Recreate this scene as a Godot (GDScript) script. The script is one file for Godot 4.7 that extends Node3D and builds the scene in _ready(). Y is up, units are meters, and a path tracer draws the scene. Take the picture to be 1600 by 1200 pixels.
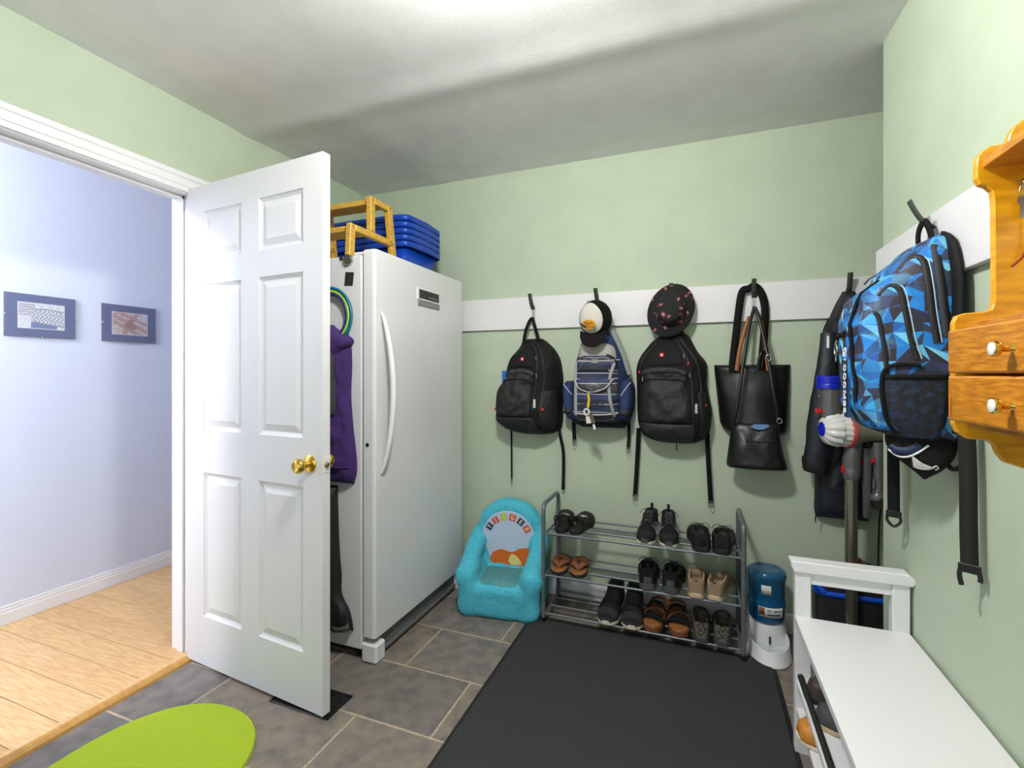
extends Node3D
# Mudroom with freezer, hook rail with bags, shoe rack and bench. Room: x from the hallway wall to the right wall, z negative towards the back wall, y up, metres.

const XL := -2.06      # left wall, room face
const XR := 0.62       # right wall, which ends at an outer corner
const ZC := -2.052    # that corner
const XE := 1.30       # end of the recess behind it
const ZB := -2.607     # back wall
const ZF := 1.30       # wall behind the camera
const YC := 2.417      # ceiling
const XH := -3.15      # far wall of the hallway
const YH := 0.02       # hallway floor

var M := {}
var used := {}
var org := {}
var rng := RandomNumberGenerator.new()
var nz := FastNoiseLite.new()

# ---------------------------------------------------------------- names and nodes
func numbered(n: String) -> String:
	var k: int = used.get(n, 0)
	used[n] = k + 1
	return n if k == 0 else "%s_%03d" % [n, k]

func thing(called: String, label: String, category: String, at := Vector3.ZERO, turn := 0.0, group := "") -> Node3D:
	var o := Node3D.new()
	o.name = numbered(called)
	add_child(o)
	o.position = at
	o.rotation.y = turn
	o.set_meta("label", label)
	o.set_meta("category", category)
	if group: o.set_meta("group", group)
	return o

func thing_w(called: String, label: String, category: String, at: Vector3, group := "") -> Node3D:   # its shapes are given in room coordinates
	var o := thing(called, label, category, at, 0.0, group)
	org[o] = at
	return o

func copy_of(t: Node3D, at: Vector3, turn: float, label := "") -> Node3D:
	var r: Node3D = t.duplicate()
	var base: String = t.name
	if base.length() > 4 and base.substr(base.length() - 3).is_valid_int(): base = base.substr(0, base.length() - 4)
	r.name = numbered(base)
	add_child(r)
	r.position = at
	r.rotation.y = turn
	if label: r.set_meta("label", label)
	return r

func S(smooth := true) -> SurfaceTool:
	var st := SurfaceTool.new()
	st.begin(Mesh.PRIMITIVE_TRIANGLES)
	st.set_smooth_group(1 if smooth else -1)
	return st

func put(st: SurfaceTool, called: String, m: Material, parent: Node = self, label := "") -> MeshInstance3D:
	st.generate_normals()
	st.index()
	var me: ArrayMesh = st.commit()
	var p: Node = parent
	var o := Vector3.ZERO
	while p and p != self:
		if org.has(p):
			o = org[p]
			break
		p = p.get_parent()
	if o != Vector3.ZERO:
		var s2 := SurfaceTool.new()
		s2.append_from(me, 0, Transform3D(Basis(), -o))
		me = s2.commit()
	return place(me, called, m, parent, label)

func place(me: Mesh, called: String, m: Material, parent: Node = self, label := "", at := Transform3D()) -> MeshInstance3D:
	var n := MeshInstance3D.new()
	n.mesh = me
	n.material_override = m
	n.name = numbered(called) if parent == self else called
	n.transform = at
	parent.add_child(n, true)
	if label: n.set_meta("label", label)
	return n

func structure(st: SurfaceTool, called: String, m: Material) -> MeshInstance3D:
	var n := put(st, called, m)
	n.set_meta("kind", "structure")
	return n

func words(text: String, height: float, m: Material, parent: Node, at: Transform3D, called := "lettering", font := "Droid Sans", bold := false, depth := 0.0006) -> MeshInstance3D:
	var tm := TextMesh.new()
	var f := SystemFont.new()
	f.font_names = PackedStringArray([font])
	if bold: f.font_weight = 700
	tm.font = f
	tm.text = text
	tm.font_size = 32
	tm.pixel_size = height / 24.0
	tm.depth = depth
	tm.curve_step = 4.0
	return place(tm, called, m, parent, "", at)

# ---------------------------------------------------------------- shapes
func tri(st: SurfaceTool, a: Vector3, b: Vector3, c: Vector3) -> void:
	st.add_vertex(a); st.add_vertex(c); st.add_vertex(b)

func quad(st: SurfaceTool, a: Vector3, b: Vector3, c: Vector3, d: Vector3) -> void:
	tri(st, a, b, c); tri(st, a, c, d)

func facing(st: SurfaceTool, pts: Array, from: Vector3) -> void:    # a convex face turned away from a point inside
	var mid := Vector3.ZERO
	for p in pts: mid += p
	mid /= pts.size()
	var n: Vector3 = (pts[1] - pts[0]).cross(pts[2] - pts[0])
	var q := pts.duplicate()
	if n.dot(mid - from) < 0: q.reverse()
	for i in range(1, q.size() - 1): tri(st, q[0], q[i], q[i + 1])

func box(st: SurfaceTool, c: Vector3, s: Vector3, r := 0.0, b := Basis()) -> void:
	st.set_smooth_group(-1)
	var h := s / 2.0
	r = minf(r, minf(h.x, minf(h.y, h.z)) * 0.9)
	var v := {}
	for sx in [-1, 1]:
		for sy in [-1, 1]:
			for sz in [-1, 1]:
				var k := Vector3i(sx, sy, sz)
				v[k] = [c + b * Vector3(sx * h.x, sy * (h.y - r), sz * (h.z - r)), c + b * Vector3(sx * (h.x - r), sy * h.y, sz * (h.z - r)), c + b * Vector3(sx * (h.x - r), sy * (h.y - r), sz * h.z)]
	for a in 3:
		var e := (a + 1) % 3
		var f := (a + 2) % 3
		for sg in [-1, 1]:
			var pts := []
			for q in [[-1, -1], [1, -1], [1, 1], [-1, 1]]:
				var k := Vector3i()
				k[a] = sg; k[e] = q[0]; k[f] = q[1]
				pts.append(v[k][a])
			facing(st, pts, c)
		if r > 0.0:
			for q in [[-1, -1], [1, -1], [1, 1], [-1, 1]]:
				var k0 := Vector3i()
				k0[a] = -1; k0[e] = q[0]; k0[f] = q[1]
				var k1 := k0
				k1[a] = 1
				facing(st, [v[k0][e], v[k0][f], v[k1][f], v[k1][e]], c)
	if r > 0.0:
		for k in v: facing(st, v[k], c)
	st.set_smooth_group(1)

func slab(st: SurfaceTool, lo: Vector3, hi: Vector3, r := 0.0) -> void:
	box(st, (lo + hi) / 2.0, (hi - lo).abs(), r)

func frames(pts: Array, closed: bool) -> Array:
	var n := pts.size()
	var out := []
	var up := Vector3.UP
	for i in n:
		var a: Vector3 = pts[(i - 1 + n) % n] if closed else pts[maxi(i - 1, 0)]
		var c: Vector3 = pts[(i + 1) % n] if closed else pts[mini(i + 1, n - 1)]
		var t := (c - a).normalized()
		if i == 0:
			up = Vector3.UP if absf(t.y) < 0.9 else Vector3.RIGHT
		up = (up - t * up.dot(t)).normalized()
		out.append([t, up, t.cross(up)])
	return out

func tube(st: SurfaceTool, pts: Array, r, n := 8, closed := false, caps := true) -> void:
	var fr := frames(pts, closed)
	var rings := []
	for i in pts.size():
		var rr: float = r[i] if r is Array else r
		var ring := []
		for k in n:
			var a := TAU * k / n
			ring.append(pts[i] + (fr[i][1] * cos(a) + fr[i][2] * sin(a)) * rr)
		rings.append(ring)
	if closed: rings.append(rings[0])
	loft(st, rings, caps and not closed, caps and not closed)

func loft(st: SurfaceTool, rings: Array, cap0 := true, cap1 := true, ring_closed := true) -> void:
	st.set_smooth_group(1)
	for i in rings.size() - 1:
		var a: Array = rings[i]
		var b: Array = rings[i + 1]
		var n := a.size()
		for k in (n if ring_closed else n - 1):
			var l := (k + 1) % n
			quad(st, a[k], a[l], b[l], b[k])
	st.set_smooth_group(-1)
	for e in [[cap0, rings[0], true], [cap1, rings[-1], false]]:
		if not e[0]: continue
		var mid := Vector3.ZERO
		for p in e[1]: mid += p
		mid /= e[1].size()
		for k in e[1].size():
			var p0: Vector3 = e[1][k]
			var p1: Vector3 = e[1][(k + 1) % e[1].size()]
			if e[2]: tri(st, mid, p1, p0)
			else: tri(st, mid, p0, p1)
	st.set_smooth_group(1)

func lathe(st: SurfaceTool, prof: Array, n := 24, xf := Transform3D(), sx := 1.0, flutes := 0, deep := 0.0) -> void:   # prof: Vector2(radius, height)
	var g := 1
	for i in prof.size() - 1:
		if i > 0:
			var d0: Vector2 = (prof[i] - prof[i - 1]).normalized()
			var d1: Vector2 = (prof[i + 1] - prof[i]).normalized()
			if d0.dot(d1) < 0.8: g += 1
		st.set_smooth_group(g)
		for k in n:
			var q := []
			for e in [[i, k], [i, k + 1], [i + 1, k + 1], [i + 1, k]]:
				var a: float = TAU * e[1] / n
				var p: Vector2 = prof[e[0]]
				var rr := p.x * (1.0 + (deep * absf(sin(a * flutes / 2.0)) if flutes else 0.0))
				q.append(xf * Vector3(rr * cos(a) * sx, p.y, rr * sin(a)))
			if prof[i].x < 0.00001: tri(st, q[0], q[2], q[3])
			elif prof[i + 1].x < 0.00001: tri(st, q[0], q[1], q[2])
			else: quad(st, q[0], q[1], q[2], q[3])
	st.set_smooth_group(1)

func inset(poly: Array, d: float) -> Array:      # poly counter-clockwise
	var out := []
	var n := poly.size()
	for i in n:
		var a: Vector2 = poly[(i - 1 + n) % n]
		var b: Vector2 = poly[i]
		var c: Vector2 = poly[(i + 1) % n]
		var n0 := (b - a).normalized().orthogonal() * -1.0
		var n1 := (c - b).normalized().orthogonal() * -1.0
		var m := (n0 + n1).normalized()
		out.append(b + m * d / maxf(0.4, m.dot(n0)))
	return out

func area2(poly: Array) -> float:
	var s := 0.0
	for i in poly.size():
		s += poly[i].cross(poly[(i + 1) % poly.size()])
	return s / 2.0

func extrude(st: SurfaceTool, poly: Array, t: float, xf := Transform3D(), bev := 0.0, smooth_side := false) -> void:    # outline in x,y; from z = 0 to z = t
	var p := poly.duplicate()
	if area2(p) < 0: p.reverse()
	var inn: Array = inset(p, bev) if bev > 0.0 else p
	var layers := [[inn, 0.0], [p, bev], [p, t - bev], [inn, t]] if bev > 0.0 else [[p, 0.0], [p, t]]
	var n := p.size()
	st.set_smooth_group(1 if smooth_side else -1)
	for i in layers.size() - 1:
		for k in n:
			var l := (k + 1) % n
			quad(st, xf * v3(layers[i][0][k], layers[i][1]), xf * v3(layers[i][0][l], layers[i][1]), xf * v3(layers[i + 1][0][l], layers[i + 1][1]), xf * v3(layers[i + 1][0][k], layers[i + 1][1]))
	st.set_smooth_group(-1)
	var ids := Geometry2D.triangulate_polygon(PackedVector2Array(inn))
	for i in range(0, ids.size(), 3):
		var a: Vector2 = inn[ids[i]]
		var b: Vector2 = inn[ids[i + 1]]
		var c: Vector2 = inn[ids[i + 2]]
		if (b - a).cross(c - a) < 0:
			var q := b
			b = c
			c = q
		tri(st, xf * v3(a, t), xf * v3(b, t), xf * v3(c, t))
		tri(st, xf * v3(a, 0.0), xf * v3(c, 0.0), xf * v3(b, 0.0))
	st.set_smooth_group(1)

func v3(p: Vector2, z: float) -> Vector3:
	return Vector3(p.x, p.y, z)

func ribbon(st: SurfaceTool, pts: Array, w, t: float, up: Vector3) -> void:    # a flat band; up is the way its face looks
	var rings := []
	for i in pts.size():
		var a: Vector3 = pts[maxi(i - 1, 0)]
		var c: Vector3 = pts[mini(i + 1, pts.size() - 1)]
		var tg := (c - a).normalized()
		var side := tg.cross(up).normalized()
		var nn := side.cross(tg).normalized()
		var ww: float = (w[i] if w is Array else w) / 2.0
		rings.append([pts[i] - side * ww - nn * t / 2, pts[i] + side * ww - nn * t / 2, pts[i] + side * ww + nn * t / 2, pts[i] - side * ww + nn * t / 2])
	loft(st, rings)

func curve(pts: Array, n := 6, closed := false) -> Array:      # Catmull-Rom through the points
	var out := []
	var k := pts.size()
	for i in (k if closed else k - 1):
		var p0 = pts[(i - 1 + k) % k] if closed else pts[maxi(i - 1, 0)]
		var p1 = pts[i]
		var p2 = pts[(i + 1) % k]
		var p3 = pts[(i + 2) % k] if closed else pts[mini(i + 2, k - 1)]
		for j in n:
			out.append(p1.cubic_interpolate(p2, p0, p3, float(j) / n))
	if not closed: out.append(pts[-1])
	return out

func oval(rx: float, ry: float, n := 24, pw := 2.0, c := Vector2.ZERO) -> Array:
	var out := []
	for k in n:
		var a := TAU * k / n
		out.append(c + Vector2(rx * signf(cos(a)) * pow(absf(cos(a)), 2.0 / pw), ry * signf(sin(a)) * pow(absf(sin(a)), 2.0 / pw)))
	return out

func table(t: Array, x: float) -> float:
	if x <= t[0][0]: return t[0][1]
	for i in t.size() - 1:
		if x <= t[i + 1][0]:
			var k: float = (x - t[i][0]) / (t[i + 1][0] - t[i][0])
			return lerpf(t[i][1], t[i + 1][1], k * k * (3.0 - 2.0 * k))
	return t[-1][1]

func ball(st: SurfaceTool, c: Vector3, r: Vector3, n := 16, m := 10, b := Basis()) -> void:
	var prof := []
	for i in m + 1:
		var a := PI * i / m - PI / 2
		prof.append(Vector2(maxf(0.0, cos(a)), sin(a)))
	prof[0].x = 0.0
	prof[-1].x = 0.0
	lathe(st, prof, n, Transform3D(b * Basis.from_scale(r), c))

func nets(st: SurfaceTool, f: Callable, lo: Vector3, hi: Vector3, h: float) -> void:    # surface nets of a distance field
	var nx := int((hi.x - lo.x) / h) + 2
	var ny := int((hi.y - lo.y) / h) + 2
	var nzz := int((hi.z - lo.z) / h) + 2
	var val := PackedFloat32Array()
	val.resize(nx * ny * nzz)
	for k in nzz:
		for j in ny:
			for i in nx:
				val[(k * ny + j) * nx + i] = f.call(lo + Vector3(i, j, k) * h)
	var at := {}
	var co := [Vector3i(0, 0, 0), Vector3i(1, 0, 0), Vector3i(0, 1, 0), Vector3i(1, 1, 0), Vector3i(0, 0, 1), Vector3i(1, 0, 1), Vector3i(0, 1, 1), Vector3i(1, 1, 1)]
	var ed := [[0, 1], [2, 3], [4, 5], [6, 7], [0, 2], [1, 3], [4, 6], [5, 7], [0, 4], [1, 5], [2, 6], [3, 7]]
	for k in nzz - 1:
		for j in ny - 1:
			for i in nx - 1:
				var base := (k * ny + j) * nx + i
				var v := [val[base], val[base + 1], val[base + nx], val[base + nx + 1], val[base + nx * ny], val[base + nx * ny + 1], val[base + nx * ny + nx], val[base + nx * ny + nx + 1]]
				var neg := 0
				for q in v:
					if q < 0: neg += 1
				if neg == 0 or neg == 8: continue
				var sum := Vector3.ZERO
				var cnt := 0
				for e in ed:
					var a: float = v[e[0]]
					var b: float = v[e[1]]
					if (a < 0) != (b < 0):
						sum += Vector3(co[e[0]]).lerp(Vector3(co[e[1]]), a / (a - b))
						cnt += 1
				at[base] = lo + (Vector3(i, j, k) + sum / cnt) * h
	st.set_smooth_group(1)
	var step := [1, nx, nx * ny]
	for base in at:
		for a in 3:
			var b: int = step[(a + 1) % 3]
			var c: int = step[(a + 2) % 3]
			var v0 := val[base]
			var v1 := val[base + step[a]]
			if (v0 < 0) == (v1 < 0): continue
			if not (at.has(base - b) and at.has(base - c) and at.has(base - b - c)): continue
			if v0 < 0: quad(st, at[base], at[base - b], at[base - b - c], at[base - c])
			else: quad(st, at[base], at[base - c], at[base - b - c], at[base - b])

func rbox_d(p: Vector3, c: Vector3, h: Vector3, r: float) -> float:
	var q := (p - c).abs() - h + Vector3(r, r, r)
	return Vector3(maxf(q.x, 0), maxf(q.y, 0), maxf(q.z, 0)).length() + minf(maxf(q.x, maxf(q.y, q.z)), 0.0) - r

func smin(a: float, b: float, k: float) -> float:
	var h := maxf(k - absf(a - b), 0.0) / k
	return minf(a, b) - h * h * k * 0.25

# A soft stuffed shape that hangs on a wall: its outline row by row (y, left, right), swelling out along +z from z0 or from another such shape.
class Puff:
	var rows := []
	var deep := 0.1
	var z0 := 0.0
	var pu := 3.0
	var qu := 0.5
	var pv := 8.0
	var prof := [[0.0, 1.0], [1.0, 1.0]]
	var wr := 0.0
	var wf := 9.0
	var base: Puff
	var noise: FastNoiseLite
	func sides(y: float) -> Vector2:
		if y >= rows[0][0]: return Vector2(rows[0][1], rows[0][2])
		for i in rows.size() - 1:
			if y >= rows[i + 1][0]:
				var k: float = (rows[i][0] - y) / (rows[i][0] - rows[i + 1][0])
				var a: Array = rows[maxi(i - 1, 0)]
				var d: Array = rows[mini(i + 2, rows.size() - 1)]
				return Vector2(cubic_interpolate(rows[i][1], rows[i + 1][1], a[1], d[1], k), cubic_interpolate(rows[i][2], rows[i + 1][2], a[2], d[2], k))
		return Vector2(rows[-1][1], rows[-1][2])
	func pf(v: float) -> float:
		for i in prof.size() - 1:
			if v <= prof[i + 1][0]: return lerpf(prof[i][1], prof[i + 1][1], smoothstep(0.0, 1.0, (v - prof[i][0]) / (prof[i + 1][0] - prof[i][0])))
		return prof[-1][1]
	func low(x: float, y: float) -> float:
		return base.z(x, y) if base else z0
	func swell(u: float, v: float) -> float:
		return deep * pf(v) * pow(maxf(0.0, 1.0 - pow(absf(2.0 * u - 1.0), pu)), qu) * pow(maxf(0.0, 1.0 - pow(absf(2.0 * v - 1.0), pv)), 0.5)
	func z(x: float, y: float) -> float:
		var b := low(x, y)
		if y > rows[0][0] or y < rows[-1][0]: return b
		var s := sides(y)
		if x <= s.x or x >= s.y: return b
		var v: float = (rows[0][0] - y) / (rows[0][0] - rows[-1][0])
		return b + swell((x - s.x) / (s.y - s.x), v) + crease(x, y)
	func crease(x: float, y: float) -> float:
		return wr * noise.get_noise_2d(x * wf * 60.0, y * wf * 42.0) if wr > 0.0 and noise else 0.0
	func grid(nu: int, nv: int) -> Array:
		var out := []
		for j in nv + 1:
			var v := 0.5 - 0.5 * cos(PI * j / nv)
			v = lerpf(v, float(j) / nv, 0.4)
			var y: float = lerpf(rows[0][0], rows[-1][0], v)
			var s := sides(y)
			var line := []
			for i in nu + 1:
				var u := 0.5 - 0.5 * cos(PI * i / nu)
				u = lerpf(u, float(i) / nu, 0.25)
				var x := lerpf(s.x, s.y, u)
				var edge := i == 0 or i == nu or j == 0 or j == nv
				line.append(Vector3(x, y, low(x, y) - (0.004 if base else 0.0) + (0.0 if edge else swell(u, v) + crease(x, y) * minf(1.0, 6.0 * minf(minf(u, 1.0 - u), minf(v, 1.0 - v))))))
			out.append(line)
		return out

func puff(rows: Array, deep: float, z0: float, opt := {}) -> Puff:
	var p := Puff.new()
	p.rows = rows
	p.deep = deep
	p.z0 = z0
	p.noise = nz
	for k in opt: p.set(k, opt[k])
	return p

func puff_mesh(st: SurfaceTool, p: Puff, nu := 22, nv := 26) -> void:
	var g := p.grid(nu, nv)
	st.set_smooth_group(1)
	for j in nv:
		for i in nu:
			quad(st, g[j + 1][i], g[j + 1][i + 1], g[j][i + 1], g[j][i])
	if p.base == null:
		st.set_smooth_group(2)
		for j in nv:
			var a: Vector3 = g[j][0]
			var b: Vector3 = g[j][nu]
			var c: Vector3 = g[j + 1][nu]
			var d: Vector3 = g[j + 1][0]
			quad(st, d, a, b, c)
	st.set_smooth_group(1)

func on(p: Puff, pts: Array, lift := 0.002, n := 5) -> Array:     # a line drawn on the shape's front
	var q := curve(pts, n)
	var out := []
	for a in q: out.append(Vector3(a.x, a.y, p.z(a.x, a.y) + lift))
	return out

# ---------------------------------------------------------------- the scene
func _ready() -> void:
	view_and_light()
	make_materials()
	build_room()
	build_hall()
	build_door()
	build_freezer()
	build_freezer_top()
	build_freezer_side()
	build_bench()
	build_floor_covers()
	build_rails()
	build_backpacks()
	build_hats()
	build_handbags()
	build_blue_backpack()
	build_jacket()
	build_vacuum()
	build_cabinet()
	build_chair()
	build_rack()
	build_shoes()
	build_waterer()
	build_lamps()

func view_and_light() -> void:
	var cam := Camera3D.new()
	cam.name = "camera"
	cam.projection = Camera3D.PROJECTION_FRUSTUM
	cam.near = 0.05
	cam.far = 50.0
	cam.size = 2.0 * 0.05 * 600.0 / 745.0
	cam.frustum_offset = Vector2(0.0, -0.05 * 16.0 / 745.0)
	cam.position = Vector3(0, 1.245, 0)
	cam.rotation_degrees = Vector3(0, 21.1, 0)
	add_child(cam)
	cam.current = true
	var env := Environment.new()
	env.background_mode = Environment.BG_SKY
	var sky := Sky.new()
	var sm := ProceduralSkyMaterial.new()
	sm.sky_top_color = rgb(212, 220, 234)
	sm.sky_horizon_color = rgb(234, 236, 240)
	sm.ground_bottom_color = rgb(196, 198, 200)
	sm.ground_horizon_color = rgb(214, 216, 218)
	sky.sky_material = sm
	env.sky = sky
	env.background_energy_multiplier = 2.3
	env.tonemap_mode = Environment.TONE_MAPPER_LINEAR
	env.tonemap_exposure = 0.93
	env.sdfgi_enabled = true
	env.ssao_enabled = true
	env.ssil_enabled = true
	var we := WorldEnvironment.new()
	we.name = "surroundings"
	we.environment = env
	add_child(we)

func lamp(called: String, label: String, at: Vector3, energy: float, color: Color) -> void:    # a flush dome under a ceiling
	var t := thing(called, label, "lamp", at)
	var st := S()
	lathe(st, [Vector2(0.0, -0.02), Vector2(0.175, -0.02), Vector2(0.18, -0.012), Vector2(0.18, 0.0), Vector2(0.0, 0.0)], 32)
	put(st, "mount", M.white_plastic, t)
	st = S()
	var pr := []
	for i in 9:
		var a := PI / 2 * i / 8.0
		pr.append(Vector2(0.165 * sin(a), -0.022 - 0.075 * cos(a)))
	pr.append(Vector2(0.0, -0.022))
	pr[0].x = 0.0
	lathe(st, pr, 32)
	put(st, "glass_dome", M.lamp_glass, t)
	var l := OmniLight3D.new()
	l.name = "bulb"
	l.light_energy = energy
	l.light_color = color
	l.light_size = 0.1
	l.omni_range = 8.0
	l.omni_attenuation = 2.0
	l.shadow_enabled = true
	l.position = Vector3(0, -0.06, 0)
	t.add_child(l)

func build_lamps() -> void:
	lamp("ceiling_lamp", "round flush ceiling lamp with white glass dome in the mudroom", Vector3(-0.42, YC, -0.88), 3.0, rgb(255, 253, 251))
	lamp("ceiling_lamp", "round flush ceiling lamp with white glass dome in the hallway", Vector3(-2.62, YC, 0.25), 5.0, rgb(252, 252, 253))

# ---------------------------------------------------------------- materials
func mat(key: String, c: Color, rough := 0.6, opt := {}) -> StandardMaterial3D:
	if M.has(key): return M[key]
	var m := StandardMaterial3D.new()
	m.resource_name = key
	m.albedo_color = c
	m.roughness = rough
	m.metallic = opt.get("metal", 0.0)
	m.metallic_specular = opt.get("spec", 0.5)
	if opt.has("tex"): m.albedo_texture = opt.tex
	if opt.has("nrm"):
		m.normal_enabled = true
		m.normal_texture = opt.nrm
		m.normal_scale = opt.get("bump", 0.5)
	if opt.has("scale"):
		m.uv1_triplanar = true
		m.uv1_world_triplanar = opt.get("world", true)
		m.uv1_scale = opt.scale if opt.scale is Vector3 else Vector3.ONE * opt.scale
		if opt.has("offset"): m.uv1_offset = opt.offset
	if opt.has("coat"):
		m.clearcoat_enabled = true
		m.clearcoat = opt.coat
		m.clearcoat_roughness = opt.get("coat_rough", 0.15)
	if opt.has("sheen"):
		m.rim_enabled = true
		m.rim = opt.sheen
		m.rim_tint = 0.6
	if opt.has("alpha"):
		m.transparency = BaseMaterial3D.TRANSPARENCY_ALPHA
		m.albedo_color.a = opt.alpha
	if opt.has("glow"):
		m.emission_enabled = true
		m.emission = c
		m.emission_energy_multiplier = opt.glow
	M[key] = m
	return m

func rgb(r: int, g: int, b: int) -> Color:
	return Color8(r, g, b)

func noise_tex(freq: float, seed_: int, ramp: Array, oct := 4, kind := FastNoiseLite.TYPE_SIMPLEX_SMOOTH, side := 512) -> NoiseTexture2D:
	var f := FastNoiseLite.new()
	f.noise_type = kind
	f.seed = seed_
	f.frequency = freq
	f.fractal_octaves = oct
	var t := NoiseTexture2D.new()
	t.width = side
	t.height = side
	t.seamless = true
	t.noise = f
	var g := Gradient.new()
	var off := PackedFloat32Array()
	var col := PackedColorArray()
	for e in ramp:
		off.append(e[0])
		col.append(e[1])
	g.offsets = off
	g.colors = col
	t.color_ramp = g
	return t

func noise_nrm(freq: float, seed_: int, strength: float, oct := 3, kind := FastNoiseLite.TYPE_SIMPLEX_SMOOTH) -> NoiseTexture2D:
	var f := FastNoiseLite.new()
	f.noise_type = kind
	f.seed = seed_
	f.frequency = freq
	f.fractal_octaves = oct
	var t := NoiseTexture2D.new()
	t.width = 512
	t.height = 512
	t.seamless = true
	t.noise = f
	t.as_normal_map = true
	t.bump_strength = strength
	return t

func weave_nrm() -> ImageTexture:
	var im := Image.create(64, 64, false, Image.FORMAT_RGBA8)
	for y in 64:
		for x in 64:
			var a := absf(sin(x * PI / 4.0))
			var b := absf(sin(y * PI / 4.0))
			var v := a if (int(x / 4.0) + int(y / 4.0)) % 2 == 0 else b
			im.set_pixel(x, y, Color(v, v, v))
	im.bump_map_to_normal_map(2.0)
	return ImageTexture.create_from_image(im)

func shard_tex() -> ImageTexture:      # the printed cloth of the blue backpack
	var n := 7
	var size := 448
	var pal := [rgb(20, 122, 208), rgb(34, 148, 224), rgb(92, 190, 236), rgb(48, 44, 58), rgb(40, 36, 50), rgb(50, 54, 86), rgb(16, 96, 190), rgb(126, 206, 240), rgb(44, 40, 52), rgb(28, 132, 216), rgb(46, 42, 54), rgb(38, 40, 60)]
	var r := RandomNumberGenerator.new()
	r.seed = 77
	var pt := {}
	for j in n:
		for i in n:
			pt[Vector2i(i, j)] = Vector2(r.randf_range(-0.36, 0.36), r.randf_range(-0.36, 0.36))
	var tris := []
	for j in n:
		for i in n:
			var q := []
			for d in [Vector2i(0, 0), Vector2i(1, 0), Vector2i(1, 1), Vector2i(0, 1)]:
				q.append((Vector2(i, j) + Vector2(d) + pt[Vector2i((i + d.x) % n, (j + d.y) % n)]) * size / n)
			var flip := r.randf() < 0.5
			for t in ([[0, 1, 2], [0, 2, 3]] if flip else [[0, 1, 3], [1, 2, 3]]):
				tris.append([q[t[0]], q[t[1]], q[t[2]], pal[r.randi() % pal.size()]])
	var im := Image.create(size, size, false, Image.FORMAT_RGB8)
	im.fill(pal[3])
	for t in tris:
		var lo: Vector2 = t[0].min(t[1]).min(t[2]).floor()
		var hi: Vector2 = t[0].max(t[1]).max(t[2]).ceil()
		for y in range(int(lo.y), int(hi.y) + 1):
			for x in range(int(lo.x), int(hi.x) + 1):
				var p := Vector2(x + 0.5, y + 0.5)
				var a: float = (t[1] - t[0]).cross(p - t[0])
				var b: float = (t[2] - t[1]).cross(p - t[1])
				var c: float = (t[0] - t[2]).cross(p - t[2])
				if (a >= 0 and b >= 0 and c >= 0) or (a <= 0 and b <= 0 and c <= 0):
					im.set_pixel(posmod(x, size), posmod(y, size), t[3])
	return ImageTexture.create_from_image(im)

func band_tex() -> ImageTexture:       # the woven stripes of the navy backpack
	var im := Image.create(8, 256, false, Image.FORMAT_RGB8)
	var r := RandomNumberGenerator.new()
	r.seed = 5
	var y := 0
	var pal := [rgb(38, 44, 74), rgb(50, 62, 104), rgb(72, 66, 72), rgb(58, 56, 64), rgb(46, 58, 100), rgb(30, 33, 50)]
	var k := 0
	while y < 256:
		var h := r.randi_range(14, 30)
		im.fill_rect(Rect2i(0, y, 8, h), pal[k % pal.size()])
		if k % 2 == 0: im.fill_rect(Rect2i(0, y, 8, 3), rgb(206, 206, 210))
		y += h
		k += 1
	return ImageTexture.create_from_image(im)

func fleck_tex() -> ImageTexture:      # pink birds printed on the black hat
	var im := Image.create(256, 256, false, Image.FORMAT_RGB8)
	im.fill(rgb(18, 17, 19))
	var r := RandomNumberGenerator.new()
	r.seed = 11
	for k in 17:
		var c := Vector2(r.randf() * 256, r.randf() * 256)
		var turn := r.randf() * TAU
		for s in 150:
			var p := Vector2(r.randfn() * 6.0, r.randfn() * 4.0) if s < 110 else Vector2(7, -4) + Vector2(r.randfn() * 2.0, r.randfn() * 4.0)
			p = c + p.rotated(turn)
			var col := rgb(214, 104, 112) if s % 5 else rgb(226, 196, 190)
			im.set_pixel(posmod(int(p.x), 256), posmod(int(p.y), 256), col)
			im.set_pixel(posmod(int(p.x) + 1, 256), posmod(int(p.y), 256), col)
	return ImageTexture.create_from_image(im)

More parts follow.
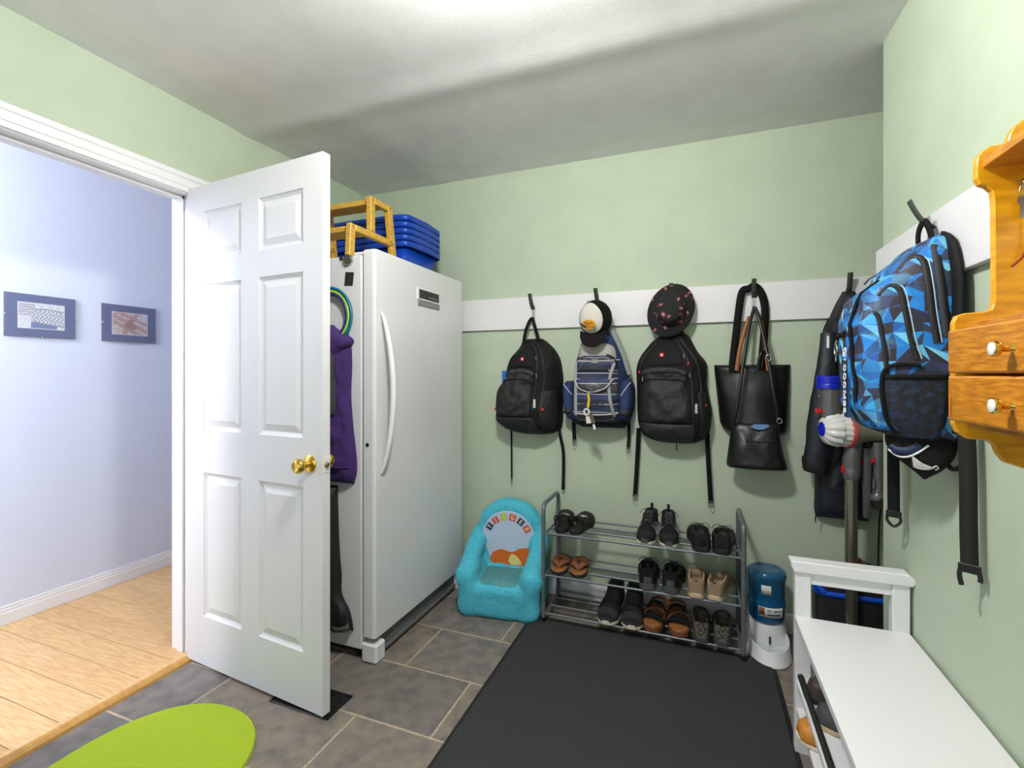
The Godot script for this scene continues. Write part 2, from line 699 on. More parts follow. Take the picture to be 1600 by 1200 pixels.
func rope_tex(kind: int) -> ImageTexture:     # the two printed photographs in the hallway
	var w := 288
	var h := 200
	var im := Image.create(w, h, false, Image.FORMAT_RGB8)
	var f := FastNoiseLite.new()
	f.seed = 3 + kind
	f.frequency = 0.03
	for y in h:
		for x in w:
			var n := f.get_noise_2d(x, y)
			var fine := f.get_noise_2d(x * 9.0, y * 9.0)
			var c: Color
			if kind == 0:
				c = rgb(206, 208, 214).lerp(rgb(236, 236, 238), clampf(0.5 + n, 0, 1))
				if y < 104 and x < 100: c = rgb(150, 152, 162).lerp(rgb(214, 214, 220), clampf(0.5 + 0.6 * sin(y * 0.33 + n * 3.0), 0, 1))
				var p := Vector2(x - 190, y - 104).rotated(-0.1)
				var half := 66.0 - 0.0016 * pow(minf(p.x, 0.0), 2.0)
				if absf(p.y) < half and p.x > -112:
					var lane := absf(fposmod(p.y + 66.0, 44.0) - 22.0)
					var s := fposmod(p.x * 0.9 + lane * 1.1 + (9.0 if int((p.y + 66.0) / 44.0) % 2 else 0.0), 24.0) / 24.0
					c = rgb(72, 78, 100).lerp(rgb(228, 230, 236), clampf(1.25 * sin(PI * s) - 0.12 * lane / 22.0 + fine * 0.35, 0, 1))
					if absf(p.y) > half - 7: c = c.lerp(rgb(76, 84, 112), 0.7)
				elif y > 150 and x > 74 and p.x < 60: c = rgb(92, 110, 164)
			else:
				c = rgb(224, 216, 216).lerp(rgb(196, 172, 168), clampf(0.5 + n * 1.4 + fine * 0.4, 0, 1))
				for q in [[-58.0, -0.5, 15.0], [4.0, -0.46, 17.0], [62.0, -0.4, 15.0], [-8.0, 1.05, 15.0]]:
					var p := Vector2(x - 140, y - 100 + q[0]).rotated(q[1])
					if absf(p.y) < q[2]:
						var s := fposmod(p.x + p.y * 0.9, 17.0) / 17.0
						c = rgb(120, 70, 66).lerp(rgb(222, 184, 172), clampf(1.2 * sin(PI * s) * (1.0 - 0.5 * absf(p.y) / q[2]) + fine * 0.3, 0, 1))
				for k in [Vector2(144, 84), Vector2(166, 128), Vector2(120, 118)]:
					var m: Vector2 = Vector2(x, y) - k
					if m.length() < 27: c = rgb(112, 48, 48).lerp(rgb(204, 140, 130), clampf(0.55 + 0.55 * sin(m.x * 0.3 - m.y * 0.42) + fine * 0.3, 0, 1))
				if x + y * 0.9 > 262 and y < 60: c = rgb(196, 206, 226)
			im.set_pixel(x, y, c)
	return ImageTexture.create_from_image(im)

func grain_tex(seed_: int, lo: Color, hi: Color, freq := 0.012, stretch := 14.0) -> ImageTexture:   # grain runs along u
	var f := FastNoiseLite.new()
	f.seed = seed_
	f.frequency = freq
	f.fractal_octaves = 4
	var g := FastNoiseLite.new()
	g.seed = seed_ + 9
	g.frequency = 0.03
	var im := Image.create(512, 512, false, Image.FORMAT_RGB8)
	for y in 512:
		var b := minf(1.0, (511 - y) / 64.0)
		for x in 512:
			var a := minf(1.0, (511 - x) / 64.0)
			var v := 0.0
			for e in [[x, y, a * b], [x - 512, y, (1 - a) * b], [x, y - 512, a * (1 - b)], [x - 512, y - 512, (1 - a) * (1 - b)]]:
				if e[2] > 0.0: v += e[2] * (f.get_noise_2d(e[0], e[1] * stretch * 0.5 + 18.0 * g.get_noise_2d(e[0] * 0.3, e[1] * 0.3)))
			im.set_pixel(x, y, lo.lerp(hi, clampf(0.5 + v * 0.9, 0, 1)))
	return ImageTexture.create_from_image(im)

func make_materials() -> void:
	nz.seed = 4
	nz.frequency = 0.02
	nz.fractal_octaves = 3
	rng.seed = 21
	var weave := weave_nrm()
	var roll := noise_nrm(0.09, 3, 3.0)
	var soft := noise_nrm(0.02, 8, 6.0)
	var leather := noise_nrm(0.06, 6, 6.0, 3, FastNoiseLite.TYPE_CELLULAR)
	var wall_blot := noise_tex(0.006, 2, [[0.0, Color(0.965, 0.965, 0.965)], [1.0, Color.WHITE]])
	mat("green_paint", rgb(186, 199, 176), 0.62, {"tex": wall_blot, "nrm": roll, "bump": 0.06, "scale": 1.2})
	mat("blue_paint", rgb(209, 216, 233), 0.6, {"nrm": roll, "bump": 0.06, "scale": 1.2})
	mat("ceiling_paint", rgb(243, 242, 242), 0.9, {"tex": wall_blot, "nrm": roll, "bump": 0.05, "scale": 1.5})
	mat("white_trim", rgb(228, 228, 230), 0.38, {"nrm": roll, "bump": 0.05, "scale": 2.0})
	mat("white_rail", rgb(224, 222, 225), 0.42, {"nrm": roll, "bump": 0.08, "scale": 2.0})
	var grain_n := noise_nrm(0.03, 12, 3.0, 3)
	mat("white_door", rgb(218, 218, 219), 0.4, {"nrm": grain_n, "bump": 0.25, "scale": Vector3(1.2, 14.0, 1.2)})
	mat("grout", rgb(204, 186, 162), 0.9, {"tex": noise_tex(0.05, 9, [[0.0, Color(0.72, 0.7, 0.68)], [1.0, Color.WHITE]]), "scale": 3.0})
	var stone := noise_tex(0.012, 31, [[0.0, Color(0.74, 0.74, 0.76)], [0.4, Color(0.88, 0.87, 0.86)], [0.6, Color(0.95, 0.92, 0.89)], [1.0, Color(1.0, 1.0, 0.98)]], 6)
	for k in 4:
		mat("tile_%d" % k, [rgb(134, 128, 124), rgb(127, 122, 118), rgb(138, 130, 121), rgb(122, 118, 116)][k], 0.5, {"tex": stone, "nrm": roll, "bump": 0.3, "scale": 1.9, "offset": Vector3(k * 0.37, k * 0.21, k * 0.53)})
	var maple := grain_tex(41, Color(0.88, 0.84, 0.8), Color(1, 1, 1), 0.008, 12.0)
	for k in 4:
		mat("maple_%d" % k, [rgb(212, 176, 124), rgb(206, 169, 116), rgb(216, 182, 132), rgb(209, 172, 122)][k], 0.34, {"tex": maple, "scale": Vector3(1.6, 1.6, 3.2), "offset": Vector3(k * 0.31, 0, k * 0.27)})
	mat("oak_nose", rgb(190, 146, 78), 0.4, {"tex": maple, "scale": Vector3(3, 3, 1.6)})
	var pine := grain_tex(57, Color(0.78, 0.70, 0.6), Color(1, 1, 1), 0.012, 18.0)
	mat("pine_face", rgb(246, 182, 18), 0.3, {"tex": grain_tex(58, Color(0.86, 0.8, 0.7), Color(1, 1, 1), 0.008, 8.0), "scale": 2.4, "coat": 0.4})
	mat("pine_drawer", rgb(222, 150, 40), 0.3, {"tex": pine, "scale": 2.6, "coat": 0.4})
	mat("bamboo", rgb(224, 184, 74), 0.42, {"tex": pine, "scale": 3.0})
	mat("enamel", rgb(222, 222, 224), 0.10, {"nrm": noise_nrm(0.09, 14, 1.5), "bump": 0.05, "scale": 3.0})
	mat("enamel_side", rgb(222, 222, 224), 0.3, {"nrm": roll, "bump": 0.12, "scale": 4.0})
	mat("white_plastic", rgb(226, 226, 228), 0.32)
	mat("gasket", rgb(150, 150, 150), 0.6)
	mat("grille", rgb(112, 112, 112), 0.45)
	mat("black_plastic", rgb(26, 26, 27), 0.35)
	mat("black_screen", rgb(18, 18, 20), 0.12)
	mat("grey_plate", rgb(136, 136, 136), 0.35, {"metal": 0.3})
	mat("print_white", rgb(230, 230, 230), 0.6)
	mat("print_dark", rgb(40, 40, 46), 0.6)
	mat("blue_bin", rgb(8, 62, 168), 0.34)
	mat("brass", rgb(222, 182, 86), 0.16, {"metal": 1.0})
	mat("old_brass", rgb(150, 132, 96), 0.35, {"metal": 1.0})
	mat("steel", rgb(190, 190, 190), 0.25, {"metal": 1.0})
	mat("nickel", rgb(170, 170, 166), 0.35, {"metal": 1.0})
	mat("rack_paint", rgb(112, 118, 124), 0.36, {"metal": 0.35})
	mat("hook_dark", rgb(62, 66, 60), 0.5)
	mat("hook_plate", rgb(168, 168, 168), 0.4, {"metal": 0.4})
	mat("carpet_dark", rgb(80, 80, 81), 1.0, {"spec": 0.3, "tex": noise_tex(0.22, 17, [[0.0, Color(0.5, 0.5, 0.5)], [0.5, Color(0.85, 0.85, 0.85)], [0.78, Color(1, 1, 1)], [1.0, Color(1, 1, 1)]], 2), "nrm": noise_nrm(0.2, 18, 8.0, 2), "bump": 0.8, "scale": 3.0})
	mat("rubber", rgb(24, 24, 25), 0.7)
	mat("lime", rgb(186, 212, 44), 1.0, {"tex": noise_tex(0.2, 27, [[0.0, Color(0.82, 0.82, 0.8)], [1.0, Color(1, 1, 1)]], 2), "nrm": noise_nrm(0.2, 28, 6.0, 2), "bump": 0.6, "scale": 3.0, "sheen": 0.2})
	mat("plush", rgb(94, 212, 236), 0.95, {"tex": noise_tex(0.05, 37, [[0.0, Color(0.62, 0.72, 0.74)], [0.45, Color(0.9, 0.95, 0.96)], [1.0, Color(1, 1, 1)]], 4), "nrm": noise_nrm(0.1, 38, 12.0, 3), "bump": 1.0, "scale": 3.2, "sheen": 0.35})
	mat("plush_worn", rgb(104, 176, 184), 0.95, {"tex": noise_tex(0.03, 47, [[0.0, Color(0.7, 0.7, 0.68)], [0.5, Color(0.92, 0.92, 0.9)], [1.0, Color(1, 1, 1)]], 4), "nrm": noise_nrm(0.1, 38, 10.0, 3), "bump": 0.9, "scale": 3.2})
	mat("print_sky", rgb(186, 200, 222), 0.9, {"nrm": weave, "bump": 0.3, "scale": 30.0})
	mat("print_orange", rgb(216, 106, 32), 0.9, {"nrm": weave, "bump": 0.3, "scale": 30.0})
	mat("print_cream", rgb(232, 216, 132), 0.9, {"nrm": weave, "bump": 0.3, "scale": 30.0})
	mat("print_navy", rgb(44, 58, 110), 0.9)
	mat("print_red", rgb(206, 74, 84), 0.9)
	mat("print_lime", rgb(158, 194, 62), 0.9)
	var cloth := {"nrm": weave, "bump": 0.5, "scale": 22.0, "spec": 0.35}
	mat("black_nylon", rgb(20, 20, 21), 0.72, cloth)
	mat("black_nylon_smooth", rgb(26, 25, 26), 0.68, {"nrm": soft, "bump": 0.35, "scale": 3.0})
	mat("charcoal_nylon", rgb(42, 43, 46), 0.7, {"nrm": soft, "bump": 0.6, "scale": 4.0})
	mat("webbing", rgb(22, 22, 22), 0.8, {"spec": 0.3, "nrm": weave, "bump": 0.8, "scale": 40.0})
	mat("webbing_olive", rgb(38, 41, 34), 0.8, {"spec": 0.3, "nrm": weave, "bump": 0.8, "scale": 40.0})
	mat("zip", rgb(20, 20, 21), 0.6)
	mat("badge_red", rgb(196, 40, 44), 0.45)
	mat("tag_white", rgb(210, 210, 208), 0.7)
	mat("folder_blue", rgb(22, 104, 204), 0.4)
	mat("bands", Color.WHITE, 0.75, {"tex": band_tex(), "scale": Vector3(3.2, 3.2, 3.2), "nrm": null})
	M["bands"].normal_enabled = false
	mat("navy_nylon", rgb(46, 58, 98), 0.72, cloth)
	mat("grey_weave", rgb(176, 172, 168), 0.8, cloth)
	mat("piping", rgb(206, 204, 204), 0.6)
	mat("gingham", rgb(150, 156, 150), 0.8, cloth)
	mat("yellow_strap", rgb(226, 190, 44), 0.6)
	mat("cap_white", rgb(214, 210, 200), 0.85, cloth)
	mat("cap_black", rgb(20, 20, 21), 0.85, {"spec": 0.3, "nrm": weave, "bump": 0.7, "scale": 24.0})
	mat("emblem_yellow", rgb(222, 166, 36), 0.7)
	mat("emblem_red", rgb(150, 36, 24), 0.7)
	mat("emblem_green", rgb(36, 74, 44), 0.7)
	mat("hat_print", Color.WHITE, 0.85, {"tex": fleck_tex(), "scale": 5.0, "world": false})
	M["hat_print"].uv1_triplanar_sharpness = 12.0
	mat("tote_leather", rgb(19, 19, 20), 0.34, {"nrm": leather, "bump": 0.12, "scale": 7.0})
	mat("bag_leather", rgb(19, 19, 20), 0.42, {"nrm": soft, "bump": 0.3, "scale": 5.0})
	mat("tan_leather", rgb(158, 96, 54), 0.6)
	mat("paper_blue", rgb(96, 132, 176), 0.8)
	mat("jacket_navy", rgb(22, 26, 37), 0.55, {"nrm": soft, "bump": 0.5, "scale": 3.0})
	mat("jacket_black", rgb(20, 20, 22), 0.6, {"nrm": soft, "bump": 0.5, "scale": 3.0})
	mat("purple_fleece", rgb(60, 34, 96), 0.95, {"nrm": noise_nrm(0.2, 48, 6.0, 2), "bump": 0.5, "scale": 4.0, "sheen": 0.3})
	mat("grey_fleece", rgb(58, 58, 60), 0.95, {"nrm": noise_nrm(0.2, 48, 6.0, 2), "bump": 0.5, "scale": 4.0})
	mat("hem_grey", rgb(104, 104, 104), 0.9, cloth)
	mat("hoop_teal", rgb(0, 104, 126), 0.4)
	mat("hoop_lime", rgb(180, 206, 60), 0.4)
	mat("hoop_navy", rgb(22, 54, 110), 0.4)
	mat("shards", Color.WHITE, 0.6, {"tex": shard_tex(), "scale": 3.5, "world": false})
	mat("pocket_mesh", Color.WHITE, 0.75, {"scale": 4.0, "nrm": noise_nrm(0.25, 72, 8.0, 1, FastNoiseLite.TYPE_CELLULAR), "bump": 0.8, "tex": noise_tex(0.02, 71, [[0.0, rgb(16, 17, 20)], [0.5, rgb(24, 28, 36)], [0.68, rgb(28, 44, 70)], [1.0, rgb(34, 78, 132)]], 4)})
	mat("strap_trim", rgb(176, 196, 214), 0.5)
	mat("vac_blue", rgb(18, 36, 190), 0.32)
	mat("vac_grey", rgb(110, 110, 112), 0.28, {"metal": 0.35})
	mat("vac_dark", rgb(104, 102, 102), 0.3, {"metal": 0.3})
	mat("vac_white", rgb(226, 226, 222), 0.26)
	mat("vac_red", rgb(208, 26, 30), 0.3)
	mat("vac_rose", rgb(196, 92, 88), 0.22)
	mat("vac_beige", rgb(150, 148, 126), 0.26)
	mat("wand_metal", rgb(156, 150, 138), 0.26, {"metal": 0.9})
	mat("box_dark", rgb(42, 43, 46), 0.38)
	mat("lid_dark", rgb(36, 34, 36), 0.18)
	mat("rim_blue", rgb(20, 84, 214), 0.36)
	mat("bottle_blue", rgb(16, 92, 140), 0.12, {"alpha": 0.72})
	mat("bottle_water", rgb(10, 96, 176), 0.2)
	mat("bowl_water", rgb(206, 212, 216), 0.06)
	mat("shoe_black", rgb(21, 21, 23), 0.7, cloth)
	mat("shoe_dark", rgb(27, 26, 26), 0.6, {"spec": 0.4})
	mat("shoe_grey", rgb(70, 70, 74), 0.7)
	mat("shoe_felt", rgb(50, 49, 49), 0.95, cloth)
	mat("shoe_taupe", rgb(150, 128, 106), 0.85, cloth)
	mat("shoe_cream", rgb(214, 206, 186), 0.6)
	mat("shoe_sand", rgb(196, 172, 140), 0.7)
	mat("shoe_inside", rgb(22, 18, 17), 0.9)
	mat("shoe_brown", rgb(120, 68, 38), 0.6, {"nrm": leather, "bump": 0.2, "scale": 8.0})
	mat("shoe_amber", rgb(150, 96, 54), 0.6)
	mat("shoe_tan", rgb(196, 128, 48), 0.5)
	mat("shoe_stripe", rgb(132, 132, 136), 0.6)
	mat("camo", rgb(112, 108, 98), 0.85, {"tex": noise_tex(0.03, 63, [[0.0, Color(0.35, 0.35, 0.35)], [0.42, Color(0.5, 0.5, 0.48)], [0.55, Color(0.9, 0.9, 0.9)], [1.0, Color(1, 1, 1)]], 3), "scale": 5.0, "nrm": weave, "bump": 0.4})
	mat("lace", rgb(70, 70, 72), 0.8)
	mat("bench_white", rgb(230, 230, 231), 0.34, {"nrm": grain_n, "bump": 0.06, "scale": 2.0})
	mat("mat_blue", rgb(48, 66, 124), 0.8)
	mat("glass", rgb(255, 255, 255), 0.03, {"alpha": 0.05})
	mat("lamp_glass", rgb(255, 248, 236), 0.4, {"glow": 2.0})
	mat("back_board", rgb(90, 80, 70), 0.8)
	mat("porcelain", rgb(236, 234, 230), 0.12)
	mat("wood_stain", rgb(146, 74, 28), 0.6)
	mat("cord_black", rgb(22, 22, 22), 0.6)
	M["photo_0"] = StandardMaterial3D.new()
	M["photo_0"].albedo_texture = rope_tex(0)
	M["photo_0"].roughness = 0.6
	M["photo_1"] = StandardMaterial3D.new()
	M["photo_1"].albedo_texture = rope_tex(1)
	M["photo_1"].roughness = 0.6

# ---------------------------------------------------------------- the room
func build_room() -> void:
	var t := 0.12
	# ceiling with its two taped joints, which stand a few millimetres proud
	var st := S()
	var nx := 58
	var nzq := 96
	var z_lo := ZB - t
	var z_hi := ZF + t
	var g := []
	for j in nzq + 1:
		var line := []
		for i in nx + 1:
			var x := lerpf(XL - 0.06, XE + t, float(i) / nx)
			var z := lerpf(z_lo, z_hi, float(j) / nzq)
			line.append(Vector3(x, YC + joint(x, z), z))
		g.append(line)
	for j in nzq:
		for i in nx:
			quad(st, g[j][i], g[j][i + 1], g[j + 1][i + 1], g[j + 1][i])
	box(st, Vector3((XL + XE + t) / 2, YC + 0.07, (z_lo + z_hi) / 2), Vector3(XE + t - XL, 0.1, z_hi - z_lo))
	structure(st, "ceiling", M.ceiling_paint)
	st = S()
	slab(st, Vector3(XL - t, -0.1, ZB - t), Vector3(XE + t, YC + 0.12, ZB))
	structure(st, "wall_back", M.green_paint)
	st = S()
	slab(st, Vector3(XR, -0.1, ZC), Vector3(XR + t, YC + 0.12, ZF + t))
	slab(st, Vector3(XR + t, -0.1, ZC), Vector3(XE, YC + 0.12, ZC + t))
	structure(st, "wall_right", M.green_paint)
	st = S()
	slab(st, Vector3(XE, -0.1, ZB), Vector3(XE + t, YC + 0.12, ZC + t))
	structure(st, "wall_recess", M.green_paint)
	# left wall with the doorway, painted green towards this room
	st = S()
	slab(st, Vector3(XL - t, -0.1, ZB), Vector3(XL, YC + 0.12, -1.46))
	slab(st, Vector3(XL - t, -0.1, -0.60), Vector3(XL, YC + 0.12, ZF + t))
	slab(st, Vector3(XL - t, 2.045, -1.46), Vector3(XL, YC + 0.12, -0.60))
	structure(st, "wall_left", M.green_paint)
	# unseen wall behind the camera; its window is added to let in fill daylight
	st = S()
	var wx0 := -1.75
	var wx1 := 0.40
	slab(st, Vector3(XL, -0.1, ZF), Vector3(wx0, YC + 0.12, ZF + t))
	slab(st, Vector3(wx1, -0.1, ZF), Vector3(XR, YC + 0.12, ZF + t))
	slab(st, Vector3(wx0, -0.1, ZF), Vector3(wx1, 0.55, ZF + t))
	slab(st, Vector3(wx0, 2.1, ZF), Vector3(wx1, YC + 0.12, ZF + t))
	structure(st, "wall_front", M.green_paint)
	st = S()
	for e in [[wx0, wx0 + 0.05, 0.55, 2.1], [wx1 - 0.05, wx1, 0.55, 2.1], [wx0, wx1, 0.55, 0.60], [wx0, wx1, 2.05, 2.1], [(wx0 + wx1) / 2 - 0.02, (wx0 + wx1) / 2 + 0.02, 0.6, 2.05]]:
		slab(st, Vector3(e[0], e[2], ZF + 0.03), Vector3(e[1], e[3], ZF + 0.09), 0.004)
	var w := structure(st, "added_window_1", M.white_trim)
	for e in [[wx0 + 0.05, (wx0 + wx1) / 2 - 0.02], [(wx0 + wx1) / 2 + 0.02, wx1 - 0.05]]:
		st = S()
		slab(st, Vector3(e[0], 0.6, ZF + 0.058), Vector3(e[1], 2.05, ZF + 0.062))
		put(st, "pane", M.glass, w)
	# floor: mortar bed with a running bond of slate-look tiles
	st = S()
	slab(st, Vector3(XL - 0.03, -0.1, ZC), Vector3(XR, -0.0012, ZF))
	slab(st, Vector3(XL - 0.03, -0.1, ZB), Vector3(XE, -0.0012, ZC))
	var fl := structure(st, "floor", M.grout)
	var kinds := []
	var gap := 0.008
	var row := 0
	var z := -1.42 - 0.315 * 4
	while z < ZF:
		var x := (-1.158 if row % 2 == 0 else -0.848) - 0.62 * 3
		var end := XE if z + 0.315 < ZC + 0.02 else XR
		while x < end:
			var lo := Vector3(maxf(x + gap / 2, XL + 0.012), -0.012, maxf(z + gap / 2, ZB + 0.001))
			var hi := Vector3(minf(x + 0.62 - gap / 2, end - 0.001), 0.0, minf(z + 0.315 - gap / 2, ZF - 0.001))
			if hi.x - lo.x > 0.02 and hi.z - lo.z > 0.02:
				st = S()
				slab(st, lo, hi, 0.0015)
				put(st, "tile", M["tile_%d" % rng.randi_range(0, 3)], fl)
			x += 0.62
		z += 0.315
		row += 1
	# baseboards
	st = S()
	slab(st, Vector3(XL + 0.014, 0.0, ZB), Vector3(XE, 0.10, ZB + 0.013), 0.004)
	structure(st, "baseboard_back", M.white_trim)
	st = S()
	slab(st, Vector3(XR - 0.007, 0.0, ZC), Vector3(XR, 0.10, ZF), 0.003)
	structure(st, "baseboard_right", M.white_trim)
	st = S()
	slab(st, Vector3(XL, 0.0, ZB + 0.013), Vector3(XL + 0.013, 0.10, -1.55), 0.004)
	structure(st, "baseboard_left", M.white_trim)

func joint(x: float, z: float) -> float:
	var a := (z + 1.715) / 0.07
	var b := (x + 1.47) / 0.06
	var h := -0.010 * exp(-a * a) * (0.85 + 0.3 * nz.get_noise_1d(x * 120.0))
	if z < -1.70:
		h -= 0.004 * exp(-b * b)
		h += 0.010 * smoothstep(-1.70, -2.6, z)
	return h + 0.0012 * nz.get_noise_2d(x * 40.0, z * 40.0)

func build_hall() -> void:
	var st := S()
	slab(st, Vector3(XH - 0.12, -0.1, -3.7), Vector3(XH, YC + 0.12, 1.42))
	structure(st, "wall_hall", M.blue_paint)
	st = S()
	slab(st, Vector3(XH, -0.1, -3.82), Vector3(XL - 0.12, YC + 0.12, -3.7))
	slab(st, Vector3(XH, -0.1, 1.30), Vector3(XL - 0.12, YC + 0.12, 1.42))
	slab(st, Vector3(XL - 0.12, -0.1, -3.7), Vector3(XL, YC + 0.12, ZB - 0.12))
	structure(st, "wall_hall_ends", M.blue_paint)
	# the hallway face of the left wall is painted blue
	st = S()
	slab(st, Vector3(XL - 0.125, 0.0, -3.7), Vector3(XL - 0.12, YC, -1.52))
	slab(st, Vector3(XL - 0.125, 0.0, -0.54), Vector3(XL - 0.12, YC, 1.30))
	slab(st, Vector3(XL - 0.125, 2.105, -1.52), Vector3(XL - 0.12, YC, -0.54))
	structure(st, "wall_hall_inner", M.blue_paint)
	st = S()
	slab(st, Vector3(XH, YC, -3.7), Vector3(XL - 0.12, YC + 0.1, 1.3))
	structure(st, "ceiling_hall", M.ceiling_paint)
	st = S()
	slab(st, Vector3(XH, -0.1, -3.7), Vector3(-2.085, YH - 0.004, 1.3))
	var fl := structure(st, "floor_hall", mat("underlay", rgb(70, 50, 34), 0.9))
	var z := -0.99 - 0.1297 * 20
	var k := 0
	while z < 1.25:
		var cut := -2.57 if k % 2 == 0 else -3.0
		var jit := rng.randf_range(-0.02, 0.02) if k % 3 == 0 else 0.0
		for e in [[XH + 0.001, cut + jit - 0.0007], [cut + jit + 0.0007, -2.089]]:
			st = S()
			slab(st, Vector3(e[0], YH - 0.008, z + 0.0014), Vector3(e[1], YH, z + 0.1283), 0.0008)
			put(st, "plank", M["maple_%d" % rng.randi_range(0, 3)], fl)
		z += 0.1297
		k += 1
	st = S()
	slab(st, Vector3(XH, YH, -3.7), Vector3(XH + 0.012, YH + 0.062, 1.3), 0.002)
	slab(st, Vector3(XH, YH + 0.062, -3.7), Vector3(XH + 0.0085, YH + 0.078, 1.3), 0.002)
	slab(st, Vector3(XH, YH + 0.078, -3.7), Vector3(XH + 0.0055, YH + 0.092, 1.3), 0.002)
	structure(st, "baseboard_hall", M.white_trim)
	# reducer strip between the planks and the tiles
	st = S()
	slab(st, Vector3(-2.089, 0.0, -1.44), Vector3(-2.062, YH + 0.002, -0.62), 0.002)
	structure(st, "trim_1", M.maple_2)
	st = S()
	extrude(st, [Vector2(0, 0), Vector2(0.028, 0), Vector2(0.024, 0.010), Vector2(0.012, 0.0185), Vector2(0, 0.022)], 0.82, Transform3D(Basis(), Vector3(-2.062, 0.0, -1.44)))
	structure(st, "trim_2", M.oak_nose)
	# door lining and casing
	st = S()
	slab(st, Vector3(XL - 0.127, YH, -1.462), Vector3(XL, 2.045, -1.442), 0.001)
	slab(st, Vector3(XL - 0.127, YH, -0.62), Vector3(XL, 2.045, -0.60), 0.001)
	slab(st, Vector3(XL - 0.127, 2.026, -1.442), Vector3(XL, 2.046, -0.62), 0.001)
	slab(st, Vector3(XL - 0.08, YH, -1.442), Vector3(XL - 0.045, 2.026, -1.431), 0.001)
	slab(st, Vector3(XL - 0.08, 2.014, -1.442), Vector3(XL - 0.045, 2.026, -0.62), 0.001)
	structure(st, "trim_3", M.white_trim)
	st = S()
	for e in [[-1.545, -1.466, 0.0, 2.108], [-0.597, -0.518, 0.0, 2.108]]:
		slab(st, Vector3(XL, e[2], e[0]), Vector3(XL + 0.011, e[3], e[1]), 0.002)
	slab(st, Vector3(XL, 2.030, -1.545), Vector3(XL + 0.010, 2.108, -0.518), 0.002)
	slab(st, Vector3(XL, 2.050, -1.545), Vector3(XL + 0.014, 2.106, -0.518), 0.003)
	slab(st, Vector3(XL, 2.082, -1.545), Vector3(XL + 0.019, 2.108, -0.518), 0.004)
	structure(st, "trim_4", M.white_trim)
	# clip-frame photographs
	for e in [[-1.561, -1.276, 0, "blue matted photograph of a thick braided rope, in a clip frame"], [-1.973, -1.686, 1, "blue matted photograph of a reddish knotted rope, in a clip frame"], [-2.385, -2.091, 0, "blue matted clip frame beyond the knotted rope photograph, mostly behind the door lining"]]:
		var p := thing_w("framed_photograph", e[3], "picture", Vector3(XH, 1.433, (e[0] + e[1]) / 2), "clip frames along the hallway wall")
		st = S()
		slab(st, Vector3(XH + 0.001, 1.433, e[0]), Vector3(XH + 0.008, 1.647, e[1]))
		put(st, "backing", M.back_board, p)
		st = S()
		slab(st, Vector3(XH + 0.008, 1.433, e[0]), Vector3(XH + 0.009, 1.647, e[1]))
		put(st, "blue_mat", M.mat_blue, p)
		st = S(false)
		slab(st, Vector3(XH + 0.009, 1.474, e[0] + 0.048), Vector3(XH + 0.0096, 1.606, e[1] - 0.048))
		var border := put(st, "print_border", M.print_white, p)
		var q := QuadMesh.new()
		q.size = Vector2(e[1] - e[0] - 0.103, 0.125)
		place(q, "print", M["photo_%d" % e[2]], border, "", Transform3D(Basis(Vector3.UP, PI / 2), Vector3(XH + 0.0100, 1.54, (e[0] + e[1]) / 2) - p.position))
		st = S()
		slab(st, Vector3(XH + 0.0108, 1.433, e[0]), Vector3(XH + 0.0128, 1.647, e[1]))
		put(st, "glass", M.glass, p)
		for c in [Vector3(XH + 0.010, 1.54, e[0]), Vector3(XH + 0.010, 1.54, e[1]), Vector3(XH + 0.010, 1.433, (e[0] + e[1]) / 2), Vector3(XH + 0.010, 1.647, (e[0] + e[1]) / 2)]:
			st = S()
			box(st, c, Vector3(0.011, 0.009, 0.007), 0.001)
			put(st, "clip", M.steel, p)

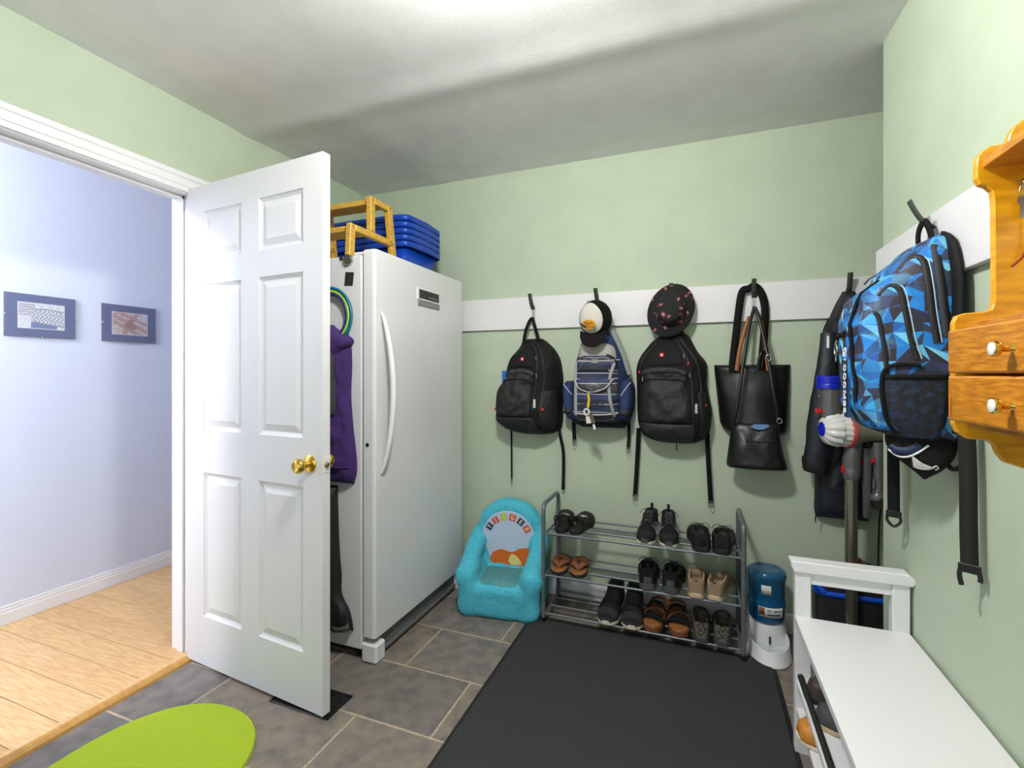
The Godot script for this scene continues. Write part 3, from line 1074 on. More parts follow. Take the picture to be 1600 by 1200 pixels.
func build_door() -> void:
	# the leaf in its own axes: x from the hinge to the free edge, z out of the face that looks into the room
	var w := 0.812
	var d := Node3D.new()
	d.name = "door_1"
	add_child(d)
	d.set_meta("kind", "structure")
	d.position = Vector3(-2.058, 0.014, -1.4215)
	d.rotation.y = -atan2(0.0872, 0.9962)
	var us := [[0.115, 0.362], [0.466, 0.713]]
	var ys := [[0.206, 0.815], [0.994, 1.608], [1.712, 1.916]]
	var th := 0.034
	var st := S()
	var hh := 2.03
	for e in [[0.0, us[0][0], 0.0, hh], [us[0][1], us[1][0], 0.0, hh], [us[1][1], w, 0.0, hh]]:
		slab(st, Vector3(e[0], e[2], -th), Vector3(e[1], e[3], 0.0))
	for u in us:
		for e in [[0.0, ys[0][0]], [ys[0][1], ys[1][0]], [ys[1][1], ys[2][0]], [ys[2][1], hh]]:
			slab(st, Vector3(u[0], e[0], -th), Vector3(u[1], e[1], 0.0))
	put(st, "slab", M.white_door, d)
	for u in us:
		for y in ys:
			st = S(false)
			for side in [0, 1]:
				var prev := []
				for s in [[0.0, 0.0], [0.004, 0.004], [0.014, 0.0095], [0.018, 0.0095], [0.040, 0.003], [0.043, 0.002]]:
					var zz: float = -s[1] if side == 0 else -th + s[1]
					var ring := [Vector3(u[0] + s[0], y[0] + s[0], zz), Vector3(u[1] - s[0], y[0] + s[0], zz), Vector3(u[1] - s[0], y[1] - s[0], zz), Vector3(u[0] + s[0], y[1] - s[0], zz)]
					if prev:
						for k in 4:
							var l := (k + 1) % 4
							if side == 0: quad(st, prev[k], prev[l], ring[l], ring[k])
							else: quad(st, prev[l], prev[k], ring[k], ring[l])
					prev = ring
				if side == 0: quad(st, prev[0], prev[1], prev[2], prev[3])
				else: quad(st, prev[3], prev[2], prev[1], prev[0])
			put(st, "panel", M.white_door, d)
	# knobs on both faces
	for side in [1.0, -1.0]:
		var b := Basis(Vector3.RIGHT, PI / 2) if side > 0 else Basis(Vector3.RIGHT, -PI / 2)
		var at := Vector3(0.748, 0.902, 0.0 if side > 0 else -th)
		st = S()
		lathe(st, [Vector2(0.0, 0.010), Vector2(0.018, 0.0095), Vector2(0.027, 0.006), Vector2(0.032, 0.003), Vector2(0.032, 0.0)], 28, Transform3D(b, at))
		var rose := put(st, "knob_rose", M.brass, d)
		st = S()
		lathe(st, [Vector2(0.012, 0.008), Vector2(0.010, 0.016), Vector2(0.013, 0.020), Vector2(0.010, 0.024), Vector2(0.011, 0.030), Vector2(0.020, 0.035), Vector2(0.0262, 0.043), Vector2(0.0265, 0.053), Vector2(0.022, 0.061), Vector2(0.017, 0.0635), Vector2(0.012, 0.0625), Vector2(0.0, 0.0615)], 28, Transform3D(b, at))
		put(st, "knob", M.brass, rose)
	st = S()
	box(st, Vector3(w + 0.0005, 0.902, -th / 2), Vector3(0.002, 0.058, 0.025), 0.0008)
	var plate := put(st, "latch_plate", M.white_door, d)
	st = S()
	lathe(st, [Vector2(0.0, 0.010), Vector2(0.006, 0.009), Vector2(0.009, 0.004), Vector2(0.0115, 0.0)], 16, Transform3D(Basis(Vector3.BACK, -PI / 2), Vector3(w + 0.001, 0.902, -th / 2)))
	put(st, "latch_bolt", M.old_brass, plate)
	for y in [0.2, 1.02, 1.82]:
		st = S()
		lathe(st, [Vector2(0.0, 0.0), Vector2(0.006, 0.0), Vector2(0.006, 0.09), Vector2(0.0, 0.09)], 12, Transform3D(Basis(), Vector3(0.006, y, -th - 0.005)))
		put(st, "hinge", M.old_brass, d)

# ---------------------------------------------------------------- the freezer and what is on it
func build_freezer() -> void:
	var t := thing_w("upright_freezer", "tall white upright freezer with a bowed handle, standing in the corner", "freezer", Vector3(-1.66, 0, -2.1))
	var st := S()
	slab(st, Vector3(-2.03, 0.045, -2.512), Vector3(-1.352, 1.762, -1.694), 0.006)
	put(st, "cabinet", M.enamel_side, t)
	st = S()
	slab(st, Vector3(-1.352, 0.12, -2.506), Vector3(-1.337, 1.755, -1.700))
	put(st, "gasket", M.gasket, t)
	st = S()
	# door with a softly rounded front edge
	var pr := [Vector2(-1.337, -1.688), Vector2(-1.292, -1.688), Vector2(-1.284, -1.691), Vector2(-1.280, -1.699), Vector2(-1.280, -2.500), Vector2(-1.284, -2.509), Vector2(-1.292, -2.512), Vector2(-1.337, -2.512)]
	var rings := []
	for e in [[0.107, 0.004], [0.111, 0.0], [1.774, 0.0], [1.781, 0.006]]:
		var ring := []
		for p in pr:
			var q: Vector2 = p.move_toward(Vector2(-1.31, -2.1), e[1])
			ring.append(Vector3(q.x, e[0], q.y))
		rings.append(ring)
	st.set_smooth_group(-1)
	for i in 3:
		for k in pr.size():
			var l := (k + 1) % pr.size()
			quad(st, rings[i][k], rings[i][l], rings[i + 1][l], rings[i + 1][k])
	for k in range(1, pr.size() - 1):
		tri(st, rings[3][0], rings[3][k], rings[3][k + 1])
		tri(st, rings[0][0], rings[0][k + 1], rings[0][k])
	var door := put(st, "door", M.enamel, t)
	# bowed handle
	st = S()
	var path := []
	var rad := []
	for i in 21:
		var k := i / 20.0
		path.append(Vector3(-1.277 + 0.062 * pow(sin(PI * k), 0.75), lerpf(1.513, 0.812, k), -1.732))
		rad.append(lerpf(0.006, 0.0135, pow(sin(PI * k), 0.5)))
	tube(st, path, rad, 10)
	put(st, "handle", M.white_plastic, door)
	# control strip
	st = S()
	slab(st, Vector3(-1.282, 1.612, -2.238), Vector3(-1.276, 1.671, -2.018), 0.002)
	var c := put(st, "control_frame", M.white_plastic, door)
	st = S()
	slab(st, Vector3(-1.277, 1.620, -2.226), Vector3(-1.2745, 1.665, -2.034), 0.0005)
	put(st, "screen", M.black_screen, c)
	for k in 4:
		st = S()
		box(st, Vector3(-1.2742, 1.634, -2.130 - 0.022 * k), Vector3(0.001, 0.004, 0.005))
		put(st, "button_mark", M.print_white, c)
	st = S()
	slab(st, Vector3(-1.282, 1.583, -2.236), Vector3(-1.2755, 1.611, -2.028), 0.002)
	put(st, "name_plate", M.grey_plate, door)
	st = S()
	lathe(st, [Vector2(0.0, 0.004), Vector2(0.008, 0.003), Vector2(0.009, 0.0)], 14, Transform3D(Basis(Vector3.RIGHT, PI / 2), Vector3(-1.318, 0.939, -1.6885)))
	put(st, "lock", M.black_plastic, door)
	# foot covers and the slotted kick plate
	for z in [-1.722, -2.482]:
		st = S()
		slab(st, Vector3(-1.352, 0.0, z - 0.034), Vector3(-1.272, 0.083, z + 0.034), 0.008)
		put(st, "foot_cover", M.white_plastic, t)
	st = S()
	slab(st, Vector3(-1.34, 0.022, -2.448), Vector3(-1.306, 0.104, -1.756))
	var kick := put(st, "kick_plate", M.grille, t)
	for k in 4:
		st = S()
		slab(st, Vector3(-1.307, 0.040 + 0.014 * k, -2.36), Vector3(-1.297, 0.047 + 0.014 * k, -1.775), 0.002)
		put(st, "slat", M.grille, kick)
	st = S()
	slab(st, Vector3(-1.308, 0.016, -2.448), Vector3(-1.292, 0.036, -1.756), 0.003)
	put(st, "sill", M.grille, kick)
	for x in [-1.4, -1.98]:
		for z in [-1.75, -2.45]:
			st = S()
			lathe(st, [Vector2(0.0, 0.0), Vector2(0.02, 0.0), Vector2(0.02, 0.05), Vector2(0.0, 0.05)], 12, Transform3D(Basis(), Vector3(x, 0, z)))
			put(st, "foot", M.black_plastic, t)
	st = S()
	slab(st, Vector3(-1.40, 1.762, -1.73), Vector3(-1.30, 1.777, -1.70), 0.003)
	put(st, "hinge_cover", M.white_plastic, t)

func bar(st: SurfaceTool, a: Vector3, b: Vector3, w: float, d: float, side := Vector3.RIGHT) -> void:    # a square stick between two points
	var y := (b - a).normalized()
	var x := (side - y * side.dot(y)).normalized()
	box(st, (a + b) / 2, Vector3(w, a.distance_to(b), d), 0.002, Basis(x, y, x.cross(y)))

func build_freezer_top() -> void:
	var top := 1.762
	var t := thing_w("step_stool", "small two-step bamboo stool standing on top of the freezer", "stool", Vector3(-1.6, top, -1.88))
	var xs := [-1.432, -1.80]
	var yl := 1.913
	var yu := 2.079
	var st: SurfaceTool
	for x in xs:
		st = S()
		bar(st, Vector3(x, top, -1.712), Vector3(x, yl, -1.722), 0.026, 0.034)
		put(st, "leg", M.bamboo, t)
		st = S()
		bar(st, Vector3(x, top, -2.043), Vector3(x, yu, -1.993), 0.026, 0.036)
		put(st, "leg", M.bamboo, t)
		st = S()
		bar(st, Vector3(x, yl, -1.860), Vector3(x, yu, -1.860), 0.026, 0.034)
		put(st, "post", M.bamboo, t)
		st = S()
		slab(st, Vector3(x - 0.013, yl - 0.03, -2.012), Vector3(x + 0.013, yl, -1.739), 0.002)
		put(st, "side_rail", M.bamboo, t)
		st = S()
		slab(st, Vector3(x - 0.013, yu - 0.03, -1.976), Vector3(x + 0.013, yu, -1.877), 0.002)
		put(st, "side_rail", M.bamboo, t)
		for p in [Vector3(x + 0.0135, yl - 0.014, -1.722), Vector3(x + 0.0135, yu - 0.014, -1.860), Vector3(x + 0.0135, yu - 0.014, -1.995), Vector3(x + 0.0135, yl - 0.02, -2.018)]:
			st = S()
			ball(st, p, Vector3(0.0015, 0.0035, 0.0035), 8, 4)
			put(st, "screw", M.black_plastic, t)
	for e in [[yl, -1.730, 5, 0.030], [yu, -1.868, 4, 0.032]]:
		for k in e[2]:
			var z: float = e[1] - e[3] * k
			if e[0] == yl and k == 4: z = -1.842
			st = S()
			slab(st, Vector3(xs[1] + 0.014, e[0] - 0.028 if k == 0 else e[0] - 0.016, z - 0.026), Vector3(xs[0] - 0.014, e[0] - 0.003, z), 0.002)
			put(st, "slat", M.bamboo, t)
	# five blue bins nested in a stack
	var labels := ["blue plastic bin with white lettering, lowest of the nested stack on the freezer", "blue plastic bin, second from the bottom of the nested stack on the freezer", "blue plastic bin, middle one of the nested stack on the freezer", "blue plastic bin, second from the top of the nested stack on the freezer", "blue plastic bin, topmost of the nested stack on the freezer"]
	var x0 := -1.93
	var x1 := -1.375
	var z0 := -2.445
	var z1 := -2.075
	for k in 5:
		var y := top + 0.0335 * k
		var b := thing_w("storage_bin", labels[k], "bin", Vector3((x0 + x1) / 2, y, (z0 + z1) / 2), "nested blue bins on the freezer")
		st = S()
		var rings := []
		var cx := (x0 + x1) / 2
		var cz := (z0 + z1) / 2
		for e in [[0.0, 0.048], [0.165, 0.012], [0.165, 0.016], [0.005, 0.052]]:
			var ring := []
			for p in oval((x1 - x0) / 2 - e[1], (z1 - z0) / 2 - e[1], 28, 9.0):
				ring.append(Vector3(cx + p.x, y + e[0], cz + p.y))
			rings.append(ring)
		loft(st, rings, true, true)
		put(st, "tub", M.blue_bin, b)
		# rim skirt with a raised hand grip at the end
		st = S()
		rings = []
		for e in [[0.150, 0.004], [0.139, 0.0], [0.140, -0.003], [0.166, -0.003], [0.169, 0.0], [0.169, 0.014]]:
			var ring := []
			for p in oval((x1 - x0) / 2 - e[1], (z1 - z0) / 2 - e[1], 44, 9.0):
				var lift := 0.004 * smoothstep(0.10, 0.07, absf(p.y)) if absf(p.x) > (x1 - x0) / 2 - 0.05 else 0.0
				ring.append(Vector3(cx + p.x + signf(p.x) * lift * 1.2, y + e[0] + (lift if e[0] > 0.16 else 0.0), cz + p.y))
			rings.append(ring)
		loft(st, rings, false, false)
		put(st, "rim", M.blue_bin, b)
		if k == 0:
			words("STOR", 0.034, M.print_white, b, Transform3D(Basis(Vector3.RIGHT, 0.2), Vector3(-1.475, y + 0.055, z1 - 0.031) - b.position), "lettering", "Droid Sans", true, 0.002)

func build_freezer_side() -> void:
	var zf := -1.694
	var t := thing_w("round_clip_magnet", "round dark green magnet clip near the top of the freezer side", "magnet", Vector3(-1.418, 1.742, zf))
	var st := S()
	lathe(st, [Vector2(0.0, 0.018), Vector2(0.019, 0.018), Vector2(0.021, 0.016), Vector2(0.021, 0.012)], 20, Transform3D(Basis(Vector3.RIGHT, PI / 2), Vector3(-1.418, 1.744, zf)))
	put(st, "cap", mat("clip_green", rgb(70, 76, 64), 0.4), t)
	st = S()
	lathe(st, [Vector2(0.021, 0.012), Vector2(0.023, 0.009), Vector2(0.023, 0.0)], 20, Transform3D(Basis(Vector3.RIGHT, PI / 2), Vector3(-1.418, 1.744, zf)))
	put(st, "ring", M.steel, t)
	t = thing_w("button_magnet", "tiny black round magnet beside the green magnet clip", "magnet", Vector3(-1.461, 1.753, zf))
	st = S()
	lathe(st, [Vector2(0.0, 0.005), Vector2(0.008, 0.005), Vector2(0.009, 0.003), Vector2(0.009, 0.0)], 16, Transform3D(Basis(Vector3.RIGHT, PI / 2), Vector3(-1.461, 1.753, zf)))
	put(st, "disc", M.black_plastic, t)
	t = thing_w("card_magnet", "black rectangular magnet card on the freezer side", "magnet", Vector3(-1.418, 1.632, zf))
	st = S()
	extrude(st, [Vector2(-1.444, 1.633), Vector2(-1.400, 1.630), Vector2(-1.393, 1.688), Vector2(-1.438, 1.692)], 0.002, Transform3D(Basis(), Vector3(0, 0, zf)))
	put(st, "card", mat("card_dark", rgb(48, 47, 48), 0.7, {"tex": noise_tex(0.2, 91, [[0.0, Color(0.5, 0.5, 0.5)], [1.0, Color.WHITE]], 2), "scale": 6.0}), t)
	# ring toy in three colours, hung behind the hoodie
	t = thing_w("toy_ring", "teal and lime plastic ring hanging on the freezer side", "ring toy", Vector3(-1.51, 1.37, zf))
	var c := Vector3(-1.512, 1.498, zf + 0.022)
	for e in [[0.122, 0.0075, "hoop_teal", "outer_hoop"], [0.1085, 0.006, "hoop_lime", "middle_hoop"], [0.098, 0.0075, "hoop_navy", "inner_hoop"]]:
		st = S()
		var ring := []
		for k in 48:
			var a := TAU * k / 48
			ring.append(c + Vector3(cos(a) * e[0], sin(a) * e[0] * 1.02, 0))
		tube(st, ring, e[1], 8, true)
		put(st, e[3], M[e[2]], t)
	st = S()
	tube(st, [Vector3(-1.512, 1.60, zf + 0.001), Vector3(-1.512, 1.597, zf + 0.03), Vector3(-1.512, 1.61, zf + 0.04)], 0.004, 8)
	put(st, "peg", M.steel, t)
	# hooded fleece and what hangs with it
	t = thing_w("hooded_sweater", "purple hooded sweater hanging on the freezer side", "sweater", Vector3(-1.48, 0.76, zf))
	var body := puff([[1.36, -1.56, -1.402], [1.28, -1.60, -1.400], [1.15, -1.61, -1.405], [1.0, -1.61, -1.392], [0.9, -1.60, -1.378], [0.82, -1.60, -1.374], [0.765, -1.59, -1.388]], 0.055, zf + 0.003, {"wr": 0.020, "wf": 13.0})
	st = S()
	puff_mesh(st, body, 30, 44)
	put(st, "body", M.purple_fleece, t)
	st = S()
	var hood := puff([[1.462, -1.53, -1.50], [1.435, -1.57, -1.462], [1.40, -1.59, -1.398], [1.375, -1.59, -1.394], [1.345, -1.58, -1.43], [1.31, -1.56, -1.46], [1.28, -1.55, -1.475]], 0.075, zf + 0.003, {"wr": 0.016, "wf": 13.0})
	puff_mesh(st, hood, 22, 22)
	put(st, "hood", M.purple_fleece, t)
	st = S()
	ribbon(st, on(body, [Vector2(-1.47, 0.845), Vector2(-1.42, 0.842), Vector2(-1.385, 0.842)], 0.003), 0.006, 0.003, Vector3.BACK)
	put(st, "hem_seam", M.purple_fleece, t)
	t = thing_w("fleece_vest", "dark grey fleece hanging in front of the purple sweater", "vest", Vector3(-1.5, 1.02, zf))
	st = S()
	puff_mesh(st, puff([[1.36, -1.56, -1.462], [1.30, -1.58, -1.452], [1.2, -1.58, -1.447], [1.1, -1.58, -1.446], [1.06, -1.57, -1.452]], 0.05, zf + 0.045, {"wr": 0.008}), 14, 18)
	put(st, "body", M.grey_fleece, t)
	st = S()
	tube(st, curve([Vector3(-1.462, 1.062, zf + 0.075), Vector3(-1.459, 1.03, zf + 0.078), Vector3(-1.463, 0.99, zf + 0.07)]), 0.0025, 6)
	put(st, "drawstring", M.hem_grey, t)
	t = thing_w("trousers", "black trousers with grey cuffs hanging low on the freezer side", "trousers", Vector3(-1.46, 0.088, zf))
	var leg := puff([[0.75, -1.57, -1.478], [0.52, -1.57, -1.470], [0.42, -1.57, -1.463], [0.36, -1.57, -1.456], [0.29, -1.57, -1.457], [0.255, -1.57, -1.443], [0.22, -1.56, -1.416], [0.17, -1.55, -1.400], [0.125, -1.545, -1.393]], 0.05, zf + 0.004, {"wr": 0.014, "wf": 12.0})
	st = S()
	puff_mesh(st, leg, 22, 44)
	put(st, "leg", M.jacket_black, t)
	st = S()
	ribbon(st, on(leg, [Vector2(-1.53, 0.135), Vector2(-1.46, 0.138), Vector2(-1.404, 0.15)], -0.004), 0.034, 0.012, Vector3.BACK)
	put(st, "cuff", M.hem_grey, t)

# ---------------------------------------------------------------- the bench and what lies on the floor
func build_bench() -> void:
	var t := thing_w("storage_bench", "white shoe bench with a framed end rail beside the right wall", "bench", Vector3(0.458, 0, -1.35))
	var x0 := 0.304
	var x1 := 0.611
	var z0 := -1.83
	var z1 := -0.86
	var st := S()
	slab(st, Vector3(x0 - 0.001, 0.425, z0 + 0.03), Vector3(x1 + 0.001, 0.45, z1 - 0.03), 0.003)
	put(st, "seat", M.bench_white, t)
	for z in [z0, z1 - 0.034]:
		for x in [x0, x1 - 0.045]:
			st = S()
			slab(st, Vector3(x, 0.0, z), Vector3(x + 0.045, 0.597, z + 0.034), 0.002)
			put(st, "post", M.bench_white, t)
		st = S()
		slab(st, Vector3(x0 + 0.045, 0.557, z + 0.006), Vector3(x1 - 0.045, 0.597, z + 0.028), 0.002)
		put(st, "end_rail", M.bench_white, t)
		st = S()
		slab(st, Vector3(x0 + 0.045, 0.36, z + 0.006), Vector3(x1 - 0.045, 0.43, z + 0.026), 0.002)
		put(st, "lower_rail", M.bench_white, t)
		st = S()
		extrude(st, [Vector2(x0 - 0.004, 0.0), Vector2(x1 + 0.004, 0.0), Vector2(x1 + 0.012, 0.010), Vector2(x1 + 0.012, 0.022), Vector2(x1 - 0.004, 0.036), Vector2(x0 - 0.014, 0.036), Vector2(x0 - 0.012, 0.018)], 0.052, Transform3D(Basis(), Vector3(0, 0.596, z - 0.009)), 0.003)
		put(st, "cap_rail", M.bench_white, t)
	for y in [0.24, 0.15]:
		st = S()
		slab(st, Vector3(x0 + 0.004, y - 0.018, z0 + 0.034), Vector3(x1 - 0.004, y, z1 - 0.034), 0.002)
		put(st, "shelf", M.bench_white, t)
	st = S()
	slab(st, Vector3(x1 - 0.014, 0.02, z0 + 0.034), Vector3(x1 - 0.006, 0.425, z1 - 0.034))
	put(st, "back_panel", M.bench_white, t)
	# what is kept in it
	var b := thing("grey_boot", "dark grey shoe with a pale welt on the bench shelf", "shoe", Vector3(0.455, 0.24, -1.585), -PI / 2 - 0.12)
	shoe_into(b, 0.27, 0.1, 0.105, 0.06, 0.52, M.shoe_grey, M.shoe_sand, 0.018)
	b = thing("brown_shoe", "dark brown shoe on the bench shelf behind the end post", "shoe", Vector3(0.45, 0.24, -1.71), -PI / 2)
	shoe_into(b, 0.26, 0.09, 0.13, 0.07, 0.5, mat("shoe_umber", rgb(66, 56, 56), 0.5), M.shoe_dark, 0.015)
	b = thing("tan_slipper", "tan leather slipper sticking out of the lower bench shelf", "shoe", Vector3(0.412, 0.15, -1.655), -PI / 2 + 0.1)
	shoe_into(b, 0.26, 0.1, 0.068, 0.062, 0.45, M.shoe_tan, M.shoe_cream, 0.016)
	var u := thing_w("umbrella", "thin closed black umbrella lying along the front of the bench shelf", "umbrella", Vector3(0.31, 0.24, -1.35))
	var a := Vector3(0.303, 0.306, -1.70)
	var e := Vector3(0.318, 0.250, -0.98)
	st = S()
	tube(st, [a, a.lerp(e, 0.12), a.lerp(e, 0.14), a.lerp(e, 0.7), a.lerp(e, 0.94)], [0.009, 0.009, 0.0075, 0.009, 0.005], 10)
	put(st, "shaft", mat("umbrella_black", rgb(32, 33, 30), 0.45), u)
	st = S()
	tube(st, [a.lerp(e, 0.94), e], [0.003, 0.0025], 8)
	put(st, "ferrule", M.steel, u)
	st = S()
	ball(st, a, Vector3(0.0092, 0.0092, 0.0092), 10, 6)
	put(st, "end_cap", M.nickel, u)

func build_floor_covers() -> void:
	var t := thing_w("door_mat", "large charcoal carpet mat with a black rubber edge before the shoe rack", "mat", Vector3(-0.24, 0, -1.6))
	var st := S()
	slab(st, Vector3(-0.792, 0.0, -2.335), Vector3(0.316, 0.0045, -0.95), 0.002)
	put(st, "rubber_edge", M.rubber, t)
	st = S()
	slab(st, Vector3(-0.776, 0.004, -2.319), Vector3(0.300, 0.010, -0.966), 0.003)
	put(st, "pile", M.carpet_dark, t)
	t = thing_w("small_rug", "small lime green oval rug beside the open door", "rug", Vector3(-1.60, 0, -0.93))
	st = S()
	var o := oval(0.30, 0.345, 48, 2.2)
	var rings := []
	for e in [[1.0, 0.0], [1.0, 0.006], [0.985, 0.010], [0.965, 0.011]]:
		var ring := []
		for p in o: ring.append(Vector3(-1.60 + p.x * e[0], e[1], -0.93 - p.y * e[0]))
		rings.append(ring)
	loft(st, rings)
	put(st, "pile", M.lime, t)
	st = S()
	var edge := []
	for p in o: edge.append(Vector3(-1.60 + p.x * 0.985, 0.0085, -0.93 - p.y * 0.985))
	tube(st, edge, 0.004, 6, true)
	put(st, "bound_edge", M.lime, t)
	# floor register
	t = thing_w("floor_register", "black metal floor register under the free edge of the open door", "vent", Vector3(-1.375, 0, -1.425))
	var x0 := -1.513
	var x1 := -1.233
	var z0 := -1.494
	var z1 := -1.356
	st = S()
	for e in [[x0, x1, z0, z0 + 0.024], [x0, x1, z1 - 0.024, z1], [x0, x0 + 0.024, z0, z1], [x1 - 0.024, x1, z0, z1]]:
		slab(st, Vector3(e[0], 0.0002, e[2]), Vector3(e[1], 0.006, e[3]), 0.002)
	put(st, "frame", M.black_plastic, t)
	st = S()
	slab(st, Vector3(x0 + 0.02, 0.0002, z0 + 0.02), Vector3(x1 - 0.02, 0.0012, z1 - 0.02))
	put(st, "damper", M.rubber, t)
	for k in 17:
		st = S()
		var x := lerpf(x0 + 0.03, x1 - 0.03, k / 16.0)
		slab(st, Vector3(x - 0.0028, 0.001, z0 + 0.022), Vector3(x + 0.0028, 0.005, z1 - 0.022), 0.001)
		put(st, "louver", M.black_plastic, t)
	st = S()
	slab(st, Vector3(x0 + 0.022, 0.001, -1.431), Vector3(x1 - 0.022, 0.0055, -1.419), 0.001)
	put(st, "cross_bar", M.black_plastic, t)

# ---------------------------------------------------------------- hook rails and the bags on them
func build_rails() -> void:
	var t := thing_w("hook_rail", "long white painted board fixed along the back wall for coat hooks", "rail", Vector3(-0.65, 1.502, ZB))
	var st := S()
	slab(st, Vector3(XL + 0.02, 1.502, ZB), Vector3(1.0, 1.686, ZB + 0.019), 0.0015)
	put(st, "board", M.white_rail, t)
	t = thing_w("hook_rail", "white painted board fixed on the right wall behind the blue backpack", "rail", Vector3(XR, 1.497, -1.4))
	st = S()
	slab(st, Vector3(0.600, 1.497, ZC - 0.006), Vector3(XR, 1.682, -0.6), 0.0015)
	put(st, "board", M.white_rail, t)
	# coat hooks: a plate, a long upper prong and a short lower one
	var h := thing("coat_hook", "dark metal coat hook that carries the plain black backpack by the freezer", "hook", Vector3(-0.867, 1.545, ZB + 0.019), 0.0, "coat hooks on the white boards")
	st = S()
	slab(st, Vector3(-0.0085, 0.0, 0.0), Vector3(0.0085, 0.088, 0.003), 0.001)
	put(st, "plate", M.hook_plate, h)
	st = S()
	ribbon(st, curve([Vector3(0, 0.068, 0.003), Vector3(0, 0.076, 0.012), Vector3(-0.001, 0.094, 0.030), Vector3(-0.003, 0.125, 0.046), Vector3(-0.004, 0.150, 0.056)], 4), 0.0205, 0.0045, Vector3(0, -0.5, 1))
	put(st, "upper_prong", M.hook_dark, h)
	st = S()
	ribbon(st, curve([Vector3(0, 0.022, 0.003), Vector3(0, 0.008, 0.014), Vector3(0, 0.006, 0.028), Vector3(0, 0.020, 0.038)], 4), 0.012, 0.0035, Vector3(0, 1, 0.4))
	put(st, "lower_prong", M.hook_dark, h)
	for y in [0.018, 0.058]:
		st = S()
		ball(st, Vector3(0, y, 0.003), Vector3(0.0035, 0.0035, 0.0015), 8, 4)
		put(st, "screw", M.steel, h)
	for e in [[Vector3(-0.497, 1.552, ZB + 0.019), 0.0, "dark metal coat hook that carries the white-fronted cap and striped backpack"], [Vector3(-0.113, 1.552, ZB + 0.019), 0.0, "dark metal coat hook hidden behind the black printed bucket hat"], [Vector3(0.262, 1.548, ZB + 0.019), 0.0, "dark metal coat hook that carries the leather tote and crossbody bag"], [Vector3(0.648, 1.548, ZB + 0.019), 0.0, "dark metal coat hook that carries the navy jacket near the corner"], [Vector3(0.600, 1.568, -1.604), -PI / 2, "dark metal coat hook on the right wall carrying the blue backpack"]]:
		copy_of(h, e[0], e[1], e[2])

func handle_loop(t: Node3D, pts: Array, r: float, m: Material, called := "handle") -> void:
	var st := S()
	tube(st, curve(pts, 6), r, 8)
	put(st, called, m, t)

func hang_strap(t: Node3D, pts: Array, w: float, m: Material, ring := true) -> void:     # a loose strap end with a metal loop
	var st := S()
	ribbon(st, curve(pts, 5), w, 0.003, Vector3(0.25, 0, 1))
	var s := put(st, "strap", m, t)
	if ring:
		var c: Vector3 = pts[-1]
		st = S()
		var q := []
		for k in 20:
			var a := TAU * k / 20
			q.append(c + Vector3(cos(a) * w * 0.5, -0.008 + sin(a) * 0.016, 0.001))
		tube(st, q, 0.0022, 6, true)
		put(st, "strap_loop", M.nickel, s)

func between(p: Puff, u: float, y: float) -> Vector2:
	var s := p.sides(y)
	return Vector2(lerpf(s.x, s.y, u), y)

func sub_rows(p: Puff, list: Array) -> Array:     # rows given as (y, left share, right share) of a larger shape
	var out := []
	for e in list: out.append([e[0], between(p, e[1], e[0]).x, between(p, e[2], e[0]).x])
	return out

func zipper(st_parent: Node, p: Puff, pts: Array, w := 0.009, m: Material = null, called := "zipper") -> MeshInstance3D:
	var st := S()
	ribbon(st, on(p, pts, 0.0015), w, 0.004, Vector3.BACK)
	return put(st, called, m if m else M.zip, st_parent)

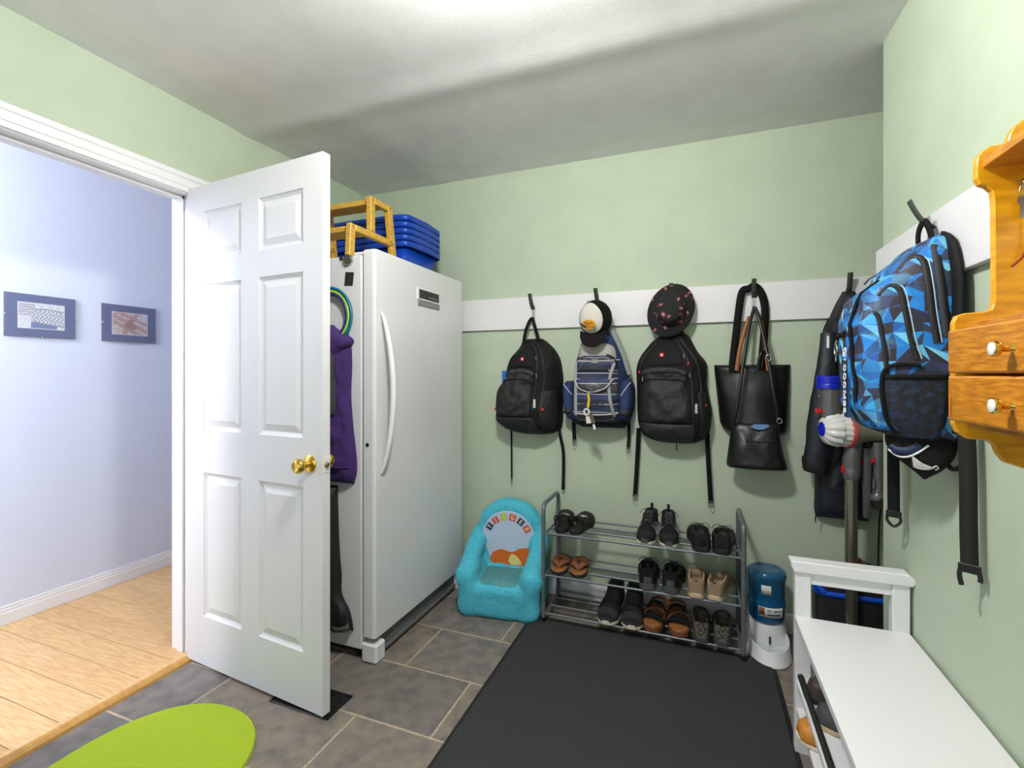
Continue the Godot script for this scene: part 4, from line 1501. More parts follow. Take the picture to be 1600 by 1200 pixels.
func black_pack(t: Node3D, rows: Array, split: float, badge: Vector2, low_panel: Material) -> Puff:
	var top: float = rows[0][0]
	var bot: float = rows[-1][0]
	var hgt := top - bot
	var body := puff(rows, 0.165, ZB + 0.012, {"prof": [[0.0, 0.5], [0.35, 0.85], [0.75, 1.0], [1.0, 0.85]], "pu": 3.4, "qu": 0.5, "wr": 0.011, "wf": 11.0})
	var st := S()
	puff_mesh(st, body, 36, 46)
	var b := put(st, "body", M.black_nylon, t)
	# front pockets
	var y1 := top - hgt * 0.33
	var y2 := top - hgt * 0.80
	var front := puff(sub_rows(body, [[y1, 0.16, split - 0.06], [y1 - 0.03, 0.10, split], [y1 - 0.1, 0.07, split + 0.02], [y2 + 0.05, 0.05, split + 0.03], [y2, 0.06, split + 0.03]]), 0.022, 0.0, {"base": body, "pv": 10.0, "pu": 5.0, "wr": 0.009, "wf": 14.0})
	st = S()
	puff_mesh(st, front, 30, 34)
	var f := put(st, "front_pocket", M.black_nylon_smooth, t)
	var upper := puff(sub_rows(body, [[top - hgt * 0.06, 0.22, split - 0.12], [top - hgt * 0.14, 0.14, split - 0.05], [y1 + 0.012, 0.09, split - 0.01]]), 0.012, 0.0, {"base": body, "pv": 8.0, "pu": 5.0, "wr": 0.004})
	st = S()
	puff_mesh(st, upper, 16, 12)
	put(st, "top_pocket", M.black_nylon, t)
	var base := puff(sub_rows(body, [[y2 - 0.002, 0.04, split + 0.06], [y2 - 0.05, 0.06, split + 0.08], [bot + 0.012, 0.2, 0.85]]), 0.016, 0.0, {"base": body, "pv": 8.0, "pu": 5.0, "wr": 0.005})
	st = S()
	puff_mesh(st, base, 18, 12)
	put(st, "bottom_panel", low_panel, t)
	# a pale band over the main pocket, zippers, piping
	st = S()
	ribbon(st, on(front, [between(body, 0.11, y1 - 0.028), between(body, 0.2, y1 - 0.012), between(body, (split + 0.1) / 2, y1 - 0.006), between(body, split - 0.1, y1 - 0.012), between(body, split, y1 - 0.03)], 0.002), 0.026, 0.004, Vector3.BACK)
	put(st, "pocket_band", M.charcoal_nylon, f)
	zipper(f, front, [between(body, 0.10, y1 - 0.07), between(body, 0.2, y1 - 0.05), between(body, split - 0.1, y1 - 0.05), between(body, split, y1 - 0.08)], 0.007)
	zipper(b, body, [between(body, split + 0.04, y2 + 0.03), between(body, split + 0.05, y1), between(body, split - 0.02, top - hgt * 0.12), between(body, split - 0.15, top - 0.03)], 0.011)
	zipper(b, body, [between(body, split + 0.17, y2), between(body, split + 0.16, y1), between(body, split + 0.06, top - hgt * 0.10), between(body, split - 0.08, top - 0.018)], 0.012)
	zipper(b, body, [between(body, 0.05, y1 - 0.06), between(body, 0.09, y1 + 0.05), between(body, 0.2, top - hgt * 0.1)], 0.008)
	for q in [between(body, split + 0.04, y1 - 0.02), between(body, split + 0.02, top - hgt * 0.2), between(body, 0.12, y1 - 0.04)]:
		st = S()
		var z := maxf(body.z(q.x, q.y), front.z(q.x, q.y))
		tube(st, [Vector3(q.x, q.y, z + 0.005), Vector3(q.x + 0.003, q.y - 0.022, z + 0.006)], 0.0028, 6)
		put(st, "zip_pull", M.nickel, b)
	# side pocket on the gusset
	var side := puff(sub_rows(body, [[y1 - 0.11, split + 0.14, 0.97], [y2 + 0.02, split + 0.13, 0.975], [y2 - 0.07, split + 0.16, 0.95]]), 0.014, 0.0, {"base": body, "pv": 8.0, "wr": 0.004})
	st = S()
	puff_mesh(st, side, 12, 14)
	put(st, "side_pocket", M.black_nylon_smooth, t)
	# red badge with a white cross
	var bz := maxf(upper.z(badge.x, badge.y), body.z(badge.x, badge.y))
	st = S()
	box(st, Vector3(badge.x, badge.y, bz + 0.003), Vector3(0.021, 0.021, 0.006), 0.003)
	var bd := put(st, "badge", M.badge_red, t, "red square badge with a white cross")
	st = S()
	box(st, Vector3(badge.x, badge.y, bz + 0.0063), Vector3(0.012, 0.0036, 0.001))
	box(st, Vector3(badge.x, badge.y, bz + 0.0063), Vector3(0.0036, 0.012, 0.0011))
	put(st, "cross", M.print_white, bd)
	# woven tag on the side seam
	st = S()
	var q := between(body, split + 0.085, y2 + 0.075)
	box(st, Vector3(q.x, q.y, body.z(q.x, q.y) + 0.005), Vector3(0.012, 0.046, 0.002), 0.0, Basis(Vector3.UP, 0.6))
	put(st, "woven_tag", M.tag_white, t)
	return body

func build_backpacks() -> void:
	var zs := ZB + 0.03
	# plain black backpack next to the freezer
	var rows := [[1.445, -0.905, -0.815], [1.430, -0.929, -0.790], [1.387, -0.952, -0.745], [1.332, -1.000, -0.712], [1.288, -1.012, -0.701], [1.223, -1.024, -0.693], [1.157, -1.073, -0.694], [1.114, -1.083, -0.694], [1.025, -1.083, -0.694], [0.982, -1.085, -0.696], [0.938, -1.042, -0.706], [0.911, -0.970, -0.745], [0.901, -0.911, -0.807]]
	var t := thing_w("backpack", "plain black backpack with red tab and blue folder, hanging nearest the freezer", "backpack", Vector3(-0.885, 0.9, ZB), "backpacks on the hook rails")
	var b := black_pack(t, rows, 0.62, Vector2(-0.888, 1.325), M.black_nylon_smooth)
	handle_loop(t, [Vector3(-0.912, 1.405, -2.545), Vector3(-0.900, 1.49, -2.55), Vector3(-0.868, 1.556, -2.557), Vector3(-0.843, 1.50, -2.55), Vector3(-0.815, 1.41, -2.545)], 0.010, M.webbing)
	var st := S()
	slab(st, Vector3(-1.055, 1.13, ZB + 0.03), Vector3(-0.98, 1.262, ZB + 0.036), 0.001)
	put(st, "blue_folder", M.folder_blue, t, "blue folder edge showing in the side pocket")
	hang_strap(t, [Vector3(-0.998, 0.93, zs), Vector3(-0.997, 0.80, zs), Vector3(-0.996, 0.63, zs)], 0.010, M.webbing)
	hang_strap(t, [Vector3(-0.71, 0.96, zs + 0.02), Vector3(-0.700, 0.90, zs + 0.02), Vector3(-0.688, 0.80, zs), Vector3(-0.690, 0.60, zs)], 0.017, M.webbing, false)
	for q in [[Vector2(-0.765, 1.055), "badge_red"], [Vector2(-1.066, 1.045), "badge_red"]]:
		st = S()
		box(st, Vector3(q[0].x, q[0].y, b.z(q[0].x, q[0].y) + 0.012), Vector3(0.014, 0.013, 0.004), 0.001)
		put(st, "red_tab", M[q[1]], t)
	# black backpack below the bucket hat
	rows = [[1.455, -0.15, -0.06], [1.441, -0.177, -0.037], [1.411, -0.215, -0.019], [1.382, -0.239, -0.005], [1.343, -0.268, 0.017], [1.304, -0.286, 0.048], [1.264, -0.294, 0.053], [1.185, -0.291, 0.053], [1.107, -0.290, 0.066], [1.048, -0.288, 0.075], [0.989, -0.283, 0.070], [0.950, -0.273, 0.062], [0.921, -0.249, 0.044], [0.897, -0.196, 0.004], [0.890, -0.148, -0.037]]
	t = thing_w("backpack", "black backpack with a charcoal bottom panel, hanging under the printed bucket hat", "backpack", Vector3(-0.11, 0.89, ZB), "backpacks on the hook rails")
	b = black_pack(t, rows, 0.72, Vector2(-0.158, 1.338), M.charcoal_nylon)
	handle_loop(t, [Vector3(-0.16, 1.44, -2.53), Vector3(-0.145, 1.50, -2.545), Vector3(-0.113, 1.562, -2.557), Vector3(-0.085, 1.50, -2.545), Vector3(-0.06, 1.44, -2.53)], 0.0085, M.webbing)
	hang_strap(t, [Vector3(-0.281, 0.96, zs), Vector3(-0.288, 0.80, zs), Vector3(-0.300, 0.60, zs)], 0.022, M.webbing)
	hang_strap(t, [Vector3(0.052, 0.95, zs), Vector3(0.058, 0.80, zs), Vector3(0.069, 0.60, zs)], 0.022, M.webbing)
	for q in [Vector2(0.044, 1.09), Vector2(-0.035, 1.295), Vector2(-0.27, 1.255)]:
		st = S()
		box(st, Vector3(q.x, q.y, b.z(q.x, q.y) + 0.008), Vector3(0.008, 0.015, 0.005), 0.001, Basis(Vector3.BACK, -0.4))
		put(st, "red_tab", M.badge_red, t)
	st = S()
	tube(st, [Vector3(-0.09, 0.90, -2.50), Vector3(-0.089, 0.862, -2.50)], 0.0025, 6)
	put(st, "cord_end", M.webbing, t)
	striped_pack()

func striped_pack() -> void:
	var zs := ZB + 0.03
	var rows := [[1.53, -0.52, -0.45], [1.471, -0.563, -0.425], [1.415, -0.583, -0.386], [1.384, -0.595, -0.375], [1.337, -0.607, -0.356], [1.290, -0.616, -0.344], [1.243, -0.624, -0.337], [1.196, -0.628, -0.333], [1.148, -0.632, -0.329], [1.102, -0.636, -0.326], [1.054, -0.644, -0.322], [1.023, -0.650, -0.320], [0.984, -0.640, -0.328], [0.953, -0.583, -0.356]]
	var t := thing_w("backpack", "navy backpack with pale woven stripes, hanging under the white-fronted cap", "backpack", Vector3(-0.48, 0.95, ZB), "backpacks on the hook rails")
	var body := puff(rows, 0.15, ZB + 0.012, {"prof": [[0.0, 0.4], [0.3, 0.8], [0.75, 1.0], [1.0, 0.9]], "pu": 3.4, "wr": 0.006})
	var st := S()
	puff_mesh(st, body, 26, 32)
	put(st, "body", M.navy_nylon, t)
	var upper := puff([[1.405, -0.565, -0.435], [1.39, -0.585, -0.40], [1.345, -0.592, -0.385], [1.31, -0.59, -0.385]], 0.022, 0.0, {"base": body, "pv": 6.0, "pu": 4.0})
	st = S()
	puff_mesh(st, upper, 16, 10)
	put(st, "top_pocket", M.grey_weave, t)
	var front := puff([[1.345, -0.56, -0.41], [1.325, -0.59, -0.385], [1.27, -0.600, -0.375], [1.18, -0.605, -0.368], [1.10, -0.605, -0.365], [1.03, -0.605, -0.365], [0.99, -0.595, -0.372]], 0.045, 0.0, {"base": body, "pv": 8.0, "pu": 5.0, "wr": 0.006})
	st = S()
	puff_mesh(st, front, 22, 26)
	var f := put(st, "front_pocket", M.bands, t)
	var small := puff([[1.22, -0.585, -0.395], [1.205, -0.585, -0.392], [1.17, -0.56, -0.41], [1.155, -0.53, -0.44]], 0.018, 0.0, {"base": front, "pv": 6.0, "pu": 4.0})
	st = S()
	puff_mesh(st, small, 16, 10)
	put(st, "flap", M.bands, t)
	st = S()
	tube(st, on(small, [Vector2(-0.588, 1.215), Vector2(-0.565, 1.172), Vector2(-0.50, 1.152), Vector2(-0.43, 1.170), Vector2(-0.392, 1.215)], 0.003), 0.0028, 6)
	put(st, "flap_piping", M.piping, f)
	for e in [[Vector2(-0.592, 1.31), Vector2(-0.585, 1.18), Vector2(-0.58, 1.03)], [Vector2(-0.388, 1.30), Vector2(-0.41, 1.18), Vector2(-0.385, 1.03)]]:
		st = S()
		ribbon(st, on(front, e, 0.003), 0.016, 0.004, Vector3.BACK)
		put(st, "strap_band", M.gingham, f)
	for y in [1.318, 1.222, 1.045]:
		st = S()
		tube(st, on(front, [Vector2(-0.60, y), Vector2(-0.54, y - 0.008), Vector2(-0.44, y - 0.008), Vector2(-0.37, y)], 0.0015), 0.003, 6)
		put(st, "stripe_piping", M.piping, f)
	zipper(f, front, [Vector2(-0.60, 1.29), Vector2(-0.575, 1.335), Vector2(-0.49, 1.35), Vector2(-0.40, 1.33), Vector2(-0.375, 1.26), Vector2(-0.372, 1.14)], 0.010)
	zipper(f, front, [Vector2(-0.575, 1.262), Vector2(-0.49, 1.265), Vector2(-0.415, 1.262)], 0.008)
	st = S()
	var bz := front.z(-0.485, 1.305)
	box(st, Vector3(-0.485, 1.308, bz + 0.004), Vector3(0.036, 0.022, 0.006), 0.002)
	put(st, "buckle", M.grey_plate, f)
	st = S()
	box(st, Vector3(-0.508, 1.148, front.z(-0.508, 1.148) + 0.016), Vector3(0.02, 0.02, 0.006), 0.002)
	put(st, "clip", M.grey_plate, f)
	words("dakine", 0.028, M.print_dark, f, Transform3D(Basis(), Vector3(-0.495, 1.085, front.z(-0.495, 1.085) + 0.002) - t.position), "lettering", "Droid Serif", true, 0.002)
	# bottom panel
	var base := puff([[1.005, -0.63, -0.335], [0.985, -0.63, -0.335], [0.957, -0.575, -0.36]], 0.02, 0.0, {"base": body, "pv": 6.0})
	st = S()
	puff_mesh(st, base, 16, 8)
	put(st, "bottom_panel", M.black_nylon, t)
	# side pockets
	for e in [[[[1.206, -0.668, -0.628], [1.185, -0.682, -0.618], [1.146, -0.686, -0.612], [1.10, -0.682, -0.608], [1.057, -0.674, -0.605], [0.993, -0.652, -0.605]], 0.09], [[[1.222, -0.342, -0.322], [1.20, -0.364, -0.308], [1.183, -0.374, -0.302], [1.12, -0.380, -0.301], [1.07, -0.382, -0.303], [1.01, -0.377, -0.318], [0.995, -0.37, -0.325]], 0.115]]:
		var sp := puff(e[0], e[1], ZB + 0.03, {"pu": 3.0, "prof": [[0.0, 0.8], [1.0, 1.0]]})
		st = S()
		puff_mesh(st, sp, 14, 16)
		var s := put(st, "side_pocket", M.navy_nylon, t)
		var lx: float = e[0][2][1]
		var rx: float = e[0][2][2]
		st = S()
		tube(st, on(sp, [Vector2(lx + 0.012, 1.19 if lx < -0.5 else 1.13), Vector2((lx + rx) / 2, 1.165), Vector2(rx - 0.012, 1.135 if lx < -0.5 else 1.20)], 0.002), 0.0025, 6)
		put(st, "piping", M.piping, s)
		st = S()
		ribbon(st, on(sp, [Vector2(lx + 0.016, 1.05), Vector2((lx + rx) / 2, 1.045), Vector2(rx - 0.012, 1.05)], 0.002), 0.03, 0.004, Vector3.BACK)
		put(st, "pocket_band", M.charcoal_nylon, s)
	# pale back strap seen on the right, handle and loose ends
	st = S()
	ribbon(st, curve([Vector3(-0.44, 1.50, -2.53), Vector3(-0.40, 1.45, -2.54), Vector3(-0.355, 1.34, -2.55), Vector3(-0.325, 1.24, -2.55)], 5), [0.02, 0.022, 0.024, 0.026, 0.028, 0.030, 0.030, 0.030, 0.030, 0.030, 0.030, 0.028, 0.026, 0.024, 0.022, 0.02], 0.008, Vector3(0.4, 0, 1))
	put(st, "shoulder_strap", M.gingham, t)
	handle_loop(t, [Vector3(-0.53, 1.50, -2.54), Vector3(-0.515, 1.545, -2.55), Vector3(-0.497, 1.568, -2.557), Vector3(-0.478, 1.545, -2.55), Vector3(-0.46, 1.50, -2.54)], 0.007, M.webbing)
	hang_strap(t, [Vector3(-0.630, 0.98, zs), Vector3(-0.628, 0.93, zs), Vector3(-0.625, 0.872, zs)], 0.020, M.webbing)
	hang_strap(t, [Vector3(-0.333, 1.0, zs), Vector3(-0.331, 0.93, zs), Vector3(-0.336, 0.846, zs)], 0.016, M.webbing)
	# key charms on a yellow strap
	var k := thing_w("key_charm", "yellow strap with white plastic charms clipped to the striped backpack", "keychain", Vector3(-0.51, 0.96, -2.40))
	var kz: float = front.z(-0.508, 1.10) + 0.014
	st = S()
	ribbon(st, curve([Vector3(-0.508, 1.142, kz + 0.004), Vector3(-0.503, 1.115, kz + 0.006), Vector3(-0.508, 1.075, kz + 0.004)], 4), 0.012, 0.004, Vector3.BACK)
	put(st, "strap", M.yellow_strap, k)
	st = S()
	var q := []
	for i in 16:
		var a := TAU * i / 16
		q.append(Vector3(-0.515 + cos(a) * 0.013, 1.052 + sin(a) * 0.015, kz + 0.006))
	tube(st, q, 0.0055, 8, true)
	put(st, "ring_charm", M.cap_white, k)
	st = S()
	box(st, Vector3(-0.506, 1.012, kz + 0.004), Vector3(0.026, 0.038, 0.008), 0.003, Basis(Vector3.BACK, 0.1))
	put(st, "block_charm", M.cap_white, k)
	st = S()
	box(st, Vector3(-0.486, 1.018, kz + 0.008), Vector3(0.018, 0.05, 0.010), 0.003, Basis(Vector3.BACK, 0.35))
	put(st, "dark_charm", M.back_board, k)
	st = S()
	box(st, Vector3(-0.477, 0.978, kz + 0.004), Vector3(0.012, 0.028, 0.006), 0.002, Basis(Vector3.BACK, 0.2))
	put(st, "tag_charm", M.print_white, k)

func build_hats() -> void:
	var t := thing_w("baseball_cap", "black mesh baseball cap with a white front and round yellow emblem", "cap", Vector3(-0.495, 1.39, -2.5))
	var c := Vector3(-0.492, 1.535, -2.492)
	var r := Vector3(0.086, 0.097, 0.080)
	var st := S()
	ball(st, c, r, 28, 18)
	put(st, "crown", M.cap_black, t)
	# the white front panels cover the lower left of the crown
	st = S()
	var dir := Vector3(-0.22, -0.02, 1).normalized()
	var sx := Vector3.UP.cross(dir).normalized()
	var sy := dir.cross(sx)
	var rings := []
	for i in 9:
		var ring := []
		for k in 32:
			var a := TAU * k / 32
			var w := (0.96 - 0.20 * maxf(0.0, cos(a - 0.75)) - 0.06 * maxf(0.0, cos(a - 2.9)) + 0.14 * pow(maxf(0.0, cos(a - 1.85)), 6.0)) * i / 8.0
			var n := (dir * cos(w) + (sx * cos(a) + sy * sin(a)) * sin(w))
			ring.append(c + n * r * (1.03 - 0.02 * pow(i / 8.0, 6)))
		rings.append(ring)
	rings[0] = rings[0].map(func(p): return c + dir * r * 1.03)
	loft(st, rings, false, false)
	put(st, "front_panel", M.cap_white, t)
	st = S()
	ball(st, c + Vector3(-0.032, 0.088, 0.034), Vector3(0.006, 0.006, 0.006), 10, 6)
	put(st, "top_button", M.cap_white, t)
	# brim, bent over its width
	st = S()
	var top := []
	var bottom := []
	for j in 9:
		var lt := []
		var lb := []
		for i in 17:
			var u := i / 8.0 - 1.0
			var v := j / 8.0
			var x := -0.494 + u * (0.070 - 0.004 * v)
			var y := 1.472 - 0.024 * (1.0 - u * u) - v * (0.064 + 0.004 * (1.0 - u * u) - 0.026 * pow(absf(u), 6))
			var z := -2.425 + 0.030 * v - 0.030 * u * u
			lt.append(Vector3(x, y, z))
			lb.append(Vector3(x, y, z - 0.004))
		top.append(lt)
		bottom.append(lb)
	for j in 8:
		for i in 16:
			quad(st, top[j + 1][i], top[j + 1][i + 1], top[j][i + 1], top[j][i])
			quad(st, bottom[j][i], bottom[j][i + 1], bottom[j + 1][i + 1], bottom[j + 1][i])
	for i in 16: quad(st, bottom[8][i], bottom[8][i + 1], top[8][i + 1], top[8][i])
	for j in 8:
		quad(st, bottom[j][0], bottom[j + 1][0], top[j + 1][0], top[j][0])
		quad(st, top[j][16], top[j + 1][16], bottom[j + 1][16], bottom[j][16])
	put(st, "brim", M.cap_black, t)
	st = S()
	var ec := Vector3(-0.509, 1.496, -2.4045)
	var eb := Basis(Vector3.UP, -0.22) * Basis(Vector3.RIGHT, 0.42)
	extrude(st, oval(0.037, 0.026, 28), 0.006, Transform3D(eb, ec), 0.001)
	var em := put(st, "emblem", M.emblem_yellow, t, "oval yellow emblem with red lettering")
	words("Bass", 0.016, M.emblem_red, em, Transform3D(eb, ec + eb * Vector3(0.003, 0.009, 0.0062) - t.position), "lettering", "Droid Serif", true, 0.0008)
	words("Pro", 0.016, M.emblem_red, em, Transform3D(eb, ec + eb * Vector3(0.008, -0.010, 0.0062) - t.position), "lettering", "Droid Serif", true, 0.0008)
	st = S()
	extrude(st, [Vector2(-0.044, 0.012), Vector2(-0.028, 0.004), Vector2(-0.012, -0.006), Vector2(-0.014, -0.018), Vector2(-0.026, -0.014), Vector2(-0.038, -0.006)], 0.0065, Transform3D(eb, ec), 0.0005)
	put(st, "fish_mark", M.emblem_green, em)
	# bucket hat, hung so that its crown looks into the room
	t = thing_w("bucket_hat", "black bucket hat printed with small pink birds, hanging over the black backpack", "hat", Vector3(-0.118, 1.42, -2.5))
	st = S()
	var tilt := Basis(Vector3.BACK, -0.35) * Basis(Vector3.RIGHT, PI / 2 - 0.15) * Basis.from_scale(Vector3(0.86, 1.0, 1.1))
	var xf := Transform3D(tilt, Vector3(-0.118, 1.565, -2.515))
	lathe(st, [Vector2(0.0, 0.066), Vector2(0.035, 0.067), Vector2(0.062, 0.064), Vector2(0.072, 0.055), Vector2(0.078, 0.03), Vector2(0.083, 0.012), Vector2(0.092, 0.008), Vector2(0.112, 0.004), Vector2(0.127, -0.006), Vector2(0.128, -0.009), Vector2(0.112, -0.001), Vector2(0.088, 0.004), Vector2(0.07, 0.03), Vector2(0.06, 0.056), Vector2(0.0, 0.058)], 36, xf)
	put(st, "felted_shape", M.hat_print, t)
	st = S()
	for e in [0.098, 0.108, 0.118]:
		var ring := []
		for k in 40:
			var a := TAU * k / 40
			ring.append(xf * Vector3(cos(a) * e, 0.0105 - (e - 0.088) * 0.38, sin(a) * e))
		tube(st, ring, 0.0009, 4, true)
	put(st, "brim_stitching", M.black_nylon, t)

func build_handbags() -> void:
	var t := thing_w("tote_bag", "large black leather tote bag with tan-lined handles", "handbag", Vector3(0.25, 0.95, ZB))
	var body := puff([[1.286, 0.085, 0.419], [1.211, 0.091, 0.419], [1.126, 0.099, 0.417], [1.042, 0.107, 0.415], [1.0, 0.113, 0.413], [0.967, 0.130, 0.408], [0.952, 0.157, 0.395]], 0.09, ZB + 0.012, {"pu": 2.0, "qu": 0.6, "pv": 30.0, "prof": [[0.0, 0.55], [0.5, 0.85], [1.0, 1.0]], "wr": 0.008, "wf": 4.0})
	var st := S()
	puff_mesh(st, body, 30, 26)
	put(st, "body", M.tote_leather, t)
	st = S()
	var lip := []
	for i in 15:
		var x := lerpf(0.087, 0.417, i / 14.0)
		lip.append(Vector3(x, 1.286, body.z(x, 1.278) - 0.002))
	ribbon(st, lip, 0.004, 0.006, Vector3.BACK)
	put(st, "top_edge", M.tote_leather, t)
	for e in [[[Vector3(0.166, 1.25, -2.545), Vector3(0.166, 1.29, -2.545), Vector3(0.182, 1.44, -2.555), Vector3(0.206, 1.632, -2.562), Vector3(0.236, 1.655, -2.560), Vector3(0.258, 1.668, -2.556)], "handle"], [[Vector3(0.292, 1.25, -2.56), Vector3(0.296, 1.32, -2.565), Vector3(0.306, 1.45, -2.568), Vector3(0.308, 1.56, -2.566), Vector3(0.29, 1.635, -2.560), Vector3(0.262, 1.668, -2.556)], "handle"]]:
		st = S()
		ribbon(st, curve(e[0], 6), 0.034, 0.004, Vector3(0.1, 0, 1))
		put(st, e[1], M.webbing, t)
	for e in [[Vector3(0.182, 1.26, -2.526), Vector3(0.20, 1.38, -2.53), Vector3(0.238, 1.52, -2.545)], [Vector3(0.318, 1.26, -2.526), Vector3(0.305, 1.38, -2.53), Vector3(0.288, 1.50, -2.545)]]:
		st = S()
		ribbon(st, curve(e, 5), 0.018, 0.003, Vector3(0.1, 0, 1))
		put(st, "lining_strap", M.tan_leather, t, "tan leather underside of the handle")
	st = S()
	ribbon(st, curve([Vector3(0.272, 1.27, -2.52), Vector3(0.282, 1.33, -2.515), Vector3(0.296, 1.345, -2.52), Vector3(0.29, 1.27, -2.53)], 5), 0.014, 0.003, Vector3(0, 0.2, 1))
	put(st, "closing_tab", M.tote_leather, t)
	st = S()
	ball(st, Vector3(0.262, 1.252, body.z(0.262, 1.252)), Vector3(0.007, 0.007, 0.003), 12, 6)
	put(st, "snap", M.black_plastic, t)
	# crossbody bag in front of it
	t = thing_w("crossbody_bag", "small soft black leather crossbody bag hanging in front of the tote", "handbag", Vector3(0.265, 0.8, -2.5))
	var z0 := ZB + 0.105
	var b := puff([[1.012, 0.168, 0.352], [1.0, 0.160, 0.358], [0.95, 0.152, 0.364], [0.90, 0.146, 0.372], [0.86, 0.141, 0.380], [0.825, 0.137, 0.390], [0.805, 0.139, 0.393], [0.798, 0.15, 0.386]], 0.075, z0, {"pu": 3.0, "qu": 0.6, "pv": 14.0, "prof": [[0.0, 0.35], [0.6, 0.9], [1.0, 1.0]], "wr": 0.012, "wf": 6.0})
	st = S()
	puff_mesh(st, b, 26, 26)
	put(st, "body", M.bag_leather, t)
	zipper(t, b, [Vector2(0.207, 0.938), Vector2(0.27, 0.932), Vector2(0.342, 0.936)], 0.007)
	st = S()
	var z: float = b.z(0.207, 0.938)
	tube(st, [Vector3(0.203, 0.942, z + 0.006), Vector3(0.212, 0.937, z + 0.008), Vector3(0.205, 0.925, z + 0.006)], 0.003, 6)
	put(st, "zip_pull", M.steel, t)
	st = S()
	extrude(st, [Vector2(0.236, 0.998), Vector2(0.262, 0.987), Vector2(0.29, 0.988), Vector2(0.312, 1.002), Vector2(0.31, 1.012), Vector2(0.25, 1.012)], 0.003, Transform3D(Basis(), Vector3(0, 0, z0 + 0.04)))
	put(st, "paper", M.paper_blue, t, "pale blue paper showing in the opening")
	for e in [[Vector3(0.162, 1.0, -2.47), Vector3(0.178, 1.09, -2.455), Vector3(0.205, 1.28, -2.48), Vector3(0.236, 1.47, -2.525), Vector3(0.262, 1.562, -2.555)], [Vector3(0.352, 1.03, -2.47), Vector3(0.332, 1.15, -2.455), Vector3(0.310, 1.32, -2.48), Vector3(0.285, 1.48, -2.525), Vector3(0.264, 1.562, -2.553)]]:
		st = S()
		ribbon(st, curve(e, 7), 0.016, 0.004, Vector3(0, 0, 1))
		put(st, "strap", M.bag_leather, t)
	for e in [[Vector3(0.311, 1.318, -2.474), 0.018], [Vector3(0.354, 1.03, -2.462), 0.015]]:
		st = S()
		var q := []
		for k in 16:
			var a := TAU * k / 16
			q.append(e[0] + Vector3(cos(a) * 0.010, sin(a) * e[1] * 0.8, 0.0))
		tube(st, q, 0.0022, 6, true)
		put(st, "buckle", M.steel, t)

